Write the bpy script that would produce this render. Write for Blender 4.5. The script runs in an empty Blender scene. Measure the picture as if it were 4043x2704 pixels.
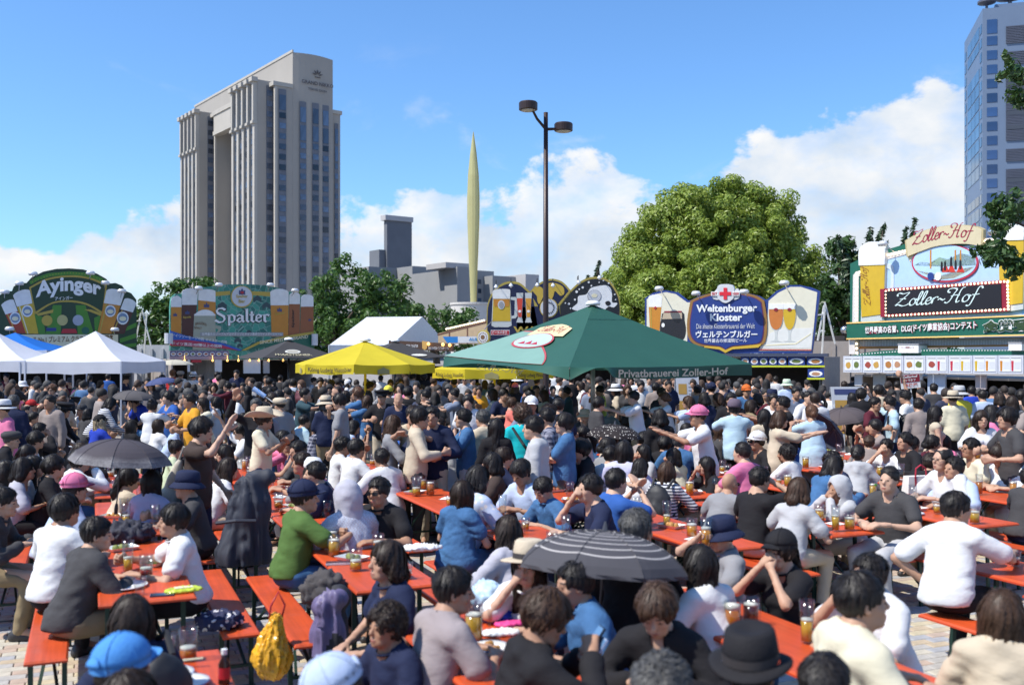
import bpy, math, random
import numpy as np
from mathutils import Vector, Matrix
R = random.Random(11)
rng = np.random.default_rng(11)
S = bpy.context.scene
C = S.collection
rad = math.radians
# ------------------------------------------------------------------ camera
F, CX, HY, H = 3931.0, 2021.5, 1400.0, 2.35      # lens in photo pixels, centre column, horizon row, eye height
cam_d = bpy.data.cameras.new('camera')
cam = bpy.data.objects.new('camera', cam_d); C.objects.link(cam)
cam.location = (0, 0, H); cam.rotation_euler = (rad(90), 0, 0)
cam_d.lens = 35.0; cam_d.sensor_width = 36.0
cam_d.shift_y = (HY - 1352.0) / 4043.0
cam_d.clip_start = 0.2; cam_d.clip_end = 4000
cam_d.dof.use_dof = True; cam_d.dof.focus_distance = 19.0; cam_d.dof.aperture_fstop = 2.1
S.camera = cam
# ------------------------------------------------------------------ world: sky with clouds
SUN = Vector((.66, .27, -1.0)).normalized()
w = bpy.data.worlds.new('World'); S.world = w; w.use_nodes = True
nt = w.node_tree; N = nt.nodes; L = nt.links; N.clear()
def nd(t, **k):
    n = N.new(t)
    for a, v in k.items(): setattr(n, a, v)
    return n
def mth(op, a, b=None, c=None, clamp=False):
    n = nd('ShaderNodeMath', operation=op); n.use_clamp = clamp
    for i, v in enumerate((a, b, c)):
        if v is None: continue
        if isinstance(v, (int, float)): n.inputs[i].default_value = v
        else: L.new(v, n.inputs[i])
    return n.outputs[0]
sky = nd('ShaderNodeTexSky', sky_type='NISHITA', sun_disc=False, sun_elevation=rad(54.5), sun_rotation=rad(247.7))
sky.air_density = 1.0; sky.dust_density = 0.55; sky.ozone_density = 2.2; sky.altitude = 20
tc = nd('ShaderNodeTexCoord'); sp = nd('ShaderNodeSeparateXYZ'); L.new(tc.outputs['Generated'], sp.inputs[0])
az = mth('ARCTAN2', sp.outputs[0], sp.outputs[1])
el = mth('ARCSINE', sp.outputs[2])
fc = nd('ShaderNodeFloatCurve'); L.new(mth('MULTIPLY_ADD', az, 1/(2*math.pi), .5), fc.inputs['Value'])
prof = [(-180, 9), (-150, 12), (-120, 7), (-90, 11), (-60, 8), (-40, 6.0), (-31, 5.2), (-27, 5.2), (-24, 6.2), (-21, 7.6), (-18, 8.6), (-13, 8.9), (-10.3, 8.4), (-7.5, 8.4), (-3.5, 9.1),
        (0, 9.6), (4, 10.0), (7, 10.0), (8.6, 9.7), (9.8, 9.4), (11, 10.2), (12.3, 12.0), (14, 13.1), (17, 12.8), (20, 12.7), (23, 13.3), (26, 13.6), (31, 13), (38, 11), (50, 9), (70, 12), (100, 8), (140, 11), (180, 9)]
cv = fc.mapping.curves[0]
while len(cv.points) > 2: cv.points.remove(cv.points[1])
cv.points[0].location = (0, prof[0][1]/30); cv.points[1].location = (1, prof[-1][1]/30)
for a_, t_ in prof[1:-1]: cv.points.new((a_+180)/360, t_/30)
fc.mapping.update()
top_el = mth('MULTIPLY', fc.outputs[0], rad(30))
def noise(scale, detail, rough, dist=0.0, off=(0, 0, 0), sc=(1, 1, 1)):
    mp = nd('ShaderNodeMapping'); L.new(tc.outputs['Generated'], mp.inputs[0]); mp.inputs['Location'].default_value = off; mp.inputs['Scale'].default_value = sc
    n = nd('ShaderNodeTexNoise'); n.inputs['Scale'].default_value = scale; n.inputs['Detail'].default_value = detail
    n.inputs['Roughness'].default_value = rough; n.inputs['Distortion'].default_value = dist; L.new(mp.outputs[0], n.inputs[0]); return n.outputs[0]
n1 = noise(9, 9, .56, .15, (3.1, 1.7, .4), (1, 1, 1.5))
n2 = noise(17, 6, .55, 0, (.2, 4.4, 2.0), (1, 1, 1.6))
depth = mth('SUBTRACT', top_el, el)                                   # radians under the cloud tops
d1 = mth('ADD', mth('MULTIPLY', depth, 17.0), mth('MULTIPLY', mth('SUBTRACT', n1, .5), 3.6))
mask = nd('ShaderNodeMapRange', interpolation_type='SMOOTHSTEP'); L.new(d1, mask.inputs[0])
mask.inputs[1].default_value = .0; mask.inputs[2].default_value = .26
thin = mth('MULTIPLY_ADD', mth('SUBTRACT', n2, .42), 1.6, .82, clamp=True)
wisps = nd('ShaderNodeMapRange', interpolation_type='SMOOTHSTEP'); L.new(noise(5, 8, .6, .4, (7.7, 2.1, 5.0), (1, 1, 2.2)), wisps.inputs[0])
wisps.inputs[1].default_value = .60; wisps.inputs[2].default_value = .78
band = nd('ShaderNodeMapRange', interpolation_type='SMOOTHSTEP'); L.new(el, band.inputs[0])
band.inputs[1].default_value = rad(19); band.inputs[2].default_value = rad(8)
wsp = mth('MULTIPLY', mth('MULTIPLY', wisps.outputs[0], band.outputs[0]), .75)
dens = mth('MAXIMUM', mth('MULTIPLY', mask.outputs[0], thin), wsp, clamp=True)
# cloud tone: bright heads, blue-grey undersides from the offset of two noises
n3 = noise(9, 5, .5, .15, (3.1 - .02, 1.7, .4 - .045), (1, 1, 1.5))
tone = mth('MULTIPLY_ADD', mth('SUBTRACT', n1, n3), 2.6, .62, clamp=True)
low = nd('ShaderNodeMapRange'); L.new(depth, low.inputs[0]); low.inputs[1].default_value = 0; low.inputs[2].default_value = rad(9); low.inputs[3].default_value = 1.0; low.inputs[4].default_value = .52
tone2 = mth('MULTIPLY', tone, low.outputs[0])
cm = nd('ShaderNodeMix', data_type='RGBA'); L.new(tone2, cm.inputs[0]); cm.inputs[6].default_value = (4.6, 5.7, 7.1, 1); cm.inputs[7].default_value = (8.1, 8.1, 8.1, 1)
hs = nd('ShaderNodeMix', data_type='RGBA', blend_type='MULTIPLY'); hs.inputs[0].default_value = 1; L.new(sky.outputs[0], hs.inputs[6]); hs.inputs[7].default_value = (.94, 1.36, 1.78, 1)
mx = nd('ShaderNodeMix', data_type='RGBA'); L.new(dens, mx.inputs[0]); L.new(hs.outputs[2], mx.inputs[6]); L.new(cm.outputs[2], mx.inputs[7])
bg = nd('ShaderNodeBackground'); L.new(mx.outputs[2], bg.inputs[0]); bg.inputs[1].default_value = 0.10
wo = nd('ShaderNodeOutputWorld'); L.new(bg.outputs[0], wo.inputs[0])
# ------------------------------------------------------------------ sun, exposure
sl = bpy.data.lights.new('sun', 'SUN'); sl.energy = 5.0; sl.angle = rad(.53); sl.color = (1, .955, .88)
so = bpy.data.objects.new('sun', sl); C.objects.link(so); so.rotation_euler = SUN.to_track_quat('-Z', 'Y').to_euler(); so.location = (-60, -30, 90)
S.view_settings.view_transform = 'Standard'; S.view_settings.look = 'None'; S.view_settings.gamma = 1; S.view_settings.use_curve_mapping = False
S.view_settings.exposure = 0.30
S.cycles.max_bounces = 8; S.cycles.transparent_max_bounces = 12; S.cycles.caustics_reflective = False; S.cycles.caustics_refractive = False
# ------------------------------------------------------------------ helpers
def W(px, py, d):                                    # the point seen at a photo pixel, d metres in front of the eye
    return Vector(((px-CX)/F*d, d, H-(py-HY)/F*d))
def tag(o, label=None, cat=None, group=None, kind=None):
    if label: o['label'] = label
    if cat: o['category'] = cat
    if group: o['group'] = group
    if kind: o['kind'] = kind
    return o
def empty(name, loc=(0, 0, 0), rz=0.0, parent=None):
    o = bpy.data.objects.new(name, None); C.objects.link(o); o.location = loc; o.rotation_euler = (0, 0, rz); o.empty_display_size = .2
    if parent: o.parent = parent
    return o
def link(name, me, parent=None, loc=None, rz=None, color=None):
    o = bpy.data.objects.new(name, me); C.objects.link(o)
    if parent: o.parent = parent
    if loc is not None: o.location = loc
    if rz is not None: o.rotation_euler = (0, 0, rz)
    if color is not None: o.color = (*color[:3], 1)
    return o
MATS = {}
def mat(name, col, rough=.6, metal=0.0, var=.10, vscale=6.0, bump=0.0, bscale=30.0, emit=0.0, obj=False, trans=0.0, spec=.5, rand=0.0, bstr=(1, 1, 1), bdist=.01):
    """procedural surface: base colour (or the object's own colour) broken up by noise, optional bump"""
    if name in MATS: return MATS[name]
    m = bpy.data.materials.new(name); m.use_nodes = True; t = m.node_tree; n = t.nodes; l = t.links
    b = n['Principled BSDF']; b.inputs['Roughness'].default_value = rough; b.inputs['Metallic'].default_value = metal
    b.inputs['Specular IOR Level'].default_value = spec
    tcn = n.new('ShaderNodeTexCoord')
    nz = n.new('ShaderNodeTexNoise'); nz.inputs['Scale'].default_value = vscale; nz.inputs['Detail'].default_value = 5; l.new(tcn.outputs['Object'], nz.inputs[0])
    mr = n.new('ShaderNodeMapRange'); l.new(nz.outputs[0], mr.inputs[0]); mr.inputs[1].default_value = .25; mr.inputs[2].default_value = .75
    mr.inputs[3].default_value = 1-var; mr.inputs[4].default_value = 1+var
    mu = n.new('ShaderNodeMix'); mu.data_type = 'RGBA'; mu.blend_type = 'MULTIPLY'; mu.inputs[0].default_value = 1
    oi = n.new('ShaderNodeObjectInfo')
    if obj: l.new(oi.outputs['Color'], mu.inputs[6])
    else: mu.inputs[6].default_value = (*col, 1)
    l.new(mr.outputs[0], mu.inputs[7])
    out = mu.outputs[2]
    if rand:
        hv = n.new('ShaderNodeHueSaturation'); r2 = n.new('ShaderNodeMapRange'); l.new(oi.outputs['Random'], r2.inputs[0]); r2.inputs[3].default_value = 1-rand; r2.inputs[4].default_value = 1+rand
        l.new(r2.outputs[0], hv.inputs['Value']); l.new(out, hv.inputs['Color']); out = hv.outputs[0]
    l.new(out, b.inputs['Base Color'])
    if emit: l.new(out, b.inputs['Emission Color']); b.inputs['Emission Strength'].default_value = emit
    if trans: b.inputs['Transmission Weight'].default_value = trans
    if bump:
        bz = n.new('ShaderNodeTexNoise'); bz.inputs['Scale'].default_value = bscale; bz.inputs['Detail'].default_value = 4
        mp = n.new('ShaderNodeMapping'); mp.inputs['Scale'].default_value = bstr; l.new(tcn.outputs['Object'], mp.inputs[0]); l.new(mp.outputs[0], bz.inputs[0])
        bp = n.new('ShaderNodeBump'); bp.inputs['Strength'].default_value = bump; bp.inputs['Distance'].default_value = bdist; l.new(bz.outputs[0], bp.inputs['Height']); l.new(bp.outputs[0], b.inputs['Normal'])
    MATS[name] = m; return m
def mesh_np(name, V, Q, mats, smooth=True, mi=None, T=None):
    """mesh from numpy vertices, quads Q (n,4) and optional triangles T (n,3)"""
    me = bpy.data.meshes.new(name); V = np.asarray(V, np.float32)
    Q = np.zeros((0, 4), np.int32) if Q is None else np.asarray(Q, np.int32); T = np.zeros((0, 3), np.int32) if T is None else np.asarray(T, np.int32)
    me.vertices.add(len(V)); me.vertices.foreach_set('co', V.ravel())
    li = np.concatenate([Q.ravel(), T.ravel()]).astype(np.int32); me.loops.add(len(li)); me.loops.foreach_set('vertex_index', li)
    nf = len(Q)+len(T); me.polygons.add(nf)
    st = np.concatenate([np.arange(len(Q))*4, len(Q)*4+np.arange(len(T))*3]).astype(np.int32)
    me.polygons.foreach_set('loop_start', st)
    me.polygons.foreach_set('use_smooth', np.full(nf, smooth))
    for m in (mats if isinstance(mats, (list, tuple)) else [mats]): me.materials.append(m)
    if mi is not None: me.polygons.foreach_set('material_index', np.asarray(mi, np.int32))
    me.update(calc_edges=True); return me
class MB:
    """collects simple solids into one mesh"""
    def __init__(s): s.v = []; s.f = []; s.mi = []; s.cur = 0
    def add(s, vs, fs):
        o = len(s.v); s.v += [tuple(v) for v in vs]; s.f += [tuple(i+o for i in f) for f in fs]; s.mi += [s.cur]*len(fs); return s
    def box(s, x0, x1, y0, y1, z0, z1):
        return s.add([(x0,y0,z0),(x1,y0,z0),(x1,y1,z0),(x0,y1,z0),(x0,y0,z1),(x1,y0,z1),(x1,y1,z1),(x0,y1,z1)], [(0,3,2,1),(4,5,6,7),(0,1,5,4),(1,2,6,5),(2,3,7,6),(3,0,4,7)])
    def bar(s, a, b, w, h=None, up=(0, 0, 1)):
        a = Vector(a); b = Vector(b); d = (b-a).normalized(); u = Vector(up)
        if abs(d.dot(u)) > .98: u = Vector((0, 1, 0))
        r = d.cross(u).normalized(); u = r.cross(d); h = w if h is None else h; r = r*w/2; u = u*h/2
        return s.add([a-r-u, a+r-u, a+r+u, a-r+u, b-r-u, b+r-u, b+r+u, b-r+u], [(0,1,2,3),(7,6,5,4),(0,4,5,1),(1,5,6,2),(2,6,7,3),(3,7,4,0)])
    def tube(s, pts, r, n=8, caps=True):
        pts = [Vector(p) for p in pts]; rs = r if isinstance(r, (list, tuple)) else [r]*len(pts); vs = []; fs = []
        pu = None
        for i, p in enumerate(pts):
            d = (pts[min(i+1, len(pts)-1)]-pts[max(i-1, 0)]).normalized()
            u = pu if pu is not None else (Vector((0, 0, 1)) if abs(d.z) < .9 else Vector((1, 0, 0)))
            a = d.cross(u).normalized(); u = a.cross(d).normalized(); pu = u
            for k in range(n):
                t = 2*math.pi*k/n; vs.append(p+(a*math.cos(t)+u*math.sin(t))*rs[i])
        for i in range(len(pts)-1):
            for k in range(n): fs.append((i*n+k, i*n+(k+1) % n, (i+1)*n+(k+1) % n, (i+1)*n+k))
        if caps: fs.append(tuple(range(n))[::-1]); fs.append(tuple((len(pts)-1)*n+k for k in range(n)))
        return s.add(vs, fs)
    def lathe(s, prof, n=16, c=(0, 0, 0), sx=1.0, sy=1.0, caps=True):
        vs = []; fs = []
        for r, z in prof:
            for k in range(n):
                t = 2*math.pi*k/n; vs.append((c[0]+r*math.cos(t)*sx, c[1]+r*math.sin(t)*sy, c[2]+z))
        for i in range(len(prof)-1):
            for k in range(n): fs.append((i*n+k, i*n+(k+1) % n, (i+1)*n+(k+1) % n, (i+1)*n+k))
        if caps: fs.append(tuple(range(n))[::-1]); fs.append(tuple((len(prof)-1)*n+k for k in range(n)))
        return s.add(vs, fs)
    def prism(s, poly, to3, t0, t1):
        """extrude a 2-D outline: to3(u, v, t) -> point"""
        n = len(poly); vs = [to3(u, v, t0) for u, v in poly]+[to3(u, v, t1) for u, v in poly]
        return s.add(vs, [tuple(range(n))[::-1], tuple(range(n, 2*n))]+[(i, (i+1) % n, n+(i+1) % n, n+i) for i in range(n)])
    def ball(s, c, r, n=8, m=6):
        return s.lathe([(r*math.sin(math.pi*i/m)+1e-4, -r*math.cos(math.pi*i/m)) for i in range(m+1)], n, c)
    def mesh(s, name, mats, smooth=False):
        me = bpy.data.meshes.new(name); me.from_pydata(s.v, [], s.f)
        for m in (mats if isinstance(mats, (list, tuple)) else [mats]): me.materials.append(m)
        me.polygons.foreach_set('use_smooth', np.full(len(s.f), smooth)); me.polygons.foreach_set('material_index', np.array(s.mi, np.int32)); me.update(); return me
    def obj(s, name, mats, parent=None, smooth=False, **k): return link(name, s.mesh(name, mats, smooth), parent, **k)
def smoothline(pts, n=6, closed=False):
    """Catmull-Rom through 2-D points"""
    P = list(pts); out = []; m = len(P)
    for i in range(m if closed else m-1):
        g = lambda j: P[j % m] if closed else P[max(0, min(m-1, j))]
        a, b, c, d = g(i-1), g(i), g(i+1), g(i+2)
        for k in range(n):
            t = k/n
            out.append(tuple(.5*((2*b[q])+(-a[q]+c[q])*t+(2*a[q]-5*b[q]+4*c[q]-d[q])*t*t+(-a[q]+3*b[q]-3*c[q]+d[q])*t**3) for q in (0, 1)))
    if not closed: out.append(tuple(P[-1]))
    return out
def text_mesh(txt, bold=0.0, shear=0.0):
    """flat lettering as a mesh; returns verts (n,2), faces, width, height box"""
    cu = bpy.data.curves.new('lettering', 'FONT'); cu.body = txt; cu.size = 1; cu.offset = bold; cu.shear = shear; cu.resolution_u = 3
    o = bpy.data.objects.new('lettering', cu); C.objects.link(o); bpy.context.view_layer.update()
    me = bpy.data.meshes.new_from_object(o); vs = [(v.co.x, v.co.y) for v in me.vertices]; fs = [tuple(p.vertices) for p in me.polygons]
    bpy.data.objects.remove(o); bpy.data.curves.remove(cu); bpy.data.meshes.remove(me)
    if not vs: return [(0, 0)], [], (0, 0, 1, 1)
    xs = [v[0] for v in vs]; ys = [v[1] for v in vs]
    return vs, fs, (min(xs), min(ys), max(xs), max(ys))
# ================================================================== GROUND
UX, UY = -.39, .92          # direction in which the rows of tables run
def pw(wl, s): return ((.9206*wl-.3905*s), (.3905*wl+.9206*s))      # (across, along) -> ground x, y
def ground_mat():
    m = bpy.data.materials.new('block_paving'); m.use_nodes = True; t = m.node_tree; n = t.nodes; l = t.links; b = n['Principled BSDF']
    tcn = n.new('ShaderNodeTexCoord'); mp = n.new('ShaderNodeMapping'); mp.inputs['Rotation'].default_value = (0, 0, rad(-23)); l.new(tcn.outputs['Object'], mp.inputs[0])
    br = n.new('ShaderNodeTexBrick'); l.new(mp.outputs[0], br.inputs[0]); br.inputs['Scale'].default_value = 1; br.inputs['Brick Width'].default_value = .21; br.inputs['Row Height'].default_value = .105
    br.inputs['Mortar Size'].default_value = .004; br.inputs['Color1'].default_value = (.40, .34, .26, 1); br.inputs['Color2'].default_value = (.30, .29, .29, 1); br.inputs['Mortar'].default_value = (.12, .11, .10, 1)
    nz = n.new('ShaderNodeTexNoise'); nz.inputs['Scale'].default_value = 1.5; nz.inputs['Detail'].default_value = 6; l.new(tcn.outputs['Object'], nz.inputs[0])
    mu = n.new('ShaderNodeMix'); mu.data_type = 'RGBA'; mu.blend_type = 'MULTIPLY'; mu.inputs[0].default_value = .35; l.new(br.outputs[0], mu.inputs[6]); l.new(nz.outputs[0], mu.inputs[7])
    l.new(mu.outputs[2], b.inputs['Base Color']); b.inputs['Roughness'].default_value = .85; return m
g = MB(); g.add([(-1500, -300, 0), (1500, -300, 0), (1500, 2500, 0), (-1500, 2500, 0)], [(0, 1, 2, 3)])
ground = tag(g.obj('ground', ground_mat()), kind='structure')
# block pavers where the camera sees the ground close up: 300 of their own, the rest joined
pav = mat('paver_stone', (0, 0, 0), .85, var=.16, vscale=25, obj=True, bump=.3, bscale=60)
pavs = mat('paver_field', (.42, .37, .30), .85, var=.10, vscale=25, bump=.3, bscale=60)
def paver_solid(w_, d_, h_):
    mb = MB(); e = .006
    mb.add([(-w_/2, -d_/2, 0), (w_/2, -d_/2, 0), (w_/2, d_/2, 0), (-w_/2, d_/2, 0), (-w_/2, -d_/2, h_-e), (w_/2, -d_/2, h_-e), (w_/2, d_/2, h_-e), (-w_/2, d_/2, h_-e),
            (-w_/2+e, -d_/2+e, h_), (w_/2-e, -d_/2+e, h_), (w_/2-e, d_/2-e, h_), (-w_/2+e, d_/2-e, h_)],
           [(0, 1, 5, 4), (1, 2, 6, 5), (2, 3, 7, 6), (3, 0, 4, 7), (4, 5, 9, 8), (5, 6, 10, 9), (6, 7, 11, 10), (7, 4, 8, 11), (8, 9, 10, 11)])
    return mb
pm = paver_solid(.205, .098, .018).mesh('paver', pav)
PC = [(.47, .40, .27), (.42, .32, .25), (.33, .33, .34), (.46, .42, .34), (.38, .36, .33), (.44, .35, .24)]
cells = []
for r_ in range(-10, 95):
    for c_ in range(-40, 60):
        a_ = c_*.21+(r_ % 2)*.105; s_ = 5.2+r_*.105
        x, y = pw(a_, s_)
        if y < 6.9 or y > 12.5: continue
        px = CX+x/y*F; py = HY+H/y*F
        if -60 < px < 4100 and py < 2760: cells.append((py, x, y, px))
cells.sort(key=lambda c: -((c[0] > 2250)*(1 if c[3] < 520 or c[3] > 3600 or 900 < c[3] < 1500 else 0)*1000+c[0]))
frz = -math.atan2(.3905, .9206)*-1
for py, x, y, px in cells[:300]:
    link('paver', pm, ground, (x, y, .004), frz+R.uniform(-.012, .012), R.choice(PC))
pf = {}
one = paver_solid(.205, .098, .018); cr, sr = math.cos(frz), math.sin(frz)
fv = []; ff = []; fi = []
for py, x, y, px in cells[300:]:
    o = len(fv); dz = R.uniform(0, .003)
    fv += [(x+v[0]*cr-v[1]*sr, y+v[0]*sr+v[1]*cr, v[2]+.003+dz) for v in one.v]; ff += [tuple(i+o for i in f) for f in one.f]; fi += [R.randrange(3)]*len(one.f)
me = bpy.data.meshes.new('paver_field'); me.from_pydata(fv, [], ff)
for i, c in enumerate(((.45, .39, .28), (.40, .32, .26), (.34, .34, .34))): me.materials.append(mat('paver_field_%d' % i, c, .85, var=.14, vscale=22))
me.polygons.foreach_set('material_index', np.array(fi, np.int32)); me.update()
tag(link('paver_field', me, ground), kind='stuff')

# ================================================================== HOTEL TOWER
concrete = mat('hotel_concrete', (.345, .318, .28), .8, var=.05, vscale=.12, bump=.1, bscale=2)
concrete2 = mat('hotel_trim', (.42, .39, .34), .8, var=.05, vscale=.3)
hglass = mat('hotel_glass', (.06, .09, .14), .14, var=.3, vscale=.4, rand=.8)
hslot = mat('hotel_recess', (.13, .14, .165), .5, var=.15, vscale=.4)
sgn = mat('hotel_lettering', (.10, .085, .08), .6)
hotel = tag(empty('hotel_tower', (-79.3, 360, 0), math.atan2(.797, -.604)), 'tall beige hotel tower with vertical window strips and lettering on its top end', 'hotel')
def hbox(name, x0, x1, y0, y1, z0, z1, m, p=hotel, **k): return MB().box(x0, x1, y0, y1, z0, z1).obj(name, m, p, **k)
# main slab with a gently bowed end wall
arc = [(-1.7*math.sin(math.pi*t/8), -16*t/8) for t in range(9)]
MB().prism([(101, 0)]+arc+[(101, -16)], lambda u, v, t: (u, v, t), 0, 111.6).obj('main_block', concrete, hotel)
hbox('parapet', -.2, 101.2, -.25, .25, 111.62, 112.5, concrete2)
hbox('side_block', 1.0, 70, -19.6, -16.02, 0, 92, concrete)
MB().box(.6, 8, -20.2, -15.6, 92.02, 93.4).obj('cornice', concrete2, hotel)
win_me = MB().box(-1.22, 1.22, -.12, .12, -1.05, 1.05).mesh('window', hglass)
win_side = MB().box(-.12, .12, -1.25, 1.25, -1.05, 1.05).mesh('window', hglass)
nwin = [0]; spare = MB()
def window(x, y, z, side, sx=1, sz=1):
    nwin[0] += 1
    if nwin[0] <= 300:
        o = link('window', win_side if side else win_me, hotel, (x, y, z)); o.scale = (1, sx, sz) if side else (sx, 1, sz)
    else:
        if side: spare.box(x-.12, x+.12, y-1.25*sx, y+1.25*sx, z-1.05*sz, z+1.05*sz)
        else: spare.box(x-1.22*sx, x+1.22*sx, y-.12, y+.12, z-1.05*sz, z+1.05*sz)
FLH = 3.72
def fin_front(x0, x1, y, ztop, ncol, zwin):
    """a facade of projecting piers with a window strip between every two"""
    pw_ = (x1-x0)/(ncol+.35)
    for i in range(ncol+1):
        xa = x0+i*pw_
        b = hbox('pier', xa, xa+.36*pw_, y+.01, y+1.1, 0, zwin-.6, concrete2)
        hbox('upper_pier', xa+.04*pw_, xa+.30*pw_, y+.01, y+1.5, zwin-.58, ztop-.5, concrete2)
        MB().box(xa-.1*pw_, xa+.46*pw_, y+.01, y+2.3, ztop-.48, ztop+1.1).obj('pier_cap', concrete2, hotel); MB().box(xa-.04*pw_, xa+.40*pw_, y+.01, y+1.9, zwin-1.2, zwin-.2).obj('pier_collar', concrete2, hotel)
    for i in range(ncol):
        xc = x0+(i+.68)*pw_
        hbox('window_strip', xc-.31*pw_, xc+.31*pw_, y+.02, y+.22, 0, ztop-1, hslot)
        for f in range(2): window(xc, y+.34, zwin+2.4+f*5.2, False, .27*pw_/1.22, 2.0)
        z = zwin-3.4
        while z > 20:
            window(xc, y+.34, z, False, .25*pw_/1.22, .95); z -= FLH
def strip_end(x, yc, wd, ztop, zwin=None, tall=0):
    """a vertical window strip on an end wall (facing -x)"""
    hbox('window_strip', x-.22, x-.02, yc-wd/2, yc+wd/2, 0, ztop, hslot)
    z = ztop-1.8
    for f in range(tall): window(x-.3, yc, z-3.0, True, wd*.42/1.25, 2.6); z -= 6.6
    while z > 22:
        window(x-.3, yc, z-1, True, wd*.42/1.25, .95); z -= FLH
for a0, a1 in ((3.5, 25), (62, 81.5)):
    hbox('wing', a0, a1, .02, 12, 0, 100.6, concrete)
    fin_front(a0, a1, 12, 100.2, 4, 86.0)
    hbox('shoulder_block', a0-3.6, a0-.02, .02, 6, 0, 98.5, concrete)
    hbox('shoulder_cap', a0-3.9, a0+.4, .04, 7.6, 98.52, 100.0, concrete2)
    hbox('shoulder_pier', a0-3.7, a0-2.6, 6.02, 6.9, 0, 98.4, concrete2)
    strip_end(a0, 7.4, 2.4, 99)
strip_end(-.12, 4.1, 2.9, 97.5, tall=1)
for yc, b_ in ((-3.4, -1.15), (-8.1, -1.75), (-12.4, -1.15)): strip_end(b_, yc, 2.6, 94, tall=2)
strip_end(1.0, -17.9, 1.5, 88.5, tall=2)
# recess wall strips and the bridge between the wings
for xc in (28.5, 33.0, 37.5):
    hbox('window_strip', xc-.8, xc+.8, .02, .25, 0, 90, hslot)
    z = 86.0
    while z > 24: window(xc, .36, z, False, .55, .95); z -= FLH
MB().box(25.02, 57.9, 5.0, 8.0, 90.5, 92).box(25.02, 57.9, 5.0, 8.0, 98.5, 100.2).box(40, 57.9, 5.0, 7.6, 92.02, 98.48).obj('bridge_beam', concrete2, hotel)
spare_o = tag(spare.obj('window_field', hglass, hotel), kind='stuff')
# lettering and emblem on the end wall (faces -x)
def hotel_text(txt, yc, z, wd, bold=.012):
    vs, fs, b = text_mesh(txt, bold); k = wd/(b[2]-b[0]); mb = MB()
    x = -2.0
    mb.add([(x, yc-(v[0]-(b[0]+b[2])/2)*k, z+v[1]*k) for v in vs], [f for f in fs])
    return mb.obj('lettering', sgn, hotel)
hotel_text('GRAND NIKKO', -8.9, 100.6, 12.6, .02); hotel_text('TOKYO DAIBA', -8.9, 98.5, 7.6, .015)
em = MB()
for k in range(5):
    t = rad(90+(k-2)*36); em.prism([(math.cos(t)*.5, math.sin(t)*.5), (math.cos(t+.22)*1.3, math.sin(t+.22)*1.3), (math.cos(t)*2.2, math.sin(t)*2.2), (math.cos(t-.22)*1.3, math.sin(t-.22)*1.3)], lambda u, v, q: (-1.9-q, -8.9+u, 104.2+v), 0, .15)
em.box(-2.05, -1.9, -10.0, -7.8, 103.4, 103.7)
em.obj('emblem', sgn, hotel)

# ================================================================== RIGHT OFFICE TOWER
tw = mat('tower_panel', (.135, .185, .27), .45, var=.05, vscale=.2); tl = mat('tower_louvre', (.075, .085, .12), .5, var=.12, vscale=.5)
tg = mat('tower_glass', (.05, .10, .16), .08, var=.25, vscale=.3, rand=.4); td = mat('tower_slot', (.05, .06, .08), .5); tb = mat('tower_blue_glass', (.03, .07, .17), .12, var=.2, vscale=.3, rand=.3)
tower = tag(empty('office_tower', (141.8, 300, 0), math.atan2(-.276, .961)), 'pale blue grey office tower with glazed side and dark louvre bands', 'office tower')
MB().box(0, 64, 0, 34, 0, 106.5).obj('tower_block', tw, tower)
pane = MB().box(-.1, 0, -1, 1, -1, 1).mesh('window', tg); panef = MB().box(-1, 1, -.1, 0, -1, 1).mesh('window', tb)
fl = 4.28; z0 = 106.5-5.6
for f in range(22):
    zc = z0-f*fl
    if zc < 14: break
    o = link('window', panef, tower, (2.6, -.02, zc)); o.scale = (1.42, 1, 2.1 if f == 0 else 1.35)
    for yy, sy in ((2.6, 1.5), (31.3, 1.5)):
        o = link('window', pane, tower, (-.02, yy, zc)); o.scale = (1, sy, 1.35)
    if f not in (1, 2, 10, 11) or True:
        for k in range(3):
            if f in (2, 11): continue
            o = link('window', pane, tower, (-.02, 9.0+k*7.2, zc)); o.scale = (1, 3.35, 1.86 if f not in (1, 12) else 1.4)
bands = [(100.5, 95.2), (92.9, 88.9), (86.5, 66.2), (63.8, 60.0), (57.8, 30)]
for zt, zb in bands:
    mb = MB(); n_ = max(1, int((zt-zb)/.45))
    for i in range(n_):
        za = zt-(zt-zb)*i/n_; mb.box(6.4, 64.2, -.35, -.02, za-.30, za)
    tag(mb.obj('louvre_band', tl, tower), kind='stuff')
    if zt-zb > 8:
        z = zt-3.4
        while z > zb+1: MB().box(6.6, 14.6, -.42, -.36, z-.65, z+.65).box(15.2, 40, -.42, -.36, z-.65, z+.65).obj('dark_slot', td, tower); z -= fl
MB().lathe([(.6, 0), (.6, 4), (4.5, 5.2), (6.2, 6.3), (6.2, 6.9), (1, 7.6)], 18, (9, 8, 106.55)).lathe([(.4, 0), (.4, 1.5), (2.6, 2.2), (2.6, 2.8), (.3, 3.2)], 14, (1.5, 2.2, 106.55)).obj('rooftop_dish', tl, tower, smooth=False)
MB().box(4, 60, 3, 30, 106.52, 108.4).obj('plant_room', tw, tower)

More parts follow.
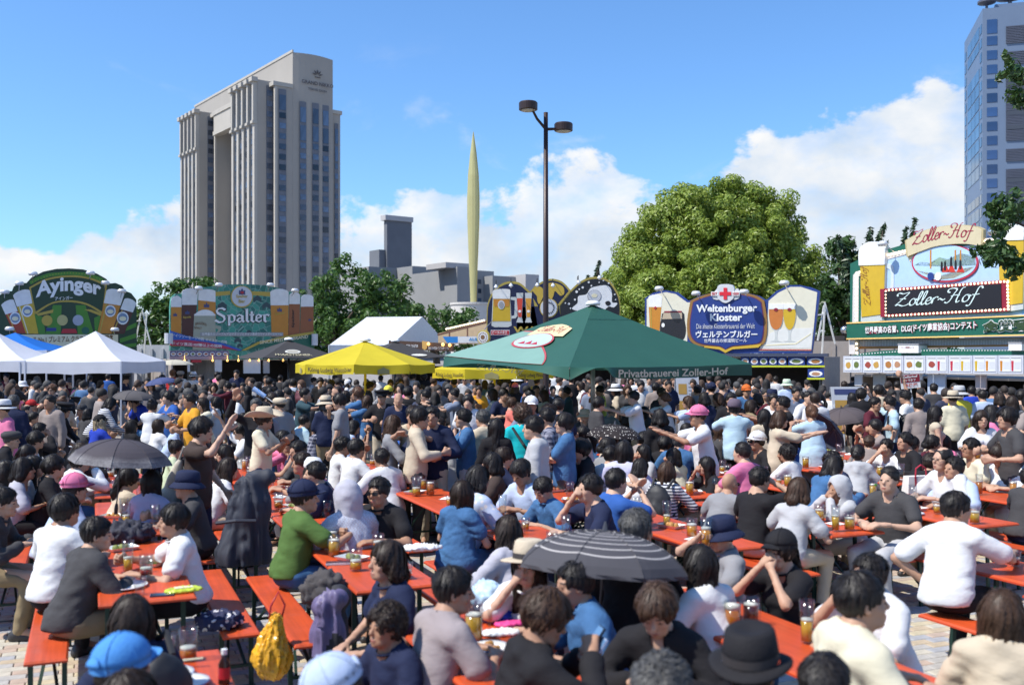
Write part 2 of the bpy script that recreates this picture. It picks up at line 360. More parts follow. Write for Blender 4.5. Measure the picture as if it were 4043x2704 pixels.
# ================================================================== GREY BUILDING COMPLEX
gw = mat('grey_wall', (.27, .275, .28), .8, var=.06, vscale=.15); gw2 = mat('grey_wall_pale', (.42, .41, .41), .8, var=.06, vscale=.15); gd = mat('grey_dark_wall', (.14, .15, .17), .8, var=.08, vscale=.2)
def facade_block(parent, name, px0, px1, py_top, d, depth, m, slope=.75, zb=0):
    """block whose front runs from photo column px0 to px1, its near edge d metres away, receding to the right"""
    a = W(px0, py_top, d); dirv = Vector((.797, .604, 0)); tx = (px1-CX)/F
    k = (a.x-tx*a.y)/(tx*dirv.y-dirv.x); nrm = Vector((-.604, .797, 0))
    p = [a, a+dirv*k, a+dirv*k+nrm*depth, a+nrm*depth]
    MB().prism([(q.x-parent.location.x, q.y-parent.location.y) for q in p], lambda u, v, t: (u, v, t), zb, a.z).obj(name, m, parent)
    return a, dirv, k
gb = tag(empty('grey_building', (-40, 470, 0)), 'grey office complex with dark lift tower seen behind the trees', 'building')
facade_block(gb, 'low_wing', 1455, 1640, 1052, 480, 30, gw)
facade_block(gb, 'tower', 1528, 1626, 868, 500, 3, gd)
facade_block(gb, 'tower_cap', 1522, 1632, 848, 498.5, 5, gw2, zb=W(0, 868, 498.5).z+.02)
facade_block(gb, 'tower_step', 1497, 1524, 985, 499, 10, gd)
a, dv, k = facade_block(gb, 'long_block', 1628, 1790, 1050, 478, 40, gw)
nb = MB()
for i in range(9):
    for j in range(4):
        q = a+dv*(k*(i+.5)/9); n_ = Vector((.604, -.797, 0))*.12
        zz = a.z-6-j*6
        MB().add([tuple(Vector((q.x-gb.location.x, q.y-gb.location.y, zz))+dv*u+n_*n2+Vector((0, 0, v))) for n2 in (0, 1) for u, v in ((-.7, -.9), (.7, -.9), (.7, .9), (-.7, .9))],
                 [(4, 5, 6, 7), (0, 4, 7, 3), (1, 2, 6, 5), (3, 7, 6, 2), (0, 1, 5, 4)]).obj('window', hglass, gb)
gc = tag(empty('slab_building', (10, 430, 0)), 'long grey slab building with flared stair turret behind the golden spire', 'building')
facade_block(gc, 'turret', 1805, 1872, 1052, 436, 10, gw)
facade_block(gc, 'turret_cap', 1760, 1880, 1035, 434, 16, gw2, zb=W(0, 1056, 434).z)
a, dv, k = facade_block(gc, 'main_block', 1795, 1950, 1062, 440, 40, gw)
a2, dv2, k2 = facade_block(gc, 'rear_block', 1945, 2100, 1088, 444, 40, gw)
facade_block(gc, 'end_block', 2075, 2128, 1082, 446, 24, gw2)
for aa, dd, kk, nx, ny in ((a, dv, k, 4, 6), (a2, dv2, k2, 8, 3)):
    for i in range(nx):
        for j in range(ny):
            q = aa+dd*(kk*(i+.5)/nx); n_ = Vector((.604, -.797, 0))*.12; zz = aa.z-5-j*4.2
            MB().add([tuple(Vector((q.x-gc.location.x, q.y-gc.location.y, zz))+dd*u+n_*n2+Vector((0, 0, v))) for n2 in (0, 1) for u, v in ((-.9, -1), (.9, -1), (.9, 1), (-.9, 1))],
                     [(4, 5, 6, 7), (0, 4, 7, 3), (1, 2, 6, 5), (3, 7, 6, 2), (0, 1, 5, 4)]).obj('window', hglass, gc)

# ================================================================== GOLDEN SPIRE ON ITS DRUM
gold = mat('gilded_metal', (.50, .45, .20), .42, .35, var=.08, vscale=.4, bump=.15, bscale=1.2)
drumc = mat('drum_concrete', (.55, .52, .48), .8, var=.06, vscale=.5)
b0 = W(1868, 1197, 150); spire = tag(empty('golden_spire', (b0.x, 150, 0)), 'slender gilded flame shaped spire standing on a round concrete drum', 'monument')
zb, zt = b0.z, W(0, 522, 150).z
prof = []
for i in range(25):
    t = i/24
    r_ = np.interp(t, [0, .12, .3, .5, .62, .75, .88, .96, 1], [.42, .53, .74, .93, .95, .82, .47, .17, .02])
    prof.append((r_, zb+.02+(zt-zb)*t))
sm = MB(); n_ = 10
sm.lathe(prof, 12, (0, 0, 0), 1.0, .55)
o = sm.obj('spire', gold, spire); o.rotation_euler = (0, 0, rad(-14))
ms = MB(); ms.add([(x_, y_, z_) for r_, z_ in prof for x_, y_ in ((r_*1.0, -.03), (r_*1.0+.07, -.0), (r_*1.0, .03))], [(i*3, i*3+1, i*3+4, i*3+3) for i in range(24)]+[(i*3+1, i*3+2, i*3+5, i*3+4) for i in range(24)])
o = ms.obj('sunlit_edge', mat('sunlit_gold', (.72, .52, .12), .3, .6), spire); o.rotation_euler = (0, 0, rad(-14))  # sunlit right edge of the spire, painted as a strip of brighter gold
MB().lathe([(3.35, 0), (3.35, zb-.3), (3.5, zb-.3), (3.5, zb)], 40).obj('drum', drumc, spire, smooth=False)

# ================================================================== TREES
def leaf_mat(name, c1, c2, trans=.35):
    m = bpy.data.materials.new(name); m.use_nodes = True; t = m.node_tree; n = t.nodes; l = t.links; b = n['Principled BSDF']; out = n['Material Output']
    ge = n.new('ShaderNodeNewGeometry'); mi = n.new('ShaderNodeMix'); mi.data_type = 'RGBA'; l.new(ge.outputs['Random Per Island'], mi.inputs[0]); mi.inputs[6].default_value = (*c1, 1); mi.inputs[7].default_value = (*c2, 1)
    l.new(mi.outputs[2], b.inputs['Base Color']); b.inputs['Roughness'].default_value = .42
    tr = n.new('ShaderNodeBsdfTranslucent'); l.new(mi.outputs[2], tr.inputs[0]); ms = n.new('ShaderNodeMixShader'); ms.inputs[0].default_value = trans
    l.new(b.outputs[0], ms.inputs[1]); l.new(tr.outputs[0], ms.inputs[2]); l.new(ms.outputs[0], out.inputs[0]); return m
bark = mat('bark', (.10, .075, .055), .9, var=.25, vscale=8, bump=.6, bscale=12)
def crown(lobes, nper, leaf, mat_, rs, spread=.85, up=.25, aspect=1.7):
    """leaf cards through a set of (centre, radius) lobes, normals turned outward"""
    r = np.random.default_rng(rs); Ps = []; Ns = []
    for (c, rr) in lobes:
        n = max(6, int(nper*rr*rr)); d = r.normal(size=(n, 3)); d /= np.linalg.norm(d, axis=1)[:, None]
        q = rr*(1-.55*r.random(n)**2.2)*spread
        Ps.append(np.array(c)+d*q[:, None]*np.array([1, 1, .85])); Ns.append(d)
    P = np.concatenate(Ps); Nn = np.concatenate(Ns)+r.normal(scale=.34, size=P.shape)+np.array([0, 0, up]); Nn /= np.linalg.norm(Nn, axis=1)[:, None]
    t = r.normal(size=P.shape); a = np.cross(Nn, t); a /= np.linalg.norm(a, axis=1)[:, None]; b = np.cross(Nn, a)
    s = leaf*(.6+.8*r.random(len(P)))[:, None]; a = a*s*.5*aspect; b = b*s*.5; dr = Nn*s*.18
    V = np.stack([P-a, P-b*.9+dr*.3, P+a-dr, P+b*.9+dr*.3], 1).reshape(-1, 3); Q = np.arange(len(P)*4).reshape(-1, 4)
    return mesh_np('crown', V, Q, mat_, smooth=False)
def shell(blobs, n, r0, r1, rs, zmin=-1e9):
    """lobes scattered over the outside of big ellipsoids (centre, radii)"""
    r = np.random.default_rng(rs); out = []
    tot = sum(b[1][0]*b[1][2] for b in blobs)
    for c, ra in blobs:
        for _ in range(int(n*ra[0]*ra[2]/tot)):
            d = r.normal(size=3); d /= np.linalg.norm(d); k = 1-.6*r.random()**2
            p = np.array(c)+d*np.array(ra)*k
            if p[2] > zmin: out.append((p, r.uniform(r0, r1)))
    return out
def tree(name, label, base, lobes, nper, leaf, m, trunk_h, trunk_r, rs, cat='tree', group=None, up=.25, aspect=1.7, spread=.85):
    t = tag(empty(name, base), label, cat, group)
    bx_, by_, bz_ = base; lob = [((c[0]-bx_, c[1]-by_, c[2]-bz_), r) for c, r in lobes]
    link('crown', crown(lob, nper, leaf, m, rs, spread, up, aspect), t)
    mb = MB(); rr = random.Random(rs)
    mb.tube([(0, 0, 0), (.1, 0, trunk_h*.5), (-.05, .1, trunk_h)], [trunk_r*1.25, trunk_r, trunk_r*.75], 8)
    for c, r in rr.sample(lob, min(len(lob), 16)):
        e = Vector(c); s_ = Vector((0, 0, trunk_h*rr.uniform(.75, 1.0))); mid = s_.lerp(e, .5)+Vector((0, 0, .1*(e-s_).length))
        mb.tube([s_, mid, e], [trunk_r*.5, trunk_r*.3, trunk_r*.1], 5, False)
    mb.obj('trunk', bark, t, smooth=True); return t
def blob(px, py, rx, ry, d, dd=None): c = W(px, py, d); k = d/F; return (tuple(c), (rx*k, (dd if dd else rx)*k*.8, ry*k))
camphor = leaf_mat('camphor_leaf', (.17, .26, .03), (.35, .42, .078), .35)
dark = leaf_mat('dark_leaf', (.03, .075, .018), (.07, .13, .03), .3)
mid = leaf_mat('mid_leaf', (.045, .11, .02), (.11, .20, .04), .35)
pine = leaf_mat('pine_leaf', (.025, .055, .022), (.05, .085, .03), .2)
d_ = 62
bl = [blob(2830, 990, 300, 250, d_), blob(2610, 1130, 185, 170, d_-1), blob(3060, 1110, 185, 200, d_), blob(2830, 850, 225, 130, d_), blob(2650, 960, 190, 180, d_), blob(3000, 930, 185, 185, d_), blob(2540, 1080, 140, 150, d_), blob(2700, 1250, 290, 150, d_-2), blob(3010, 1250, 250, 150, d_-1), blob(2840, 1180, 300, 200, d_-4, 120),
      blob(2500, 1200, 95, 100, d_-1), blob(3160, 1180, 95, 120, d_)]
bc = W(2840, 1400, d_)
tree('camphor_tree', 'huge round yellow green tree behind the blue cross sign stall', (bc.x, d_, 0), shell(bl, 1000, .5, .95, 5), 410, .135, camphor, 4.2, .5, 5)
# the darker trees around the stalls
def simple_tree(name, label, px, d, blobs, n, r0, r1, nper, leaf, m, rs, th=3.0, tr=.25, group=None, **k):
    c = W(px, 1400, d); return tree(name, label, (c.x, d, 0), shell([blob(*b, d) for b in blobs], n, r0, r1, rs), nper, leaf, m, th, tr, rs, group=group, **k)
simple_tree('street_tree', 'dark green tree between the two left beer stalls in front of the hotel', 690, 56, [(690, 1190, 110, 100), (620, 1270, 90, 110), (720, 1290, 130, 100), (570, 1330, 60, 70), (790, 1130, 70, 40)], 190, .3, .6, 170, .165, mid, 21)
simple_tree('street_tree', 'broad leafy tree with raised tip beside the hotel foot', 1330, 60, [(1370, 1170, 140, 120), (1270, 1220, 90, 120), (1500, 1130, 110, 60), (1420, 1290, 200, 100), (1350, 1060, 40, 55), (1590, 1130, 50, 22), (1240, 1340, 70, 110), (1530, 1210, 100, 60)], 260, .3, .62, 170, .165, mid, 22)
simple_tree('street_tree', 'low spreading tree behind the white gable tent', 1720, 64, [(1700, 1250, 130, 55), (1820, 1270, 90, 55), (1610, 1250, 80, 60), (1750, 1330, 160, 60)], 150, .3, .56, 160, .165, mid, 23)
simple_tree('street_tree', 'dark tree squeezed between the round tree and the right stall', 3330, 52, [(3340, 1120, 95, 160), (3300, 1240, 90, 120), (3400, 1240, 100, 130), (3310, 1000, 50, 70), (3420, 1030, 50, 60)], 190, .3, .6, 130, .2, dark, 24)
def plume_tree(label, px, d, tips, rs):
    """conifer whose shoots lean to the right like plumes"""
    c = W(px, 1400, d); lob = []
    r = random.Random(rs)
    for (x0, y0, x1, y1, wd) in tips:
        for k in range(26):
            t = k/25; q = W(x0+(x1-x0)*t+r.uniform(-1, 1)*wd*.5*(1-t), y0+(y1-y0)*t, d+r.uniform(-.6, .6)); lob.append((tuple(q), wd*d/F*.62*(1-.8*t)+.07))
    return tree('conifer_tree', label, (c.x, d, 0), lob, 420, .13, pine, 4.0, .2, rs, up=.5, aspect=2.4)
plume_tree('conifer with plume shaped tips rising left of the mug on the right stall', 3440, 50, [(3390, 1180, 3440, 905, 55), (3430, 1100, 3490, 890, 40), (3360, 1100, 3310, 935, 40), (3460, 1080, 3500, 960, 40)], 31)
plume_tree('lone conifer plume rising behind the curved banner of the right stall', 3580, 50, [(3555, 1150, 3615, 868, 34), (3540, 1100, 3580, 900, 26)], 32)
plume_tree('slim conifer tips showing between the golden arches and the round tree', 2330, 70, [(2340, 1180, 2366, 1032, 22), (2375, 1180, 2395, 1075, 20), (2310, 1150, 2322, 1090, 16)], 33)
# tree beyond the right edge: its boughs hang into the picture
lob = []
for cx_, cy_, rx_, ry_, n_ in ((4010, 300, 60, 70, 14), (4040, 400, 40, 40, 8), (3960, 840, 80, 55, 18), (4010, 790, 50, 40, 8), (3900, 985, 60, 22, 12), (3960, 1010, 70, 25, 16), (4020, 1040, 60, 30, 14), (3940, 900, 30, 30, 6)):
    for _ in range(n_):
        q = W(cx_+R.gauss(0, .5)*rx_, cy_+R.gauss(0, .5)*ry_, 17+R.uniform(-.5, .5)); lob.append((tuple(q), R.uniform(.08, .17)))
tb_ = W(4330, 1400, 17.5)
rt = tag(empty('overhanging_tree', (tb_.x, 17.5, 0)), 'tree at the right edge whose leafy boughs overhang the striped mug sign', 'tree')
link('crown', crown([((c[0]-tb_.x, c[1]-17.5, c[2]), r) for c, r in lob], 1500, .075, dark, 41, 1.0, .3, 1.9), rt)
mb = MB(); mb.tube([(0, 0, 0), (.05, 0, 3), (0, 0, 7.5)], [.2, .16, .08], 8)
for (px, py), z0_ in (((4000, 300), 6.0), ((3950, 850), 3.8), ((3890, 985), 3.2), ((3990, 1030), 3.2)):
    q = W(px, py, 17.2)-Vector((tb_.x, 17.5, 0)); mb.tube([(0, 0, z0_), tuple(Vector((0, 0, z0_)).lerp(q, .5)+Vector((0, 0, .12))), tuple(q)], [.06, .035, .012], 5)
mb.obj('trunk', bark, rt, smooth=True)
# far hedge line closing the horizon
for i, (px, d, wpx, top) in enumerate(((250, 120, 420, 1330), (2600, 130, 500, 1340), (3500, 110, 500, 1330), (-300, 130, 500, 1300), (4400, 120, 500, 1250))):
    simple_tree('distant_tree', 'dark distant trees closing the view, clump %s' % ('far left', 'behind the round tree', 'behind the right stall', 'beyond the left edge', 'beyond the right edge')[i], px, d, [(px, (top+1400)//2, wpx//2, (1400-top)), ], 90, .8, 1.6, 30, .45, dark, 50+i, th=3, tr=.3)
# ================================================================== LETTER SHAPES DRAWN WITH A BROAD NIB
SCRIPT = {
 'Z': (1.65, [[(.15,1.55),(.02,1.8),(.25,2.02),(.7,1.86),(1.35,2.0),(1.0,1.35),(.45,.55),(.12,.08),(.45,.2),(.9,0),(1.35,.05),(1.6,.3)], [(.45,1.05),(.8,1.12),(1.15,1.05)]]),
 'o': (.8, [[(.55,.95),(.3,.98),(.08,.6),(.12,.12),(.4,0),(.65,.3),(.66,.75),(.5,.96),(.85,.8)]]),
 'l': (.5, [[(-.05,.2),(.25,.9),(.42,1.7),(.34,2.02),(.18,1.75),(.1,.8),(.12,.15),(.28,0),(.55,.25)]]),
 'e': (.66, [[(.05,.42),(.5,.62),(.5,.92),(.3,1.0),(.08,.65),(.1,.15),(.35,0),(.72,.3)]]),
 'r': (.62, [[(-.02,.3),(.15,.95),(.1,.05)], [(.13,.55),(.32,.95),(.55,.98),(.6,.85)]]),
 '~': (.8, [[(.05,.5),(.2,.72),(.4,.58),(.6,.46),(.78,.66)]]),
 'H': (1.75, [[(.35,1.5),(.1,1.62),(.1,1.95),(.5,2.1),(.95,1.9),(.75,1.2),(.55,.35),(.3,.0),(.02,.12)], [(1.75,2.15),(1.45,1.95),(1.3,1.2),(1.2,.3),(1.3,0),(1.55,.2)], [(.5,.95),(.95,1.08),(1.4,1.02)]]),
 'f': (.75, [[(.95,1.75),(.8,2.05),(.55,1.9),(.4,1.0),(.2,-.3),(0,-.62),(-.2,-.5)], [(.1,.95),(.42,.92),(.8,1.0)]]),
}
FRAK = {
 'S': (1.25, [[(1.05,1.7),(.75,1.95),(.35,1.9),(.15,1.55),(.3,1.25),(.9,.8),(1.0,.4),(.8,.05),(.4,-.02),(.0,.3)]]),
 'p': (.95, [[(.0,.92),(.22,1.05),(.22,-.5)], [(.22,.85),(.5,1.05),(.78,.82),(.78,.2),(.5,-.02),(.22,.15)]]),
 'a': (.95, [[(.08,.8),(.35,1.05),(.68,.85),(.68,.12),(.9,.02)], [(.68,.58),(.3,.5),(.12,.22),(.35,-.02),(.66,.2)]]),
 'l': (.5, [[(.02,1.75),(.22,1.9),(.22,.15),(.46,0)]]),
 't': (.6, [[(.25,1.5),(.25,.15),(.52,0)], [(.0,1.0),(.52,1.0)]]),
 'e': (.85, [[(.2,.48),(.68,.68),(.66,.86),(.42,1.05),(.16,.82),(.16,.18),(.44,-.02),(.76,.22)]]),
 'r': (.75, [[(.0,.92),(.22,1.05),(.22,.12),(.42,0)], [(.22,.8),(.5,1.05),(.72,.86)]]),
}
def nib_text(txt, table, nib, tmin, smooth=True, shear=0.0, grow=0.0, space=0.0):
    vs, fs = [], []; x = 0
    for ch in txt:
        if ch not in table: x += .5; continue
        wd, strokes = table[ch]
        for st in strokes:
            p = smoothline(st, 5) if smooth else st
            p = [(q[0]+x+q[1]*shear, q[1]) for q in p]; o = len(vs)
            for i, q in enumerate(p):
                a, b = p[max(0, i-1)], p[min(len(p)-1, i+1)]; dx, dy = b[0]-a[0], b[1]-a[1]; ln = math.hypot(dx, dy) or 1
                nx, ny = -dy/ln, dx/ln; h = max(abs(nib[0]*nx+nib[1]*ny), tmin)/2+grow
                ex, ey = ((-dx/ln*grow, -dy/ln*grow) if i == 0 else (dx/ln*grow, dy/ln*grow) if i == len(p)-1 else (0, 0))
                vs += [(q[0]+nx*h+ex, q[1]+ny*h+ey), (q[0]-nx*h+ex, q[1]-ny*h+ey)]
            fs += [(o+2*i, o+2*i+1, o+2*i+3, o+2*i+2) for i in range(len(p)-1)]
        x += wd+space
    xs = [v[0] for v in vs]; ys = [v[1] for v in vs]; return vs, fs, (min(xs), min(ys), max(xs), max(ys))
# ================================================================== SIGN PANELS
class Panel:
    """an upright plane standing between two photo columns at two distances; crop = (x0, y0, scale) of the view its outlines were read from"""
    def __init__(s, name, label, cat, pl, dl, pr, dr, crop, back=0.0, group=None):
        A = W(pl, HY, dl); B = W(pr, HY, dr); s.A = Vector((A.x, A.y)); e = Vector((B.x-A.x, B.y-A.y)); s.len = e.length; s.e = e.normalized(); s.crop = crop
        s.root = tag(empty(name, (A.x, A.y, 0), math.atan2(s.e.y, s.e.x)), label, cat, group)
    def uv(s, cx, cy, dep=0.0):
        px = s.crop[0]+cx/s.crop[2]; py = s.crop[1]+cy/s.crop[2]; t = (px-CX)/F
        A = s.A+Vector((s.e.y, -s.e.x))*dep
        u = (A.x-t*A.y)/(t*s.e.y-s.e.x); y = A.y+u*s.e.y; return (u, H-(py-HY)/F*y)
    def pts(s, pl): return [s.uv(*p) for p in pl]
    def shape(s, name, pl, m, lay=1, t0=0.0, raw=False, parent=None, th=None):
        q = pl if raw else s.pts(pl)
        t1 = th if th is not None else .012+.007*lay
        return MB().prism(q, lambda u, v, t: (u, -t, v), t0, t1).obj(name, m, parent or s.root)
    def many(s, name, polys, m, lay=1, t0=0.0, parent=None, kind=None):
        mb = MB()
        for pl in polys: mb.prism(s.pts(pl), lambda u, v, t: (u, -t, v), t0, .012+.007*lay)
        o = mb.obj(name, m, parent or s.root)
        return tag(o, kind=kind) if kind else o
    def ell(s, cx, cy, rx, ry, n=24, a0=0, a1=360): return [(cx+rx*math.cos(rad(a0+(a1-a0)*i/n)), cy+ry*math.sin(rad(a0+(a1-a0)*i/n))) for i in range(n if a1-a0 == 360 else n+1)]
    def letters(s, geo, x0, y0, x1, y1, h, m, lay=3, arch=0.0, name='lettering', parent=None, vert=False, th=.006, box=None):
        """lay a flat text between two baseline points (crop pixels), h = height of the box in pixels"""
        vs, fs, b = geo; b = box or b; a = s.uv(x0, y0); c = s.uv(x1, y1)
        if vert: up = s.uv(x0-h, y0)
        else: up = s.uv(x0, y0-h)
        ex = (c[0]-a[0], c[1]-a[1]); ey = (up[0]-a[0], up[1]-a[1]); ar = s.uv(x0, y0-arch)[1]-a[1]; out = []
        for v in vs:
            t = (v[0]-b[0])/(b[2]-b[0]); q = v[1]-b[1] if box is None else v[1]-box[1]; r = q/(b[3]-b[1])
            k = ar*(1-(2*t-1)**2); out.append((a[0]+ex[0]*t+ey[0]*r, -(.012+.007*lay), a[1]+ex[1]*t+ey[1]*r+k))
        n = len(out); out2 = [(p[0], p[1]+th, p[2]) for p in out]
        me = bpy.data.meshes.new(name); me.from_pydata(out, [], fs); me.materials.append(m); me.update()
        o = link(name, me, parent or s.root); o.data.transform(Matrix.Identity(4)); return tag(o)
    def text(s, txt, x0, y0, x1, y1, h, m, lay=3, bold=.0, arch=0.0, shear=0.0, **k): return s.letters(text_mesh(txt, bold, shear), x0, y0, x1, y1, h, m, lay, arch, **k)
    def solid(s, name, u0, u1, t0, t1, z0, z1, m): return MB().box(u0, u1, -t1, -t0, z0, z1).obj(name, m, s.root)
def P_(name, col, rough=.45, **k): return mat('print_'+name, col, rough, var=k.pop('var', .05), **k)
white = P_('white', (.78, .78, .76)); cream = P_('cream', (.72, .66, .45)); gold_p = P_('gold', (.45, .32, .05), .35); dgreen = P_('dark_green', (.012, .045, .02)); bgreen = P_('bright_green', (.06, .22, .02))
zgreen = P_('bottle_green', (.012, .11, .07)); red_p = P_('red', (.42, .02, .03)); wine = P_('wine', (.22, .012, .025)); navy_p = P_('navy', (.008, .012, .05)); blue_p = P_('royal', (.015, .04, .20)); black_p = P_('black', (.012, .01, .012)); brown_p = P_('brown', (.16, .08, .03))
amber = P_('amber', (.50, .20, .02), .3); lager = P_('lager', (.55, .36, .02), .3); foam = P_('foam', (.74, .74, .72), var=.08); darkbeer = P_('dark_beer', (.06, .012, .012), .3); redbeer = P_('red_beer', (.36, .03, .015), .3); skyp = P_('sky_blue', (.42, .60, .80)); grey_p = P_('grey', (.30, .30, .31)); lgrey = P_('light_grey', (.55, .56, .58)); steel = mat('steel', (.6, .6, .62), .25, .9, var=.03)
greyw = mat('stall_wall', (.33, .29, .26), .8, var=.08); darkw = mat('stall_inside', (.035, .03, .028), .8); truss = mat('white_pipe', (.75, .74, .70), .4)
bulb_m = mat('lit_bulb', (1.0, .78, .52), .3, emit=1.6, var=.0); bulb2 = mat('warm_bulb', (1, .55, .15), .3, emit=2.2, var=0)
glassclear = P_('glass', (.52, .54, .52), .2)
lamp_m = mat('floodlight', (.7, .7, .7), .35, .3)
def printed_glass(P, pts_glass, split, beer, lay=2, name='beer_glass', badge=None, hl=True):
    """printed beer glass: pts_glass = outline quad (tl, tr, br, bl) in crop px, split = share of foam"""
    tl, tr, br, bl = pts_glass; lerp = lambda a, b, t: (a[0]+(b[0]-a[0])*t, a[1]+(b[1]-a[1])*t)
    g_ = P.shape(name, [bl, br, lerp(tr, br, split*.98), lerp(tl, bl, split*.98)], beer, lay)
    ml, mr = lerp(tl, bl, split), lerp(tr, br, split); top = [lerp(tl, tr, t) for t in (0, .1, .3, .5, .7, .9, 1)]; hh = (bl[1]-tl[1])*.05
    top = [(x, y-hh*k) for (x, y), k in zip(top, (0, .7, 1.3, 1.4, 1.3, .7, 0))]
    P.shape('foam', [ml, mr]+top[::-1], foam, lay, parent=g_)
    if hl:
        P.shape('glare', [lerp(bl, br, .12), lerp(bl, br, .2), lerp(lerp(tl, tr, .2), lerp(bl, br, .2), split), lerp(lerp(tl, tr, .12), lerp(bl, br, .12), split)], gold_p if beer is not lager else cream, lay+1, parent=g_)
    if badge:
        cx, cy, r = badge; P.shape('badge', P.ell(cx, cy, r, r*1.1, 14), white, lay+1, parent=g_); P.shape('badge_ring', P.ell(cx, cy, r*.8, r*.85, 14), P_('badge_blue', (.16, .24, .36)), lay+2, parent=g_); P.shape('badge_print', P.ell(cx, cy+r*.1, r*.6, r*.4, 12), cream, lay+3, parent=g_)
    return g_
def flood(P, pts, rod=.45):
    """floodlights on arms over the top edge of a sign"""
    for cx, cy in pts:
        u, v = P.uv(cx, cy); f = MB().bar((u, .05, v-.25), (u, -rod, v+.02), .025).obj('lamp_arm', steel, P.root)
        MB().lathe([(.05, -.02), (.14, -.05), (.17, .02), (.12, .09), (.05, .10)], 10, (u, -rod, v), 1.0, .8).obj('lamp_head', lamp_m, f, smooth=True)
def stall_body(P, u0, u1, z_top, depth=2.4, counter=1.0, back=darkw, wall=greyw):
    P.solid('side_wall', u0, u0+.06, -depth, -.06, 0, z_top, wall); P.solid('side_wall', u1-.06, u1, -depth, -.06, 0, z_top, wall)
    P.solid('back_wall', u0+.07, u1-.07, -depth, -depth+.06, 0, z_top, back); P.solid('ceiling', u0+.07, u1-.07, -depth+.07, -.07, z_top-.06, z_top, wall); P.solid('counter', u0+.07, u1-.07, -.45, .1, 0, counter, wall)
def food(P, x0, x1, y0, y1, n, lay=2, bg=lgrey, seed=1):
    """row of printed food pictures"""
    r = random.Random(seed); w_ = (x1-x0)/n; cols = [P_('food_a', (.38, .16, .04)), P_('food_b', (.48, .28, .06)), P_('food_c', (.30, .06, .04)), P_('food_d', (.12, .16, .04)), P_('food_e', (.42, .22, .12))]
    for i in range(n):
        f = P.shape('menu_picture', [(x0+w_*(i+.05), y0), (x0+w_*(i+.95), y0), (x0+w_*(i+.95), y1), (x0+w_*(i+.05), y1)], bg, lay)
        cx, cy = x0+w_*(i+.5), y0+(y1-y0)*.55
        P.shape('plate', P.ell(cx, cy, w_*.38, (y1-y0)*.34, 14), white, lay+1, parent=f); P.shape('food', [(cx+w_*.3*math.cos(t)*r.uniform(.7, 1), cy+(y1-y0)*.25*math.sin(t)*r.uniform(.7, 1)) for t in [k*.7 for k in range(9)]], r.choice(cols), lay+2, parent=f)
# ---------------------------------------------------------------- far left stall: fan of glasses
A = Panel('beer_stall', 'dark green fan shaped beer stall sign with four printed glasses and white lettering', 'beer stall', -20, 36.5, 541, 38.8, (0, 1000, 2.345))
fan = [(-60, 900), (-60, 470), (-10, 390), (60, 352), (110, 350), (125, 310), (175, 275), (245, 275), (290, 225), (400, 170), (520, 145), (640, 140), (770, 150), (900, 190), (980, 235), (1020, 280), (1070, 275), (1130, 300), (1165, 350), (1215, 370), (1262, 430), (1268, 930), (1090, 930), (1090, 900)]
A.shape('sign_board', fan, dgreen, 0, -.12)
A.shape('light_band', [(270, 262), (330, 225), (450, 185), (640, 168), (800, 180), (930, 220), (1000, 270), (990, 296), (900, 246), (780, 212), (640, 200), (470, 215), (350, 252), (285, 290)], bgreen, 1)
A.many('band_dots', [A.ell(300+i*27, 262-88*(1-((i*27-340)/345.)**2)+8, 4, 4, 6) for i in range(26)], gold_p, 2, kind='stuff')
for k, (a0, a1) in enumerate(((430, 500), (560, 690), (780, 700))): pass
for p in ([(490, 480), (570, 480), (560, 750), (420, 750)], [(700, 480), (790, 480), (870, 750), (720, 750)], [(300, 560), (400, 590), (420, 750), (360, 750)], [(870, 600), (930, 570), (915, 750), (880, 750)], [(1130, 700), (1262, 640), (1262, 680), (1110, 740)], [(1110, 790), (1262, 740), (1262, 780), (1110, 830)], [(1110, 850), (1262, 830), (1262, 860), (1120, 880)]): A.shape('light_ray', p, bgreen, 1)
A.shape('name_plate_rim', smoothline([(270, 315), (430, 235), (640, 205), (830, 225), (990, 290)], 5)+[(955, 565), (960, 580)]+smoothline([(940, 560), (800, 480), (640, 452), (480, 470), (340, 560)], 5)+[(315, 565)], gold_p, 2)
A.shape('name_plate', smoothline([(285, 325), (440, 250), (640, 222), (825, 242), (975, 305)], 5)+smoothline([(945, 540), (800, 462), (640, 435), (480, 455), (330, 540)], 5), dgreen, 3)
A.text('Ayinger', 330, 455, 935, 440, 180, white, 5, .035, arch=58); A.text('アインガー', 508, 438, 672, 428, 34, white, 5, .01)
printed_glass(A, ((10, 480), (125, 432), (240, 740), (130, 740)), .34, redbeer, 3, badge=(140, 600, 52)); printed_glass(A, ((120, 390), (275, 345), (355, 745), (240, 745)), .30, lager, 4, badge=(252, 535, 50))
printed_glass(A, ((985, 345), (1150, 375), (1030, 745), (900, 740)), .30, amber, 4, badge=(1020, 535, 50)); printed_glass(A, ((1150, 425), (1262, 465), (1150, 745), (1025, 740)), .30, darkbeer, 3, badge=(1135, 600, 55))
for cx, cy, m_ in ((435, 622, gold_p), (577, 620, P_('medal_gold', (.45, .40, .16))), (722, 620, P_('medal_silver', (.35, .38, .45)))): A.shape('medal', A.ell(cx, cy, 50, 50, 18), m_, 3)
A.shape('blue_badge', [(430, 690), (520, 690), (520, 720), (430, 720)], blue_p, 3); A.shape('red_badge', [(565, 740), (580, 700), (700, 700), (715, 740)], red_p, 3); A.shape('green_badge', A.ell(790, 715, 36, 34, 12), zgreen, 3)
for x in (455, 800): A.shape('gold_ribbon', [(x-120 if x < 600 else x-20, 560 if x < 600 else 520), (x+40, 520), (x+35, 550) if x < 600 else (x+150, 560), (x-100 if x < 600 else x+130, 580)], gold_p, 2)
A.shape('banner', [(90, 752), (1092, 752), (1092, 880), (90, 880)], cream, 4)
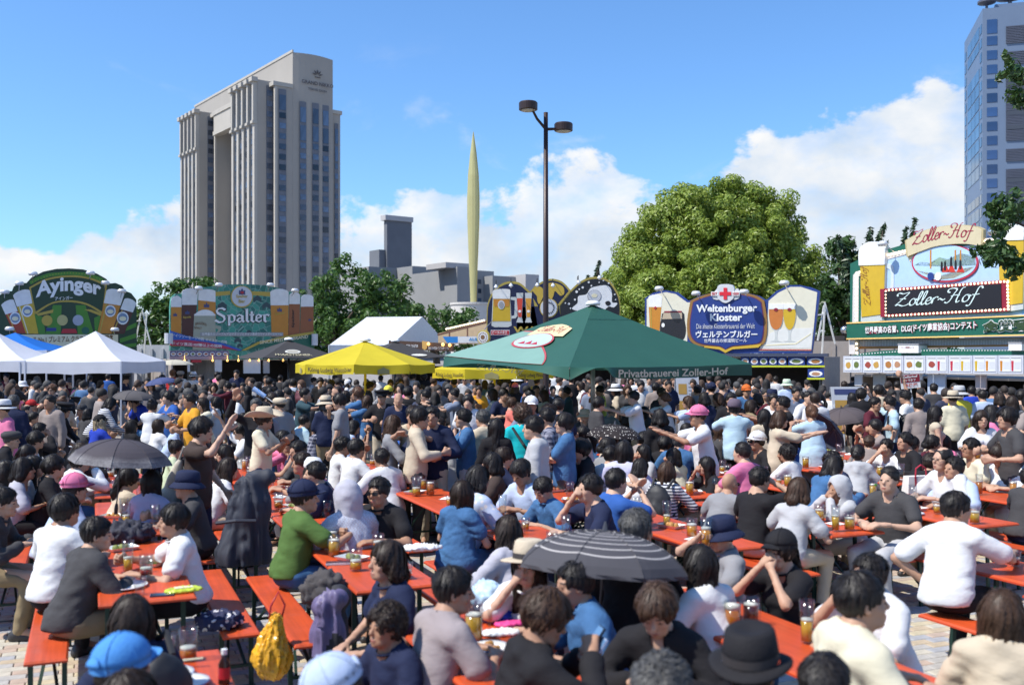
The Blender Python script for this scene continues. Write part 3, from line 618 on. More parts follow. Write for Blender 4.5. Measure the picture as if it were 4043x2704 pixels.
A.text('ドイツ ビール No.1 プレミアム クラフトビール 専門店', 100, 838, 1045, 812, 62, brown_p, 6, .02)
flood(A, [(40, 368), (175, 290), (300, 200), (828, 195), (963, 285), (1115, 360)]); flood(A, [(1055, 712), (88, 705)], .3)
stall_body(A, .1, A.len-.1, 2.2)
# ---------------------------------------------------------------- scroll-armed green hop sign
hop = bpy.data.materials.new('printed_hops'); hop.use_nodes = True; t = hop.node_tree; n = t.nodes; l = t.links
vo = n.new('ShaderNodeTexVoronoi'); vo.feature = 'DISTANCE_TO_EDGE'; vo.inputs['Scale'].default_value = 4.2; tcn = n.new('ShaderNodeTexCoord'); l.new(tcn.outputs['Object'], vo.inputs[0])
vc = n.new('ShaderNodeTexVoronoi'); vc.inputs['Scale'].default_value = 4.2; l.new(tcn.outputs['Object'], vc.inputs[0]); sx = n.new('ShaderNodeSeparateColor'); l.new(vc.outputs['Color'], sx.inputs[0])
cr = n.new('ShaderNodeValToRGB'); cr.color_ramp.elements[0].color = (.28, .50, .42, 1); cr.color_ramp.elements[1].position = .05; cr.color_ramp.elements[1].color = (0, 0, 0, 1); l.new(vo.outputs[0], cr.inputs[0])
c2 = n.new('ShaderNodeValToRGB'); c2.color_ramp.elements[0].color = (.02, .12, .10, 1); c2.color_ramp.elements[1].color = (.06, .33, .24, 1); l.new(sx.outputs[0], c2.inputs[0])
ad = n.new('ShaderNodeMix'); ad.data_type = 'RGBA'; ad.blend_type = 'LIGHTEN'; ad.inputs[0].default_value = 1; l.new(c2.outputs[0], ad.inputs[6]); l.new(cr.outputs[0], ad.inputs[7]); l.new(ad.outputs[2], n['Principled BSDF'].inputs['Base Color']); n['Principled BSDF'].inputs['Roughness'].default_value = .5
Sp = Panel('beer_stall', 'turquoise hop patterned beer stall sign with round crest and white blackletter name', 'beer stall', 668, 38.2, 1241, 42, (550, 1050, 3.35))
Sp.shape('sign_board', [(408, 1130), (408, 560), (420, 420), (480, 372), (560, 368), (620, 320), (720, 305), (780, 318), (840, 285), (960, 268), (1150, 246), (1400, 240), (1700, 258), (1830, 290), (1960, 340), (2040, 345), (2120, 400), (2220, 385), (2290, 420), (2305, 1130)], hop, 0, -.12)
Sp.shape('gold_ribbon', [(1000, 345), (1200, 330), (1200, 380), (1000, 402)], gold_p, 1); Sp.shape('gold_ribbon', [(1490, 335), (1740, 345), (1740, 405), (1490, 385)], gold_p, 1)
for cx, cy, r in ((1095, 520, 60), (1680, 520, 55), (1560, 430, 55), (1450, 870, 34), (1300, 980, 45), (1330, 1050, 35)): Sp.shape('hop_cone', [(cx-r, cy+r), (cx-r, cy-r*.1), (cx, cy-r*.8), (cx+r, cy-r*.1), (cx+r, cy+r), (cx, cy+r*.4)], P_('hop_shadow', (.03, .06, .07)), 1)
for q, sp_, be, ly in ((((418, 440), (556, 440), (550, 1060), (418, 1060)), .17, amber, 2), (((560, 345), (772, 345), (715, 1060), (560, 1060)), .24, darkbeer, 2), (((778, 330), (1003, 330), (1008, 700), (775, 640)), .40, amber, 2),
                       (((1728, 345), (1972, 345), (1965, 935), (1748, 935)), .30, amber, 2), (((1982, 385), (2122, 385), (2118, 935), (1968, 935)), .22, P_('brown_beer', (.28, .09, .03)), 2), (((2135, 415), (2300, 415), (2300, 935), (2122, 935)), .24, P_('brown_beer', (.28, .09, .03)), 2)): printed_glass(Sp, q, sp_, be, ly, hl=False)
mug = printed_glass(Sp, ((722, 640), (1000, 640), (1010, 1110), (700, 1110)), .04, P_('stoneware', (.33, .34, .26)), 4, name='stone_mug', hl=False)
Sp.shape('stone_mug_foam', smoothline([(722, 645), (790, 595), (870, 578), (950, 600), (1000, 648)], 5), foam, 5, parent=mug); Sp.shape('mug_handle', [(1000, 780), (1080, 800), (1075, 850), (1020, 920), (1000, 900), (1045, 840), (1000, 820)], P_('stoneware', (.33, .34, .26)), 4, parent=mug)
Sp.text('BRAUEREI', 735, 790, 880, 800, 36, brown_p, 6, .01, arch=20); Sp.text('SPALT', 720, 830, 820, 838, 30, brown_p, 6, .02); Sp.text('Spalt', 572, 700, 680, 694, 34, gold_p, 4, .02); Sp.text('Spalter', 2052, 815, 2052, 575, 42, black_p, 4, .02, vert=True); Sp.text('Spalter', 1785, 660, 1925, 640, 40, gold_p, 4, .02)
for cx, cy, r in ((470, 640, 25), (630, 610, 28), (885, 515, 34), (1850, 575, 30), (2250, 710, 18)): Sp.shape('crown_print', [(cx-r, cy+r), (cx-r, cy-r*.3), (cx-r*.4, cy), (cx, cy-r), (cx+r*.4, cy), (cx+r, cy-r*.3), (cx+r, cy+r)], P_('crest_blue', (.05, .06, .16)), 4)
Sp.shape('crest_rim', Sp.ell(1350, 408, 148, 145, 36), gold_p, 3, th=.05); Sp.shape('crest_disc', Sp.ell(1350, 405, 134, 132, 36), lgrey, 4, th=.06); 
cp = Sp.shape('crest_print', [(1310, 380), (1310, 320), (1330, 335), (1350, 298), (1370, 335), (1390, 320), (1390, 380)], P_('crest_blue', (.05, .06, .16)), 9); Sp.shape('crest_red', Sp.ell(1350, 352, 24, 18, 10), red_p, 10, parent=cp)
Sp.text('Spalter', 1270, 432, 1425, 432, 50, gold_p, 9, .02); Sp.text('Bier', 1305, 490, 1390, 490, 46, gold_p, 9, .02)
Sp.letters(nib_text('Spalter', FRAK, (.25, .22), .17, False, grow=.07), 978, 800, 1730, 790, 250, black_p, 3, name='lettering_shadow'); Sp.letters(nib_text('Spalter', FRAK, (.25, .22), .17, False), 984, 792, 1722, 782, 244, white, 6)
Sp.shape('slogan_bar', [(800, 880), (1895, 880), (1895, 928), (800, 928)], grey_p, 6); Sp.text('世界最古のノーブルアロマホップとドイツ最高位マイスターシャーレ', 820, 922, 1880, 918, 40, white, 8, .005)
Sp.shape('blue_ribbon', [(400, 855), (600, 920), (900, 985), (1100, 1020), (1350, 1110), (1310, 1120), (1100, 1065), (900, 1010), (600, 975), (420, 985), (400, 930)], P_('ribbon_blue', (.02, .10, .42)), 7); Sp.shape('red_ribbon', [(420, 980), (600, 975), (900, 1015), (1100, 1050), (1310, 1120), (1180, 1100), (900, 1078), (600, 1062), (400, 1050)], P_('ribbon_red', (.40, .03, .08)), 8)
Sp.text('ドイツソーセージの匠 マイスターの味', 430, 935, 1150, 1030, 42, white, 10, .01); Sp.text('ドイツ直送100種以上の銘柄', 430, 1045, 1080, 1080, 42, white, 10, .01)
Sp.shape('green_ribbon', [(1340, 1120), (1560, 1010), (1900, 940), (2260, 890), (2300, 870), (2300, 1080), (2100, 1040), (1700, 1060), (1420, 1115)], zgreen, 7); Sp.shape('gold_edge', [(1340, 1118), (1560, 1005), (1900, 930), (2300, 865), (2300, 900), (1900, 960), (1580, 1030), (1400, 1115)], gold_p, 8); Sp.text('SINCE MEISTER BRAND', 1580, 1035, 2220, 955, 46, cream, 10, .01)
MB().tube([(-.09, -.2, Sp.uv(380, 1030)[1]), (-.09, -.2, Sp.uv(380, 890)[1])], .16, 12).obj('ribbon_roll', lgrey, Sp.root, smooth=False); u_, v_ = Sp.uv(2290, 1050); MB().tube([(u_, -.2, v_), (u_, -.2, Sp.uv(2290, 900)[1])], .13, 12).obj('ribbon_roll', lgrey, Sp.root)
Sp.shape('menu_strip', [(398, 1118), (1180, 1118), (1180, 1232), (398, 1238)], P_('menu_pink', (.36, .26, .30)), 2); food(Sp, 402, 1176, 1125, 1195, 9, 3, P_('menu_blue', (.10, .10, .2)), 3)
Sp.shape('lower_board', [(1182, 1118), (2305, 1118), (2305, 1232), (1182, 1232)], hop, 1)
flood(Sp, [(750, 305), (1015, 262), (1692, 262), (2015, 335)], .3)
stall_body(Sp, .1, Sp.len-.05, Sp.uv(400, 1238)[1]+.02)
for cx in (580, 950, 1145, 1290, 1440, 1560, 1690, 1880):
    u, v = Sp.uv(cx, 1250); MB().ball((u, -.15, v), .045, 8, 5).tube([(u, -.15, v+.04), (u, -.15, v+.2)], .012, 5).obj('bulb', bulb2, Sp.root)
for x0, x1, yt, yb, m_ in ((640, 668, 1240, 1400, lgrey), (690, 820, 1242, 1275, red_p), (1000, 1090, 1240, 1400, lgrey), (1380, 1600, 1240, 1420, lgrey), (1640, 1720, 1250, 1420, grey_p)): Sp.shape('poster', [(x0, yt), (x1, yt), (x1, yb), (x0, yb)], m_, 1, -.05)
# ---------------------------------------------------------------- three golden arches with the big mug
Wp = Panel('beer_stall', 'navy beer stall sign of three golden arches with big printed mug and splash', 'beer stall', 1921, 40, 2450, 40, (1700, 1050, 2.931))
def arch(cx, cy, r, x0, x1, base, n=18): return [(x0, base), (x0, cy+90)]+[(cx+r*math.cos(rad(180+180*i/n)), cy+r*math.sin(rad(180+180*i/n))) for i in range(n+1)]+[(x1, cy+90), (x1, base)]
a1 = smoothline([(650, 900), (648, 600), (665, 420), (740, 270), (840, 198), (930, 178), (1030, 195), (1110, 260), (1150, 300)], 5); a2 = smoothline([(1150, 300), (1230, 215), (1380, 150), (1520, 180), (1620, 280)], 5); a3 = smoothline([(1620, 280), (1700, 205), (1800, 145), (1920, 125), (2060, 165), (2160, 300), (2196, 440), (2195, 600)], 5)
Wp.shape('sign_rim', a1+a2+a3+[(2195, 900)], P_('arch_gold', (.40, .31, .06), .3), 0, -.12)
def inset(pl, cx, cy, k): return [(cx+(x-cx)*k, cy+(y-cy)*k) for x, y in pl]
Wp.shape('left_arch', inset(a1+[(1190, 330), (1290, 900)], 930, 900, .962), navy_p, 1); Wp.shape('middle_arch', inset([(1480, 450), (1290, 560), (1150, 330)]+a2, 1390, 480, .93), navy_p, 1); Wp.shape('middle_foot', [(1000, 480), (1480, 455), (1560, 900), (1000, 900)], navy_p, 1); Wp.shape('right_arch', inset([(1480, 455), (1620, 280)]+a3+[(2195, 900), (1500, 900)], 1880, 700, .955), P_('splash_black', (.012, .014, .018)), 2)
Wp.shape('gold_rail', [(1470, 450), (1610, 275), (1625, 290), (1490, 462)], P_('arch_gold', (.40, .31, .06), .3), 3)
mg = Wp.shape('mug', [(722, 300), (920, 300), (938, 690), (900, 708), (740, 708), (705, 690)], glassclear, 2); Wp.shape('mug_beer', [(728, 375), (918, 375), (926, 640), (715, 640)], lager, 3, parent=mg); Wp.shape('mug_foam', smoothline([(720, 380), (722, 290), (800, 268), (900, 270), (922, 290), (918, 382)], 4), foam, 4, parent=mg)
Wp.shape('mug_handle', [(920, 360), (985, 360), (1002, 390), (1002, 580), (985, 605), (936, 610), (936, 580), (970, 570), (975, 400), (922, 390)], glassclear, 2, parent=mg); Wp.shape('mug_badge', Wp.ell(818, 450, 40, 52, 16), lgrey, 5, parent=mg); Wp.shape('mug_badge_core', Wp.ell(818, 450, 28, 38, 14), grey_p, 6, parent=mg); Wp.shape('mug_haze', [(728, 385), (918, 385), (905, 470), (740, 470)], amber, 4, parent=mg)
for x, b_ in ((1032, P_('strawberry_beer', (.60, .06, .03))), (1132, P_('peach_beer', (.62, .30, .03)))):
    f_ = Wp.shape('flute', [(x-40, 312), (x+40, 312), (x+24, 600), (x+40, 655), (x-40, 655), (x-22, 600)], glassclear, 2); Wp.shape('flute_beer', [(x-33, 375), (x+33, 375), (x+20, 592), (x-18, 592)], b_, 3, parent=f_); Wp.shape('flute_badge', Wp.ell(x, 525, 18, 16, 10), white, 4, parent=f_)
for pl in ([(1185, 290), (1240, 240), (1300, 260), (1310, 330), (1260, 440), (1235, 400), (1230, 350)], [(1330, 215), (1420, 195), (1530, 240), (1545, 320), (1500, 345), (1440, 290), (1420, 350), (1390, 390), (1350, 340), (1360, 280)]): Wp.shape('world_map', smoothline(pl, 3, True), P_('map_gold', (.52, .36, .05), .3), 3)
Wp.shape('seal_rim', Wp.ell(1368, 488, 106, 112, 30), gold_p, 4, th=.07); Wp.shape('seal_disc', Wp.ell(1366, 486, 96, 102, 30), lgrey, 5, th=.09)
Wp.many('seal_marks', [[(1366+math.cos(a_)*58-6, 486+math.sin(a_)*62-7), (1366+math.cos(a_)*58+6, 486+math.sin(a_)*62-7), (1366+math.cos(a_)*58+6, 486+math.sin(a_)*62+7), (1366+math.cos(a_)*58-6, 486+math.sin(a_)*62+7)] for a_ in [k*.37 for k in range(17)]], black_p, 13, kind='stuff')
Wp.shape('splash', smoothline([(1640, 500), (1700, 430), (1710, 350), (1800, 330), (1850, 260), (1930, 235), (2030, 225), (2080, 260), (2100, 330), (2100, 420), (2160, 430), (2120, 480), (2060, 470), (1990, 520), (1830, 540)], 4, True), white, 3)
Wp.many('splash_drops', [Wp.ell(x, y, r, r, 7) for x, y, r in ((1830, 190, 12), (1760, 250, 14), (1600, 440, 13), (1620, 490, 10), (1560, 430, 8), (1690, 300, 16), (1720, 270, 9), (1950, 190, 8), (2000, 170, 9), (2060, 200, 10), (1670, 390, 12), (1860, 230, 10), (2130, 330, 9), (2140, 390, 8))], white, 4, kind='stuff')
Wp.shape('splash_hole', smoothline([(2020, 420), (2060, 405), (2085, 435), (2060, 462), (2030, 450)], 3, True), black_p, 4)
Wp.shape('seal_rim', Wp.ell(1895, 352, 82, 76, 28), grey_p, 4); Wp.shape('seal_disc', Wp.ell(1895, 350, 74, 68, 28), lgrey, 5); Wp.shape('seal_print', Wp.ell(1895, 345, 34, 24, 14), cream, 6)
Wp.text('WARSTEINER', 958, 778, 1900, 778, 78, gold_p, 4, .03); Wp.shape('red_plate_rim', [(697, 742), (915, 742), (915, 802), (697, 802)], white, 3); Wp.shape('red_plate', [(702, 748), (910, 748), (910, 796), (702, 796)], red_p, 4); Wp.text('ビールの女王', 715, 788, 888, 786, 36, white, 6, .01)
for cx, cy in ((760, 255), (930, 240), (1230, 235), (1410, 240), (1700, 205), (1940, 150)):
    u, v = Wp.uv(cx, cy); MB().tube([(u, .05, v), (u, .0, v+.25), (u, -.5, v+.28), (u, -.55, v+.05)], .015, 5).obj('lamp_arm', black_p, Wp.root); MB().lathe([(.03, .1), (.09, 0), (.09, -.02)], 9, (u, -.55, v)).ball((u, -.55, v-.03), .055, 7, 5).obj('lamp_head', lamp_m, Wp.root)
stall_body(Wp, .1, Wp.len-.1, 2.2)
sg = tag(empty('round_sign', tuple(W(1700+615/2.931, 1050+825/2.931, 38.5))), 'round golden brewery seal sign hanging at the left of the navy arches', 'sign')
MB().lathe([(.27, -.07), (.29, 0), (.27, .07)], 30).obj('rim', P_('arch_gold', (.40, .31, .06), .3), sg); MB().lathe([(.225, -.02), (.225, .085)], 30).obj('face', lgrey, sg); rings = MB()
for k in range(14): rings.box(.165*math.cos(k*.449)-.022, .165*math.cos(k*.449)+.022, .165*math.sin(k*.449)-.022, .165*math.sin(k*.449)+.022, .08, .09)
rings.lathe([(.09, .08), (.09, .092)], 16)
tag(rings.obj('print', brown_p, sg), kind='stuff')
for ch in sg.children: ch.rotation_euler = (rad(90), 0, rad(-25)); 
MB().bar((0, .05, .27), (.35, 1.4, .75), .02).bar((0, .05, -.05), (.4, 1.4, -.05), .02).obj('bracket', steel, sg)
# ---------------------------------------------------------------- blue cross sign
K = Panel('beer_stall', 'blue shield shaped beer stall sign with red cross crest and cream side wings', 'beer stall', 2547, 34.6, 3239, 31.6, (2400, 1000, 2.345))
outer = [(345, 900), (345, 415), (420, 365), (530, 342), (640, 360), (740, 440), (775, 432), (850, 395), (1000, 360), (1100, 350), (1250, 360), (1400, 395), (1455, 430), (1480, 425), (1560, 350), (1680, 295), (1780, 295), (1880, 315), (1965, 352), (1890, 925), (345, 925)]
K.shape('sign_board', outer, blue_p, 0, -.12)
K.shape('left_wing', [(362, 910), (362, 425), (440, 380), (540, 360), (630, 378), (735, 455), (765, 455), (740, 600), (735, 910)], P_('wing_cream', (.66, .63, .50)), 1); K.shape('right_wing', [(1490, 440), (1580, 365), (1690, 312), (1790, 312), (1940, 362), (1885, 905), (1400, 905), (1478, 640)], P_('wing_cream', (.66, .63, .50)), 1)
K.shape('right_wing_pale', [(1500, 740), (1600, 700), (1900, 690), (1886, 880), (1420, 878)], P_('wing_pale', (.66, .66, .62)), 2); K.shape('red_line', [(1400, 888), (1886, 892), (1885, 900), (1400, 897)], red_p, 3)  # lower part of the right wing is printed paler and less yellow
printed_glass(K, ((378, 405), (505, 405), (480, 720), (392, 720)), .30, amber, 2, badge=None); cr_ = lambda cx, cy, r: [(cx-r*.3, cy-r), (cx+r*.3, cy-r), (cx+r*.3, cy-r*.3), (cx+r, cy-r*.3), (cx+r, cy+r*.3), (cx+r*.3, cy+r*.3), (cx+r*.3, cy+r), (cx-r*.3, cy+r), (cx-r*.3, cy+r*.3), (cx-r, cy+r*.3), (cx-r, cy-r*.3), (cx-r*.3, cy-r*.3)]
K.shape('crest_print', cr_(443, 505, 13), red_p, 5)
dk = K.shape('dark_mug', smoothline([(522, 548), (690, 542), (712, 620), (724, 720), (695, 800), (600, 806), (500, 780), (486, 680), (500, 600)], 3, True), P_('stout', (.012, .012, .018), .2), 3); K.shape('foam', [(520, 548), (690, 545), (690, 605), (505, 610)], P_('tan_foam', (.45, .36, .25)), 4, parent=dk); K.shape('rim', [(528, 536), (686, 534), (688, 548), (522, 550)], wine, 5, parent=dk); K.shape('crest_print', K.ell(516, 665, 15, 20, 10), white, 5, parent=dk)
for x0, x1, b_ in ((1492, 1628, P_('amber_red', (.50, .16, .03))), (1625, 1745, lager)):
    xm = (x0+x1)/2; gl = K.shape('tulip_glass', smoothline([(x0, 470), (x0-2, 580), (x0+20, 680), (xm-16, 720), (xm-14, 800), (xm-55, 815), (xm+55, 818), (xm+14, 800), (xm+16, 720), (x1-20, 680), (x1+2, 580), (x1, 470)], 3), glassclear, 3); K.shape('beer', smoothline([(x0+4, 515), (x0+4, 590), (x0+24, 675), (xm, 708), (x1-24, 675), (x1-4, 590), (x1-4, 515)], 4), b_, 4, parent=gl); K.shape('foam', [(x0+2, 468), (x1-2, 468), (x1-3, 518), (x0+3, 518)], foam, 5, parent=gl); K.shape('glass_crest', K.ell(xm, 522, 20, 16, 10), wine, 6, parent=gl)
K.shape('coaster_line', [(1440, 850), (1600, 838), (1740, 832), (1880, 740), (1880, 750), (1745, 842), (1600, 850), (1440, 858)], cream, 3)
shield = smoothline([(770, 440), (860, 400), (1000, 362), (1110, 352), (1240, 362), (1380, 395), (1452, 440)], 4)+smoothline([(1452, 440), (1478, 620), (1470, 780), (1430, 850), (1300, 868), (1160, 880), (1095, 918)], 4)+smoothline([(1095, 918), (1040, 882), (880, 862), (790, 830), (745, 760), (740, 620), (770, 440)], 4)
K.shape('shield_rim', shield, P_('shield_gold', (.26, .13, .03)), 5, th=.06); K.shape('shield_line', inset(shield, 1105, 620, .93), P_('shield_plum', (.10, .02, .08)), 6, th=.068); K.shape('shield_field', inset(shield, 1105, 620, .905), P_('shield_blue', (.012, .035, .19)), 7, th=.076)
K.shape('gold_point', [(900, 858), (1040, 868), (1095, 895), (1160, 868), (1430, 840), (1400, 872), (1160, 888), (1095, 922), (1040, 890), (900, 872)], P_('point_gold', (.55, .36, .03)), 10)
tx = P_('letter_white', (.72, .74, .76)); K.text('Weltenburger', 828, 568, 1390, 562, 90, tx, 12, .03); K.text('Kloster', 955, 628, 1252, 628, 68, tx, 12, .03); K.text('Die älteste Klosterbrauerei der Welt', 828, 700, 1368, 696, 46, lgrey, 12, .0); K.text('ヴェルテンブルガー', 822, 782, 1392, 782, 66, tx, 12, .03); K.text('世界最古の修道院ビール', 900, 828, 1295, 824, 36, tx, 12, .008)
lau = [[(1010, 340), (1040, 320), (1060, 420), (1000, 430), (975, 400)], [(1195, 330), (1225, 350), (1225, 410), (1190, 430), (1165, 420)]]
for q in lau: K.shape('laurel', smoothline(q, 3, True), lgrey, 10, th=.10)
K.shape('crest', smoothline([(1030, 305), (1100, 288), (1172, 305), (1178, 400), (1150, 440), (1100, 462), (1052, 440), (1024, 400)], 4, True), lgrey, 11, th=.13); K.shape('crest_cross', cr_(1100, 376, 54), P_('cross_red', (.60, .015, .03)), 18, th=.15)
for x0, x1, tt in ((968, 1032, 'SEIT'), (1162, 1230, '1050')): K.shape('crest_tag', [(x0, 358), (x1, 358), (x1, 396), (x0, 396)], white, 14, th=.14); K.text(tt, x0+6, 390, x1-5, 388, 26, red_p, 20, .03)
flood(K, [(530, 340), (868, 385), (1308, 370), (1675, 290)], .55)
K.solid('fascia', .1, K.len+.25, -.1, .12, K.uv(1500, 955)[1], K.uv(1500, 928)[1], P_('fascia', (.05, .06, .10)))
food(K, 1230, 1660, 955, 1035, 5, 2, blue_p, 7); food(K, 1662, 2010, 955, 1035, 2, 2, blue_p, 8); K.shape('yellow_strip', [(1160, 1038), (2010, 1038), (2010, 1054), (1160, 1054)], P_('lime_strip', (.50, .55, .03)), 2); food(K, 1845, 2010, 1070, 1150, 1, 2, blue_p, 9); K.shape('yellow_strip', [(1845, 1152), (2010, 1152), (2010, 1168), (1845, 1168)], P_('lime_strip', (.50, .55, .03)), 2)
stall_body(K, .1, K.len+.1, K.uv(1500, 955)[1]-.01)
# ---------------------------------------------------------------- right stall
Z = Panel('beer_stall', 'large green beer stall with lit bulb rows, striped mugs and red framed script sign', 'beer stall', 3358, 31.5, 4043, 25.5, (3200, 800, 2.09))
zb_ = [(330, 995), (330, 505), (480, 430), (640, 385), (830, 330), (1100, 300), (1400, 300), (1900, 250), (1900, 1010)]
Z.shape('sign_board', zb_, zgreen, 0, -.2)
Z.shape('sky_field', [(420, 980), (425, 600), (480, 530), (640, 460), (830, 430), (1400, 340), (1800, 320), (1800, 960)], P_('painted_sky', (.40, .56, .74)), 1); Z.shape('low_haze', [(420, 980), (430, 790), (1750, 730), (1750, 950)], P_('painted_pale', (.52, .60, .68)), 2)
Z.shape('bulb_channel', [(352, 990), (358, 600), (380, 572), (440, 555), (440, 592), (405, 610), (402, 990)], P_('channel_white', (.62, .58, .54)), 3); Z.shape('bulb_channel', [(600, 430), (830, 378), (830, 420), (640, 470)], P_('channel_white', (.62, .58, .54)), 3); Z.shape('bulb_channel', [(1400, 300), (1580, 285), (1580, 345), (1400, 350)], P_('channel_white', (.62, .58, .54)), 3)
def zmug(x0, x1, yt, yb, split):
    m_ = Z.shape('striped_mug', [(x0-8, yt+30), (x1+4, yt+20), (x1-10, yb), (x0+8, yb+30)], glassclear, 4, th=.10); Z.shape('beer', [(x0, split+8), (x1-2, split), (x1-12, yb-50), (x0+10, yb-25)], lager, 5, parent=m_, th=.12); Z.shape('foam', smoothline([(x0-8, split+8), (x0-6, yt+60), (x0+50, yt+5), ((x0+x1)/2, yt-6), (x1-45, yt), (x1+2, yt+50), (x1, split+2)], 4), foam, 6, parent=m_, th=.14)
    Z.shape('mug_handle', smoothline([(x1-6, split-8), (x1+40, split), (x1+55, split+60), (x1+52, yb-230), (x1+20, yb-210), (x1-6, yb-230), (x1-6, yb-260), (x1+25, yb-260), (x1+30, split+60), (x1, split+30)], 3), P_('handle_glass', (.55, .62, .68), .2), 4, parent=m_); return m_
zmug(435, 640, 330, 970, 512); zmug(1580, 1790, 185, 880, 308)
# script lettering
script = nib_text('Zoller~Hof', SCRIPT, (.17, .12), .10, True, .22)
Z.letters(script, 545, 850, 500, 505, 78, P_('mug_script', (.26, .10, .02)), 17, vert=True)
Z.shape('logo_oval_rim', Z.ell(1122, 500, 275, 158, 40), P_('oval_red', (.45, .03, .06)), 4, th=.06); Z.shape('logo_oval', Z.ell(1122, 496, 262, 147, 40), skyp, 5, th=.068); 
Z.shape('painted_hills', [(870, 520), (920, 490), (1000, 500), (1080, 450), (1150, 470), (1250, 420), (1375, 440), (1380, 520), (1100, 530)], P_('hill', (.34, .50, .36)), 8); Z.shape('painted_shore', [(880, 560), (960, 590), (1080, 640), (1200, 625), (1330, 560), (1370, 530), (1300, 540), (1100, 600)], P_('shore', (.50, .46, .30)), 8)
for x, m_ in ((1130, red_p), (1180, red_p), (1255, red_p)): Z.shape('painted_skirt', [(x-32, 575), (x-12, 525), (x+12, 525), (x+32, 575)], P_('skirt', (.55, .04, .02)), 9)
for x, y in ((1100, 520), (1128, 515), (1178, 480), (1215, 505), (1255, 505)): Z.shape('painted_figure', [(x-9, y+45), (x-7, y-20), (x, y-36), (x+7, y-20), (x+9, y+45)], black_p, 10)
for x in (1008, 1212, 1255): Z.shape('painted_pole', [(x-6, 545), (x-6, 395), (x+6, 390), (x+6, 545)], amber, 9)
for x, m_ in ((1010, blue_p), (1070, white)): Z.shape('painted_figure', Z.ell(x, 610, 26, 34, 10), m_, 11)
ban = smoothline([(800, 315), (950, 235), (1120, 195), (1270, 185), (1400, 200), (1450, 225)], 5)+smoothline([(1445, 365), (1330, 345), (1200, 345), (1050, 365), (930, 405), (815, 450)], 5)
Z.shape('banner', ban, P_('banner_tan', (.46, .38, .20)), 7, th=.10); Z.shape('banner_light', inset(ban, 1130, 300, .96), P_('banner_cream', (.58, .50, .32)), 8, th=.107); Z.shape('banner_tail', [(800, 440), (860, 420), (830, 490)], cream, 3)
Z.letters(script, 862, 392, 1395, 330, 150, P_('banner_wine', (.33, .015, .05)), 15, arch=28)
Z.shape('red_frame', [(608, 715), (1650, 640), (1665, 900), (612, 945)], P_('frame_red', (.25, .012, .03)), 8, th=.16); Z.shape('black_panel', [(645, 735), (1612, 672), (1618, 878), (650, 920)], black_p, 9, th=.175)
Z.letters(script, 735, 893, 1475, 848, 150, P_('neon_white', (.62, .76, .74)), 25)
bl_ = MB()
def bulbs(x0, y0, x1, y1, n, r, dep):
    for i in range(n):
        u, v = Z.uv(x0+(x1-x0)*i/max(1, n-1), y0+(y1-y0)*i/max(1, n-1), dep); bl_.ball((u, -dep, v), r, 7, 5)
bulbs(648, 722, 1630, 650, 33, .032, .17); bulbs(648, 934, 1630, 880, 33, .032, .17); bulbs(622, 732, 622, 930, 8, .032, .17); bulbs(1626, 660, 1632, 880, 9, .034, .17)
bulbs(378, 605, 380, 970, 13, .045, .04); bulbs(385, 582, 430, 570, 3, .045, .04); bulbs(645, 432, 815, 395, 7, .045, .04); bulbs(1412, 322, 1565, 315, 6, .045, .04); bulbs(380, 1165, 382, 1240, 3, .045, .24)
tag(bl_.obj('light_bulbs', bulb_m, Z.root, smooth=True), kind='stuff')
u0, v0 = Z.uv(300, 1125, .3); u1, v1 = Z.uv(300, 995, .3); zl = Z.len+1.2
Z.solid('green_fascia', u0, zl, -.15, .30, v0, v1, zgreen); gm = mat('glowing_gold', (.75, .48, .16), .3, emit=.25)  # gold trim lines given a faint glow by their material
for v in (v0, v1): Z.solid('gold_strip', u0, zl, .302, .32, v-.015, v+.02, gm)
old = Z.A.copy(); Z.A = Z.A+Vector((Z.e.y, -Z.e.x))*.30
def shift(o): o.location.y -= .30; return o
shift(Z.text('世界最高の名誉、DLG(ドイツ農業協会)コンテスト', 460, 1092, 1382, 1050, 66, white, 5, .02)); sh_ = shift(Z.text('世界最高の名誉、DLG(ドイツ農業協会)コンテスト', 457, 1095, 1386, 1052, 70, P_('fascia_red', (.35, .02, .06)), 3, .055, name='lettering_shadow'))
shift(Z.text('金賞受賞', 1425, 1080, 1960, 1058, 110, white, 3, .075, name='lettering_shadow')); shift(Z.text('金賞受賞', 1432, 1074, 1952, 1052, 98, P_('moss', (.03, .06, .02)), 5, .05)); Z.A = old
Z.shape('bulb_channel', [(358, 1130), (408, 1130), (410, 1250), (360, 1250)], P_('channel_white', (.62, .58, .54)), 3, th=.2); Z.shape('corrugated_band', [(410, 1130), (1900, 1105), (1900, 1180), (410, 1190)], grey_p, 1); tag(Z.many('corrugation', [[(415+i*13, 1132), (419+i*13, 1132), (419+i*13, 1186), (415+i*13, 1186)] for i in range(110)], lgrey, 2), kind='stuff')
Z.shape('orange_trim', [(410, 1186), (1900, 1168), (1900, 1182), (410, 1208)], P_('trim_orange', (.34, .14, .03)), 4); Z.shape('awning', smoothline([(390, 1262), (560, 1230), (800, 1215), (1200, 1208), (1600, 1215), (1900, 1230)], 4)+[(1900, 1262), (400, 1272)], zgreen, 5, th=.25); tag(Z.many('awning_dots', [[(440+i*24, 1252-34*math.sin(min(1, i/26)*1.57)-2), (450+i*24, 1252-34*math.sin(min(1, i/26)*1.57)-2), (450+i*24, 1252-34*math.sin(min(1, i/26)*1.57)+5), (440+i*24, 1252-34*math.sin(min(1, i/26)*1.57)+5)] for i in range(58)], white, 36), kind='stuff')
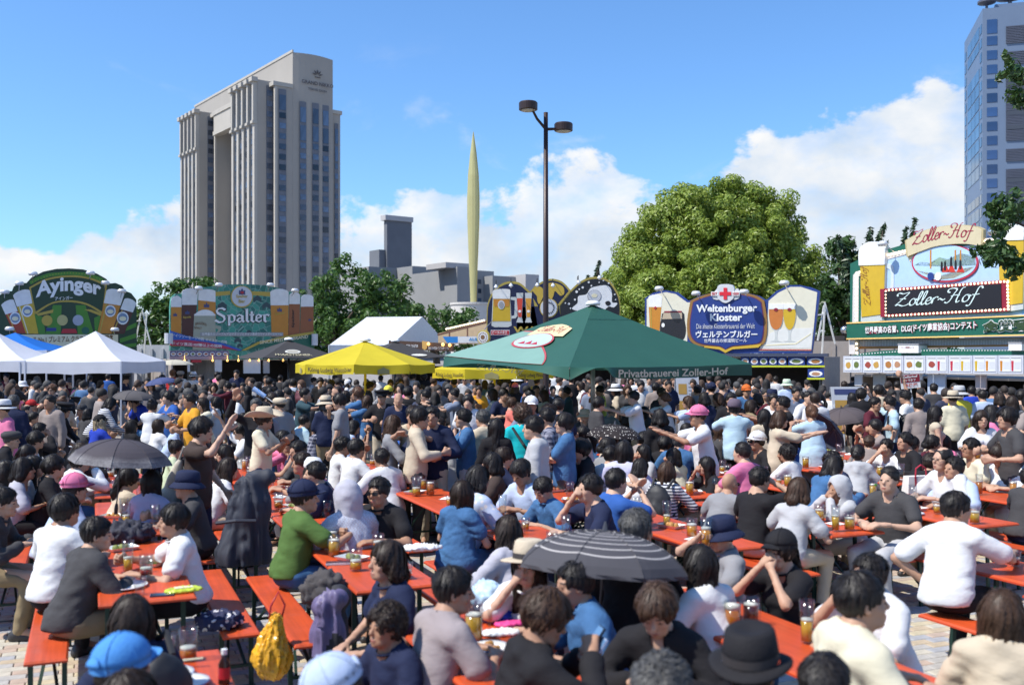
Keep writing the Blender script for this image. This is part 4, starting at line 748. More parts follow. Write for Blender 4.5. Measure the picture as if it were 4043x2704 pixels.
for x0, x1, y0, y1 in ((803, 972, 1178, 1240), (1720, 1830, 1165, 1220)): q = Z.shape('notice_box', [(x0, y0), (x1, y0), (x1, y1), (x0, y1)], white, 8, th=.36); Z.shape('box_lid', [(x0-3, y0-14), (x1+3, y0-14), (x1+3, y0-2), (x0-3, y0-2)], grey_p, 8, th=.37, parent=q)
oldA = Z.A.copy(); Z.text('フード専用レーン', 830, 1204, 940, 1202, 16, wine, 51, .02)
# light boxes with food and drinks
Mc = (3300, 1350, 3.156); Z.crop = Mc; xs = [186, 428, 682, 945, 1222, 1505, 1812, 2128, 2450]
fm = [P_('food_a', (.38, .16, .04)), P_('food_b', (.48, .28, .06)), P_('food_c', (.30, .06, .04)), P_('food_d', (.12, .16, .04)), P_('food_e', (.42, .22, .12))]; fr = P_('frame_silver', (.50, .52, .58)); pb_ = P_('panel_grey', (.45, .46, .50))
for i in range(8):
    x0, x1 = xs[i]+2, xs[i+1]-4; yt, yb = 175-i*1.5, 378+i*2.5
    bx = Z.shape('light_box', [(x0, yt), (x1, yt), (x1, yb), (x0, yb)], fr, 0, th=.30); Z.shape('box_recess', [(x0+18, yt+18), (x1-18, yt+18), (x1-18, yb-22), (x0+18, yb-22)], pb_, 0, th=.307, parent=bx); xm = (x0+x1)/2
    for k in range(2):
        a_, b_ = (x0+22, xm-4) if k == 0 else (xm+4, x1-22); cx = (a_+b_)/2
        Z.shape('menu_card', [(a_, yt+22), (b_, yt+22), (b_, yb-26), (a_, yb-26)], P_('card_white', (.66, .67, .70)), 0, th=.313, parent=bx)
        Z.shape('card_title', [(a_+6, yt+28), (b_-6, yt+28), (b_-6, yt+40), (a_+6, yt+40)], grey_p, 0, th=.318, parent=bx)
        if i < 4 or (i == 4 and k == 0): Z.shape('food_print', [(cx+(b_-a_)*.42*math.cos(t)*R.uniform(.75, 1), yt+110+46*math.sin(t)*R.uniform(.75, 1)) for t in [q*.63 for q in range(10)]], R.choice(fm), 0, th=.319, parent=bx)
        else:
            c_ = (lager, amber, P_('drink_red', (.45, .03, .05)))[(i+k) % 3]; Z.shape('drink_print', [(a_+8, yt+70), (a_+38, yt+70), (a_+34, yb-36), (a_+12, yb-36)], c_, 0, th=.319, parent=bx)
            for j in range(4): Z.shape('price_line', [(a_+50, yt+85+j*24), (b_-8, yt+85+j*24), (b_-8, yt+91+j*24), (a_+50, yt+91+j*24)], lgrey, 0, th=.3185, parent=bx)
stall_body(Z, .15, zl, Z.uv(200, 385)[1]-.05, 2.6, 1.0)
for x0, x1, yt, yb, m_ in ((240, 330, 405, 545, lgrey), (470, 620, 395, 580, P_('door_grey', (.30, .30, .28))), (1000, 1080, 400, 570, lgrey), (1150, 1370, 405, 690, P_('poster_blue', (.40, .46, .56))), (1745, 1875, 410, 590, P_('poster_pale', (.42, .36, .36)))): Z.shape('poster', [(x0, yt), (x1, yt), (x1, yb), (x0, yb)], m_, 1, -.03)
Z.crop = (3200, 800, 2.09)
flood(Z, [(705, 350)], .5)
for cx, cy in ((280, 1050), (1500, 240)):
    u, v = Z.uv(cx, cy, .3); MB().ball((u, -.3, v), .12, 12, 8).obj('lamp_globe', steel, Z.root, smooth=True)
# ---------------------------------------------------------------- other structures between the stalls
cont = tag(empty('container', tuple(W(560, 1400, 41))[:2]+(0,)), 'pale grey storage container beside the turquoise hop sign', 'container')
MB().box(-.2, 3.0, 0, 2.4, 0, 2.75).obj('body', lgrey, cont); 
for i in range(7): MB().box(-.1+i*.45, .0+i*.45, -.05, -.003, .1, 2.6).obj('rib', lgrey, cont)
MB().box(.25, .6, -.07, -.052, .5, 1.9).obj('hatch', darkw, cont)
c2_ = W(3230, 1400, 37); cont = tag(empty('container', (c2_.x, 37, 0), rad(-20)), 'dull brown grey storage container between the two right stalls', 'container')
MB().box(-.6, 4.4, 0, 2.4, 0, 2.85).obj('body', greyw, cont)
for i in range(10): MB().box(-.5+i*.5, -.38+i*.5, -.05, -.003, .1, 2.75).obj('rib', greyw, cont)
MB().box(-.3, .9, .3, 1.4, 2.86, 3.05).obj('roof_unit', darkw, cont)
def stand(label, px, pyt, pyb, d):
    a = W(px, pyt, d); b = W(px, pyb, d); k = (a.z-b.z); e = tag(empty('pipe_stand', (a.x, a.y, 0)), label, 'stand')
    MB().bar((0, 0, a.z), (-.18*k, 0, b.z), .05).obj('leg', truss, e); MB().bar((.03, .05, a.z+.1), (.32*k, .05, b.z-.1), .05).obj('leg', truss, e); MB().bar((-.22*k, -.04, a.z-.28*k), (.02*k, -.04, a.z-.25*k), .05).obj('cross_bar', truss, e); MB().bar((.1*k, .3, a.z), (-.1*k, .3, 0), .05).obj('leg', truss, e)
stand('white pipe stand of crossed tubes beside the blue cross sign', 3254, 1205, 1345, 33.5); stand('slim white tripod pipe stand right of the green fan sign', 556, 1235, 1355, 39.5)
# timber hall with a string of bulbs and blue awning
tim = mat('timber_wall', (.34, .25, .15), .7); tdk = mat('timber_beam', (.10, .04, .02), .6)
T = Panel('timber_hall', 'half timbered festival hall with a sloping row of lit bulbs under its roof', 'hall', 1735, 50, 1935, 46, (1700, 1050, 2.931))
T.shape('gable_wall', [(90, 900), (90, 780), (655, 640), (655, 900)], tim, 0, -3); T.shape('roof_beam', [(80, 790), (655, 630), (655, 660), (85, 805)], tdk, 2)
for x in (222, 430): T.shape('post', [(x-8, 900), (x-8, 740 if x < 300 else 690), (x+8, 738 if x < 300 else 686), (x+8, 900)], tdk, 1)
lb = MB()
for i in range(20): u, v = T.uv(195+i*23, 730-i*5.2); lb.ball((u, -.06, v), .05, 6, 4)
tag(lb.obj('light_bulbs', bulb_m, T.root), kind='stuff')
B_ = Panel('beer_stall', 'stall with a blue and white awning strip lettered in blue', 'beer stall', 1748, 43, 1905, 43, (1700, 1050, 2.931))
B_.shape('blue_awning', [(140, 818), (555, 815), (600, 890), (190, 890)], P_('awning_blue', (.03, .24, .62)), 0, -.6); B_.shape('white_field', [(315, 818), (570, 816), (570, 888), (318, 888)], white, 1); B_.text('AUER', 442, 866, 590, 866, 34, P_('awning_letters', (.05, .28, .60)), 3, .04); stall_body(B_, .1, B_.len-.1, 2.1)
I_ = Panel('wooden_booth', 'brown wooden information booth with white lettering and orange lamps', 'booth', 1535, 41, 1790, 40, (1000, 1000, 2.345))
I_.shape('name_board', [(1255, 805), (1850, 835), (1850, 910), (1255, 880)], P_('booth_brown', (.07, .035, .02)), 0, -.1); I_.text('INFORMATION インフォメーション', 1625, 892, 1815, 893, 30, lgrey, 3, .01); I_.text('BEER CENTER', 1420, 870, 1530, 872, 26, lgrey, 3, .01); I_.shape('crest', [(1565, 810), (1615, 820), (1610, 880), (1590, 895), (1568, 880)], P_('booth_gold', (.5, .3, .08)), 3)
stall_body(I_, .05, I_.len-.05, 1.95)
for cx, cy in ((1637, 840), (1833, 850), (1770, 845)):
    u, v = I_.uv(cx, cy); MB().ball((u, -.15, v), .07, 8, 6).obj('lamp', bulb2, I_.root, smooth=True)
# white gable tent
tent_w = mat('tent_fabric', (.80, .80, .79), .6, var=.04, bump=.15, bscale=3); alu = mat('aluminium', (.6, .6, .62), .4, .7)
g0 = W(1290, 1400, 46); gt = tag(empty('gable_tent', (g0.x, g0.y, 0)), 'white gabled marquee with a bright roof behind the yellow parasol', 'marquee')
def rel(v): return tuple(v-Vector((g0.x, g0.y, 0)))
p1, p2, p3, p4 = W(1300, 1362, 46), W(1448, 1252, 49.5), W(1668, 1250, 51.5), W(1545, 1362, 48)
p5 = W(1760, 1352, 54)
rm = MB(); rm.add([rel(p1), rel(p4), rel(p3), rel(p2)], [(0, 1, 2, 3)]); rm.add([rel(p4), rel(p5), rel(p3)], [(0, 1, 2)]); rm.add([rel(p2), rel(p3), rel(p5), rel(W(1500, 1352, 56))], [(0, 1, 2, 3)])
o = rm.obj('roof_cloth', tent_w, gt); sm_ = o.modifiers.new('thickness', 'SOLIDIFY'); sm_.thickness = .02
for q in (p1, p4, p5): MB().tube([rel(q), rel(Vector((q.x, q.y, 0)))], .05, 8).obj('pole', alu, gt)
MB().add([rel(p1), rel(p4), rel(p4-Vector((0, 0, .35))), rel(p1-Vector((0, 0, .35)))], [(0, 1, 2, 3)]).obj('valance', tent_w, gt)
# ================================================================== SMOOTH SOLIDS ON A GRID (bodies, clothes, hair)
class Field:
    def __init__(s, lo, hi, h):
        s.lo = np.array(lo, np.float32); s.h = h; s.n = np.ceil((np.array(hi)-s.lo)/h).astype(int)+1; s.v = np.full(s.n, 1.0, np.float32)
        s.ax = [s.lo[i]+np.arange(s.n[i], dtype=np.float32)*h for i in range(3)]
    def blk(s, mn, mx):
        a = np.clip(np.floor((np.array(mn)-s.lo)/s.h).astype(int), 0, s.n); b = np.clip(np.ceil((np.array(mx)-s.lo)/s.h).astype(int)+1, 0, s.n)
        if (b-a).min() <= 0: return None
        sl = tuple(slice(a[i], b[i]) for i in range(3)); X, Y, Z = s.ax[0][sl[0]][:, None, None], s.ax[1][sl[1]][None, :, None], s.ax[2][sl[2]][None, None, :]
        return sl, X, Y, Z
    def put(s, sl, d, k, sub):
        v = s.v[sl]
        if sub:
            d = -d
            if k > 0: hh = np.maximum(k-np.abs(v-d), 0)/k; s.v[sl] = np.maximum(v, d)+hh*hh*k*.25
            else: s.v[sl] = np.maximum(v, d)
        else:
            if k > 0: hh = np.maximum(k-np.abs(v-d), 0)/k; s.v[sl] = np.minimum(v, d)-hh*hh*k*.25
            else: s.v[sl] = np.minimum(v, d)
    def cone(s, a, b, ra, rb, k=.02, flat=None, sub=False):
        """rounded cone; flat = (axis, factor) squeezes the section along an axis"""
        a = np.array(a, np.float32); b = np.array(b, np.float32); m = k+2.2*s.h+max(ra, rb); q = s.blk(np.minimum(a, b)-m, np.maximum(a, b)+m)
        if q is None: return
        sl, X, Y, Z = q; X, Y, Z = X-a[0], Y-a[1], Z-a[2]; d = b-a; f = 1.0
        if flat is not None:
            ax, fa = flat; ax = np.array(ax, np.float32); ax = ax/np.linalg.norm(ax); pr = (X*ax[0]+Y*ax[1]+Z*ax[2])*(1/fa-1); X, Y, Z = X+pr*ax[0], Y+pr*ax[1], Z+pr*ax[2]; d = d+ax*(d@ax)*(1/fa-1); f = .5*(1+fa)
        l2 = max(float(d@d), 1e-9); t = np.clip((X*d[0]+Y*d[1]+Z*d[2])/l2, 0, 1)
        dd = np.sqrt((X-t*d[0])**2+(Y-t*d[1])**2+(Z-t*d[2])**2)-(ra+(rb-ra)*t); s.put(sl, (dd*f).astype(np.float32), k, sub)
    def ell(s, c, r, k=.02, M=None, sub=False):
        c = np.array(c, np.float32); r = np.array(r, np.float32); m = k+2.2*s.h+r.max(); q = s.blk(c-m, c+m)
        if q is None: return
        sl, X, Y, Z = q; X, Y, Z = X-c[0], Y-c[1], Z-c[2]
        if M is not None: M = np.array(M, np.float32); X, Y, Z = (X*M[0, 0]+Y*M[1, 0]+Z*M[2, 0]), (X*M[0, 1]+Y*M[1, 1]+Z*M[2, 1]), (X*M[0, 2]+Y*M[1, 2]+Z*M[2, 2])
        k0 = np.sqrt((X/r[0])**2+(Y/r[1])**2+(Z/r[2])**2); k1 = np.sqrt((X/r[0]**2)**2+(Y/r[1]**2)**2+(Z/r[2]**2)**2)+1e-6
        s.put(sl, (k0*(k0-1)/k1).astype(np.float32), k, sub)
    def plane(s, p, n, k=0.0):
        """cut away everything on the side the normal points to"""
        n = np.array(n, np.float32); n /= np.linalg.norm(n); X, Y, Z = s.ax[0][:, None, None]-p[0], s.ax[1][None, :, None]-p[1], s.ax[2][None, None, :]-p[2]
        s.put((slice(None),)*3, -(X*n[0]+Y*n[1]+Z*n[2]), k, True)
    def sample(s, P):
        q = (P-s.lo)/s.h; q = np.clip(q, 0, np.array(s.n)-1.001); i = q.astype(int); f = q-i; v = s.v; o = 0
        for dx in (0, 1):
            for dy in (0, 1):
                for dz in (0, 1): o = o+v[i[:, 0]+dx, i[:, 1]+dy, i[:, 2]+dz]*(f[:, 0] if dx else 1-f[:, 0])*(f[:, 1] if dy else 1-f[:, 1])*(f[:, 2] if dz else 1-f[:, 2])
        return o
    def grad(s, P, e=None):
        e = e or s.h*.7; g = np.stack([s.sample(P+np.eye(3)[i]*e)-s.sample(P-np.eye(3)[i]*e) for i in range(3)], 1); return g/(np.linalg.norm(g, axis=1)[:, None]+1e-9)
    def surf(s):
        v = s.v; ins = v < 0; nx, ny, nz = s.n
        cs = np.zeros((nx-1, ny-1, nz-1), np.int8)
        for dx in (0, 1):
            for dy in (0, 1):
                for dz in (0, 1): cs += ins[dx:nx-1+dx, dy:ny-1+dy, dz:nz-1+dz]
        I, J, K = np.nonzero((cs > 0) & (cs < 8)); idx = np.full(cs.shape, -1, np.int32); idx[I, J, K] = np.arange(len(I))
        cor = [(dx, dy, dz) for dx in (0, 1) for dy in (0, 1) for dz in (0, 1)]; cv = np.stack([v[I+c[0], J+c[1], K+c[2]] for c in cor], 1)
        acc = np.zeros((len(I), 3), np.float32); cnt = np.zeros(len(I), np.float32)
        for a in range(8):
            for b in range(a+1, 8):
                if sum(x != y for x, y in zip(cor[a], cor[b])) != 1: continue
                va, vb = cv[:, a], cv[:, b]; m = (va < 0) != (vb < 0); t = np.where(m, va/np.where(m, va-vb, 1), 0)[:, None]
                acc += np.where(m[:, None], np.array(cor[a], np.float32)*(1-t)+np.array(cor[b], np.float32)*t, 0); cnt += m
        V = (np.stack([I, J, K], 1)+acc/cnt[:, None])*s.h+s.lo; Q = []
        for ax in range(3):
            o1, o2 = (ax+1) % 3, (ax+2) % 3; sa = [slice(None)]*3; sb = [slice(None)]*3; sa[ax] = slice(0, -1); sb[ax] = slice(1, None)
            for o in (o1, o2): sa[o] = slice(1, -1); sb[o] = slice(1, -1)
            A, B = ins[tuple(sa)], ins[tuple(sb)]; e = np.nonzero(A != B); g = [e[0].copy(), e[1].copy(), e[2].copy()]; g[o1] = g[o1]+1; g[o2] = g[o2]+1
            def cell(d1, d2): c = [g[0], g[1], g[2]]; c = [x.copy() for x in c]; c[o1] -= d1; c[o2] -= d2; return idx[c[0], c[1], c[2]]
            q = np.stack([cell(1, 1), cell(0, 1), cell(0, 0), cell(1, 0)], 1); fl = ~A[e]; q[fl] = q[fl][:, ::-1]; Q.append(q)
        Q = np.concatenate(Q); return V, Q[(Q >= 0).all(1)]
def vnoise(P, seed=0):
    """smooth value noise in [-1, 1]"""
    i = np.floor(P).astype(np.int64); f = P-i; f = f*f*(3-2*f); o = 0
    def hsh(a): 
        n = (a[:, 0]*73856093 ^ a[:, 1]*19349663 ^ a[:, 2]*83492791 ^ (seed*2654435761)) & 0x7fffffff; n = (n*1103515245+12345) & 0x7fffffff; n = (n >> 7) ^ n; return (n & 0xffff)/32767.5-1
    for dx in (0, 1):
        for dy in (0, 1):
            for dz in (0, 1): o = o+hsh(i+np.array([dx, dy, dz]))*(f[:, 0] if dx else 1-f[:, 0])*(f[:, 1] if dy else 1-f[:, 1])*(f[:, 2] if dz else 1-f[:, 2])
    return o
def join(parts):
    """parts = (V, Q, material index)"""
    Vs, Qs, Ms, o = [], [], [], 0
    for V, Q, m in parts: Vs.append(V); Qs.append(Q+o); Ms.append(np.full(len(Q), m) if np.isscalar(m) else m); o += len(V)
    return np.concatenate(Vs), np.concatenate(Qs), np.concatenate(Ms)
def xf(V, M): M = np.array(M); return V@M[:3, :3].T+M[:3, 3]
# ================================================================== HANDS  (y = fingers, -z = palm, +x = thumb side of a right hand)
HAND = {}
def hand(kind, h):
    key = (kind, h)
    if key in HAND: return HAND[key]
    f = Field((-.07, -.05, -.10), (.09, .20, .05), h)
    f.cone((0, -.035, 0), (0, .01, 0), .026, .026, .01, ((0, 0, 1), .8))
    curl = {'relax': .45, 'grip': 1.25, 'flat': .08, 'fist': 1.7}[kind]; rr = max(1.0, h/.0075)
    for i, (x, ln) in enumerate(((.030, .068), (.010, .076), (-.011, .070), (-.030, .054))):
        k = np.array((x, .085-.006*abs(i-1), 0)); f.cone((x*.5, .0, -.002), k, .016, .0125, .012)
        d = 0.0; p = k; sp = (x*.45 if kind == 'flat' else x*.12)
        for j, (sg, r0, r1) in enumerate(((.44, .0105, .0095), (.32, .0095, .0088), (.26, .0088, .0072))):
            d += curl*(.75, 1.0, .7)[j]; q = p+ln*sg*1.15*np.array((sp*4*(1-j*.3), math.cos(min(d, 2.9)), -math.sin(min(d, 2.9)))); f.cone(p, q, r0*rr, r1*rr, .003); p = q
    a = np.array((.022, .005, -.008)); b = np.array((.048, .040, -.022)); c = b+np.array((.014-.02*(curl > 1), .030, -.010-.012*(curl > 1))); e = c+np.array((.002-.016*(curl > 1), .024, -.008))
    f.cone(a, b, .018, .0135, .010); f.cone(b, c, .0125*rr, .0105*rr, .004); f.cone(c, e, .0105*rr, .0085*rr, .004)
    HAND[key] = f.surf(); return HAND[key]
# ================================================================== HEADS  (origin in the middle of the head, +y = face)
HEADS = {}
def head(sex, h):
    key = (sex, h)
    if key in HEADS: return HEADS[key]
    f = Field((-.13, -.15, -.24), (.13, .15, .16), h); j = .92 if sex == 'f' else 1.0
    f.ell((0, -.012, .030), (.074, .094, .098), .0); f.ell((0, .022, -.035), (.060*j, .066, .078), .03); f.cone((-.03*j, .045, -.082), (.03*j, .045, -.082), .024, .024, .03); f.ell((0, .066, -.098*j), (.022, .018, .018), .02)
    f.cone((0, -.022, -.06), (0, -.040, -.22), .056*j, .054*j, .025)
    f.cone((-.035, .078, .020), (.035, .078, .020), .012, .012, .015)                       # brow
    for s_ in (-1, 1):
        f.ell((s_*.032, .094, .002), (.018, .013, .011), .010, sub=True); f.ell((s_*.032, .080, .001), (.0135, .0120, .0105), .003)     # sockets, lids
        f.ell((s_*.048, .058, -.028), (.020, .018, .022), .02)                               # cheek
        f.ell((s_*.076, -.008, -.008), (.010, .020, .032), .006); f.ell((s_*.084, .0, -.004), (.006, .011, .018), .004, sub=True)       # ear
    f.cone((0, .090, .006), (0, .106, -.028), .008, .0125, .012); f.ell((0, .097, -.033), (.017, .011, .009), .008)                      # nose
    f.ell((0, .084, -.066), (.024, .013, .008), .010); f.ell((0, .083, -.078), (.020, .012, .008), .006); f.cone((-.022, .093, -.0715), (.022, .093, -.0715), .0025, .0025, .003, sub=True)
    V, Q = f.surf(); c = V[Q].mean(1); m = np.zeros(len(Q), int)
    for s_ in (-1, 1):
        m[(np.abs(c[:, 0]-s_*.032)/.0135)**2+((c[:, 2]-.0005)/.0062)**2+np.where(c[:, 1] > .05, 0, 9) < 1] = 1
        m[(np.abs(c[:, 0]-s_*.033)/.019)**2+((c[:, 2]-.0235-.0*s_)/.0048)**2+np.where(c[:, 1] > .05, 0, 9) < 1] = 1
    m[(np.abs(c[:, 0])/.024)**2+((c[:, 2]+.072)/.0085)**2+np.where(c[:, 1] > .078, 0, 9) < 1] = 2
    HEADS[key] = (V, Q, m); return HEADS[key]
# ================================================================== HAIR  (head frame)
HAIRS = {}
def hair(kind, lod):
    key = (kind, lod)
    if key in HAIRS: return HAIRS[key]
    h = (.008, .013, .020, .029)[lod]; long_ = kind in ('long', 'wavy', 'frizz', 'pony', 'shoulder'); zlo = -.50 if kind in ('long', 'frizz', 'pony') else -.30
    f = Field((-.20, -.26, zlo), (.20, .18, .22), h)
    t = {'short': .011, 'fade': .006, 'bowl': .017, 'shaggy': .022, 'afro': .044, 'curly': .030, 'spiky': .015, 'thin': .005}.get(kind, .015)
    f.ell((0, -.016, .034), (.078+t, .098+t, .098+t*1.05), 0)
    face_z = {'short': .052, 'fade': .062, 'bowl': .036, 'shaggy': .036, 'spiky': .056, 'afro': .058, 'curly': .046, 'bun': .064, 'updo': .060, 'bob': .032, 'long': .044, 'wavy': .048, 'shoulder': .044, 'frizz': .050, 'pony': .050, 'thin': .085}.get(kind, .05)
    bot = {'short': -.062, 'fade': -.035, 'bowl': -.070, 'shaggy': -.098, 'spiky': -.066, 'afro': -.075, 'curly': -.075, 'bun': -.07, 'updo': -.07, 'thin': -.06}.get(kind)
    if kind in ('bob', 'shoulder', 'wavy', 'long', 'frizz'):
        zb = {'bob': -.105, 'shoulder': -.17, 'wavy': -.22, 'long': -.40, 'frizz': -.36}[kind]; wd = {'bob': .082, 'shoulder': .080, 'wavy': .09, 'long': .062, 'frizz': .15}[kind]
        f.cone((-.055, -.03, .0), (-wd, -.045, zb+.04), .058, .052 if kind != 'long' else .045, .03); f.cone((.055, -.03, .0), (wd, -.045, zb+.04), .058, .052 if kind != 'long' else .045, .03); f.cone((0, -.065, .0), (0, -.105, zb+.03), .062, .062 if kind != 'frizz' else .09, .04)
    if kind == 'pony': f.ell((0, -.11, .03), (.035, .035, .035), .01); f.cone((0, -.125, .02), (0, -.175, -.12), .034, .040, .01); f.cone((0, -.175, -.12), (0, -.165, -.30), .040, .018, .02)
    if kind == 'bun': f.ell((0, -.085, .125), (.042, .042, .038), .008)
    if kind == 'updo': f.ell((0, -.125, .0), (.055, .045, .055), .015)
    # free the face and the nape
    f.ell((0, .125, -.055), (.066 if long_ or kind == 'bob' else .076, .085, .085+face_z), .012, sub=True)
    if kind in ('short', 'fade', 'spiky', 'curly', 'thin', 'shaggy', 'bowl'):
        for s_ in (-1, 1): f.ell((s_*.085, .035, -.055), (.05, .055, .055 if kind not in ('shaggy', 'bowl') else .035), .012, sub=True)
    if bot is not None: f.plane((0, -.06, bot), (0, .42, -1), .02)
    if kind == 'thin': f.ell((0, .02, .14), (.055, .12, .05), .01, sub=True)
    f.cone((0, -.03, -.05), (0, -.05, -.3), .048, .05, .01, sub=True)
    XX, YY, ZZ = f.ax[0][:, None, None], f.ax[1][None, :, None], f.ax[2][None, None, :]; aa = np.arctan2(XX, YY+.03)+ZZ*0
    sdk = sum(map(ord, kind)); cl = np.sin(aa*11+2.3*np.sin(aa*3+sdk)+ZZ*18)+.7*np.sin(aa*23+sdk+3*np.sin(ZZ*30))+.5*np.sin(aa*5+ZZ*40+sdk)
    f.v += (cl*(.0042 if kind not in ('fade', 'thin') else .0012)*(1 if lod < 2 else .6)).astype(np.float32)
    V, Q = f.surf(); parts = []
    r = np.random.default_rng(abs(hash(kind)) % 999 if False else sum(map(ord, kind)))
    nrm = f.grad(V); amp = {'afro': .012, 'curly': .012, 'shaggy': .010, 'frizz': .014, 'wavy': .008, 'spiky': .009}.get(kind, .0045)
    ang = np.arctan2(V[:, 0], V[:, 1]+.03); st = vnoise(np.stack([ang*(9 if kind not in ('afro', 'curly') else 5), V[:, 2]*(6 if kind not in ('afro', 'curly', 'wavy') else 45), V[:, 1]*4+9], 1), 3)
    V = V+nrm*(st*amp)[:, None]; parts.append((V, Q, 0))
    # strands that follow the surface down from the whorl
    ns = (1700, 700, 140, 0)[lod]
    if ns and kind not in ('thin',):
        tp = np.array([0.012, -.045, .0]); th = r.uniform(0, 2*np.pi, ns); rho = np.sqrt(r.random(ns))*.11
        P = np.stack([tp[0]+np.cos(th)*rho, tp[1]+np.sin(th)*rho*1.1, np.full(ns, .10)], 1)
        if long_ or kind in ('bob',): ex = int(ns*.55); P[:ex] = V[r.integers(0, len(V), ex)]+np.array([0, 0, .02])
        if kind in ('curly', 'afro'): P = V[r.integers(0, len(V), ns)]
        for _ in range(4): P = P-f.grad(P)*f.sample(P)[:, None]
        steps = 7; ln = {'short': .045, 'fade': .02, 'spiky': .05, 'bowl': .075, 'shaggy': .085, 'curly': .035, 'afro': .03, 'bob': .13, 'long': .20, 'wavy': .15, 'frizz': .17, 'shoulder': .14, 'pony': .10}.get(kind, .06)
        lift = r.uniform(.002, .007, ns)*({'spiky': 2.6, 'curly': 2.2, 'afro': 2.4, 'shaggy': 2.0, 'frizz': 2.4, 'short': 1.4}.get(kind, 1.0)); ctr = tp; pts = []; dirv = r.normal(size=(ns, 3))*.25
        for k in range(steps):
            g_ = f.grad(P); pts.append(P+g_*(lift*(.3+1.0*(k/(steps-1) if kind in ('spiky', 'curly', 'afro', 'shaggy', 'short') else .6)))[:, None])
            d = np.stack([P[:, 0]-ctr[0], P[:, 1]-ctr[1], np.full(ns, -.09)], 1)+dirv*.12
            if kind in ('curly', 'afro'): d = r.normal(size=(ns, 3))
            if kind == 'spiky': d = d+np.stack([dirv[:, 0]*.1, np.full(ns, .05), dirv[:, 2]*.1+.03], 1)
            d = d-g_*np.sum(d*g_, 1)[:, None]; d /= np.linalg.norm(d, axis=1)[:, None]+1e-9; P = P+d*ln/steps; P = P-f.grad(P)*f.sample(P)[:, None]
        pts = np.stack(pts, 1); seg = np.linalg.norm(np.diff(pts, axis=1), axis=2).max(1); ok = (seg < ln/steps*2.2) & (np.abs(f.sample(pts.reshape(-1, 3))).reshape(pts.shape[:2]).max(1) < .035); pts = pts[ok]; ns = len(pts); wv = np.cross(pts[:, -1]-pts[:, 0], pts[:, 3]-np.array([0, -.02, .02])); wv /= np.linalg.norm(wv, axis=1)[:, None]+1e-9; wid = (.0029, .0045, .0085, .01)[lod]*r.uniform(.6, 1.5, ns); tap = np.array([.7, 1, 1, .95, .8, .55, .1])
        Lf = pts+wv[:, None, :]*(wid[:, None]*tap)[..., None]; Rt = pts-wv[:, None, :]*(wid[:, None]*tap)[..., None]; SV = np.stack([Lf, Rt], 2).reshape(-1, 3); b = np.arange(ns)[:, None]*14+np.arange(6)[None, :]*2; SQ = np.stack([b, b+1, b+3, b+2], -1).reshape(-1, 4); parts.append((SV, SQ, 0))
    HAIRS[key] = join(parts); return HAIRS[key]
# ================================================================== PERSON BUILDER  (person frame: +y forward, +x right)
def ik(s, t, l1, l2, hint):
    s, t, hint = map(np.array, (s, t, hint)); v = t-s; d = np.linalg.norm(v); d2 = min(max(d, .08), l1+l2-.004); u = v/max(d, 1e-6); a = (l1*l1-l2*l2+d2*d2)/(2*d2); hg = math.sqrt(max(l1*l1-a*a, 0)); p = hint-u*(hint@u); p = p/(np.linalg.norm(p)+1e-9)
    return s+u*a+p*hg, s+u*d2
def rx(a): c, s = math.cos(a), math.sin(a); return np.array([[1, 0, 0], [0, c, -s], [0, s, c]])
def ry(a): c, s = math.cos(a), math.sin(a); return np.array([[c, 0, s], [0, 1, 0], [-s, 0, c]])
def rzm(a): c, s = math.cos(a), math.sin(a); return np.array([[c, -s, 0], [s, c, 0], [0, 0, 1]])
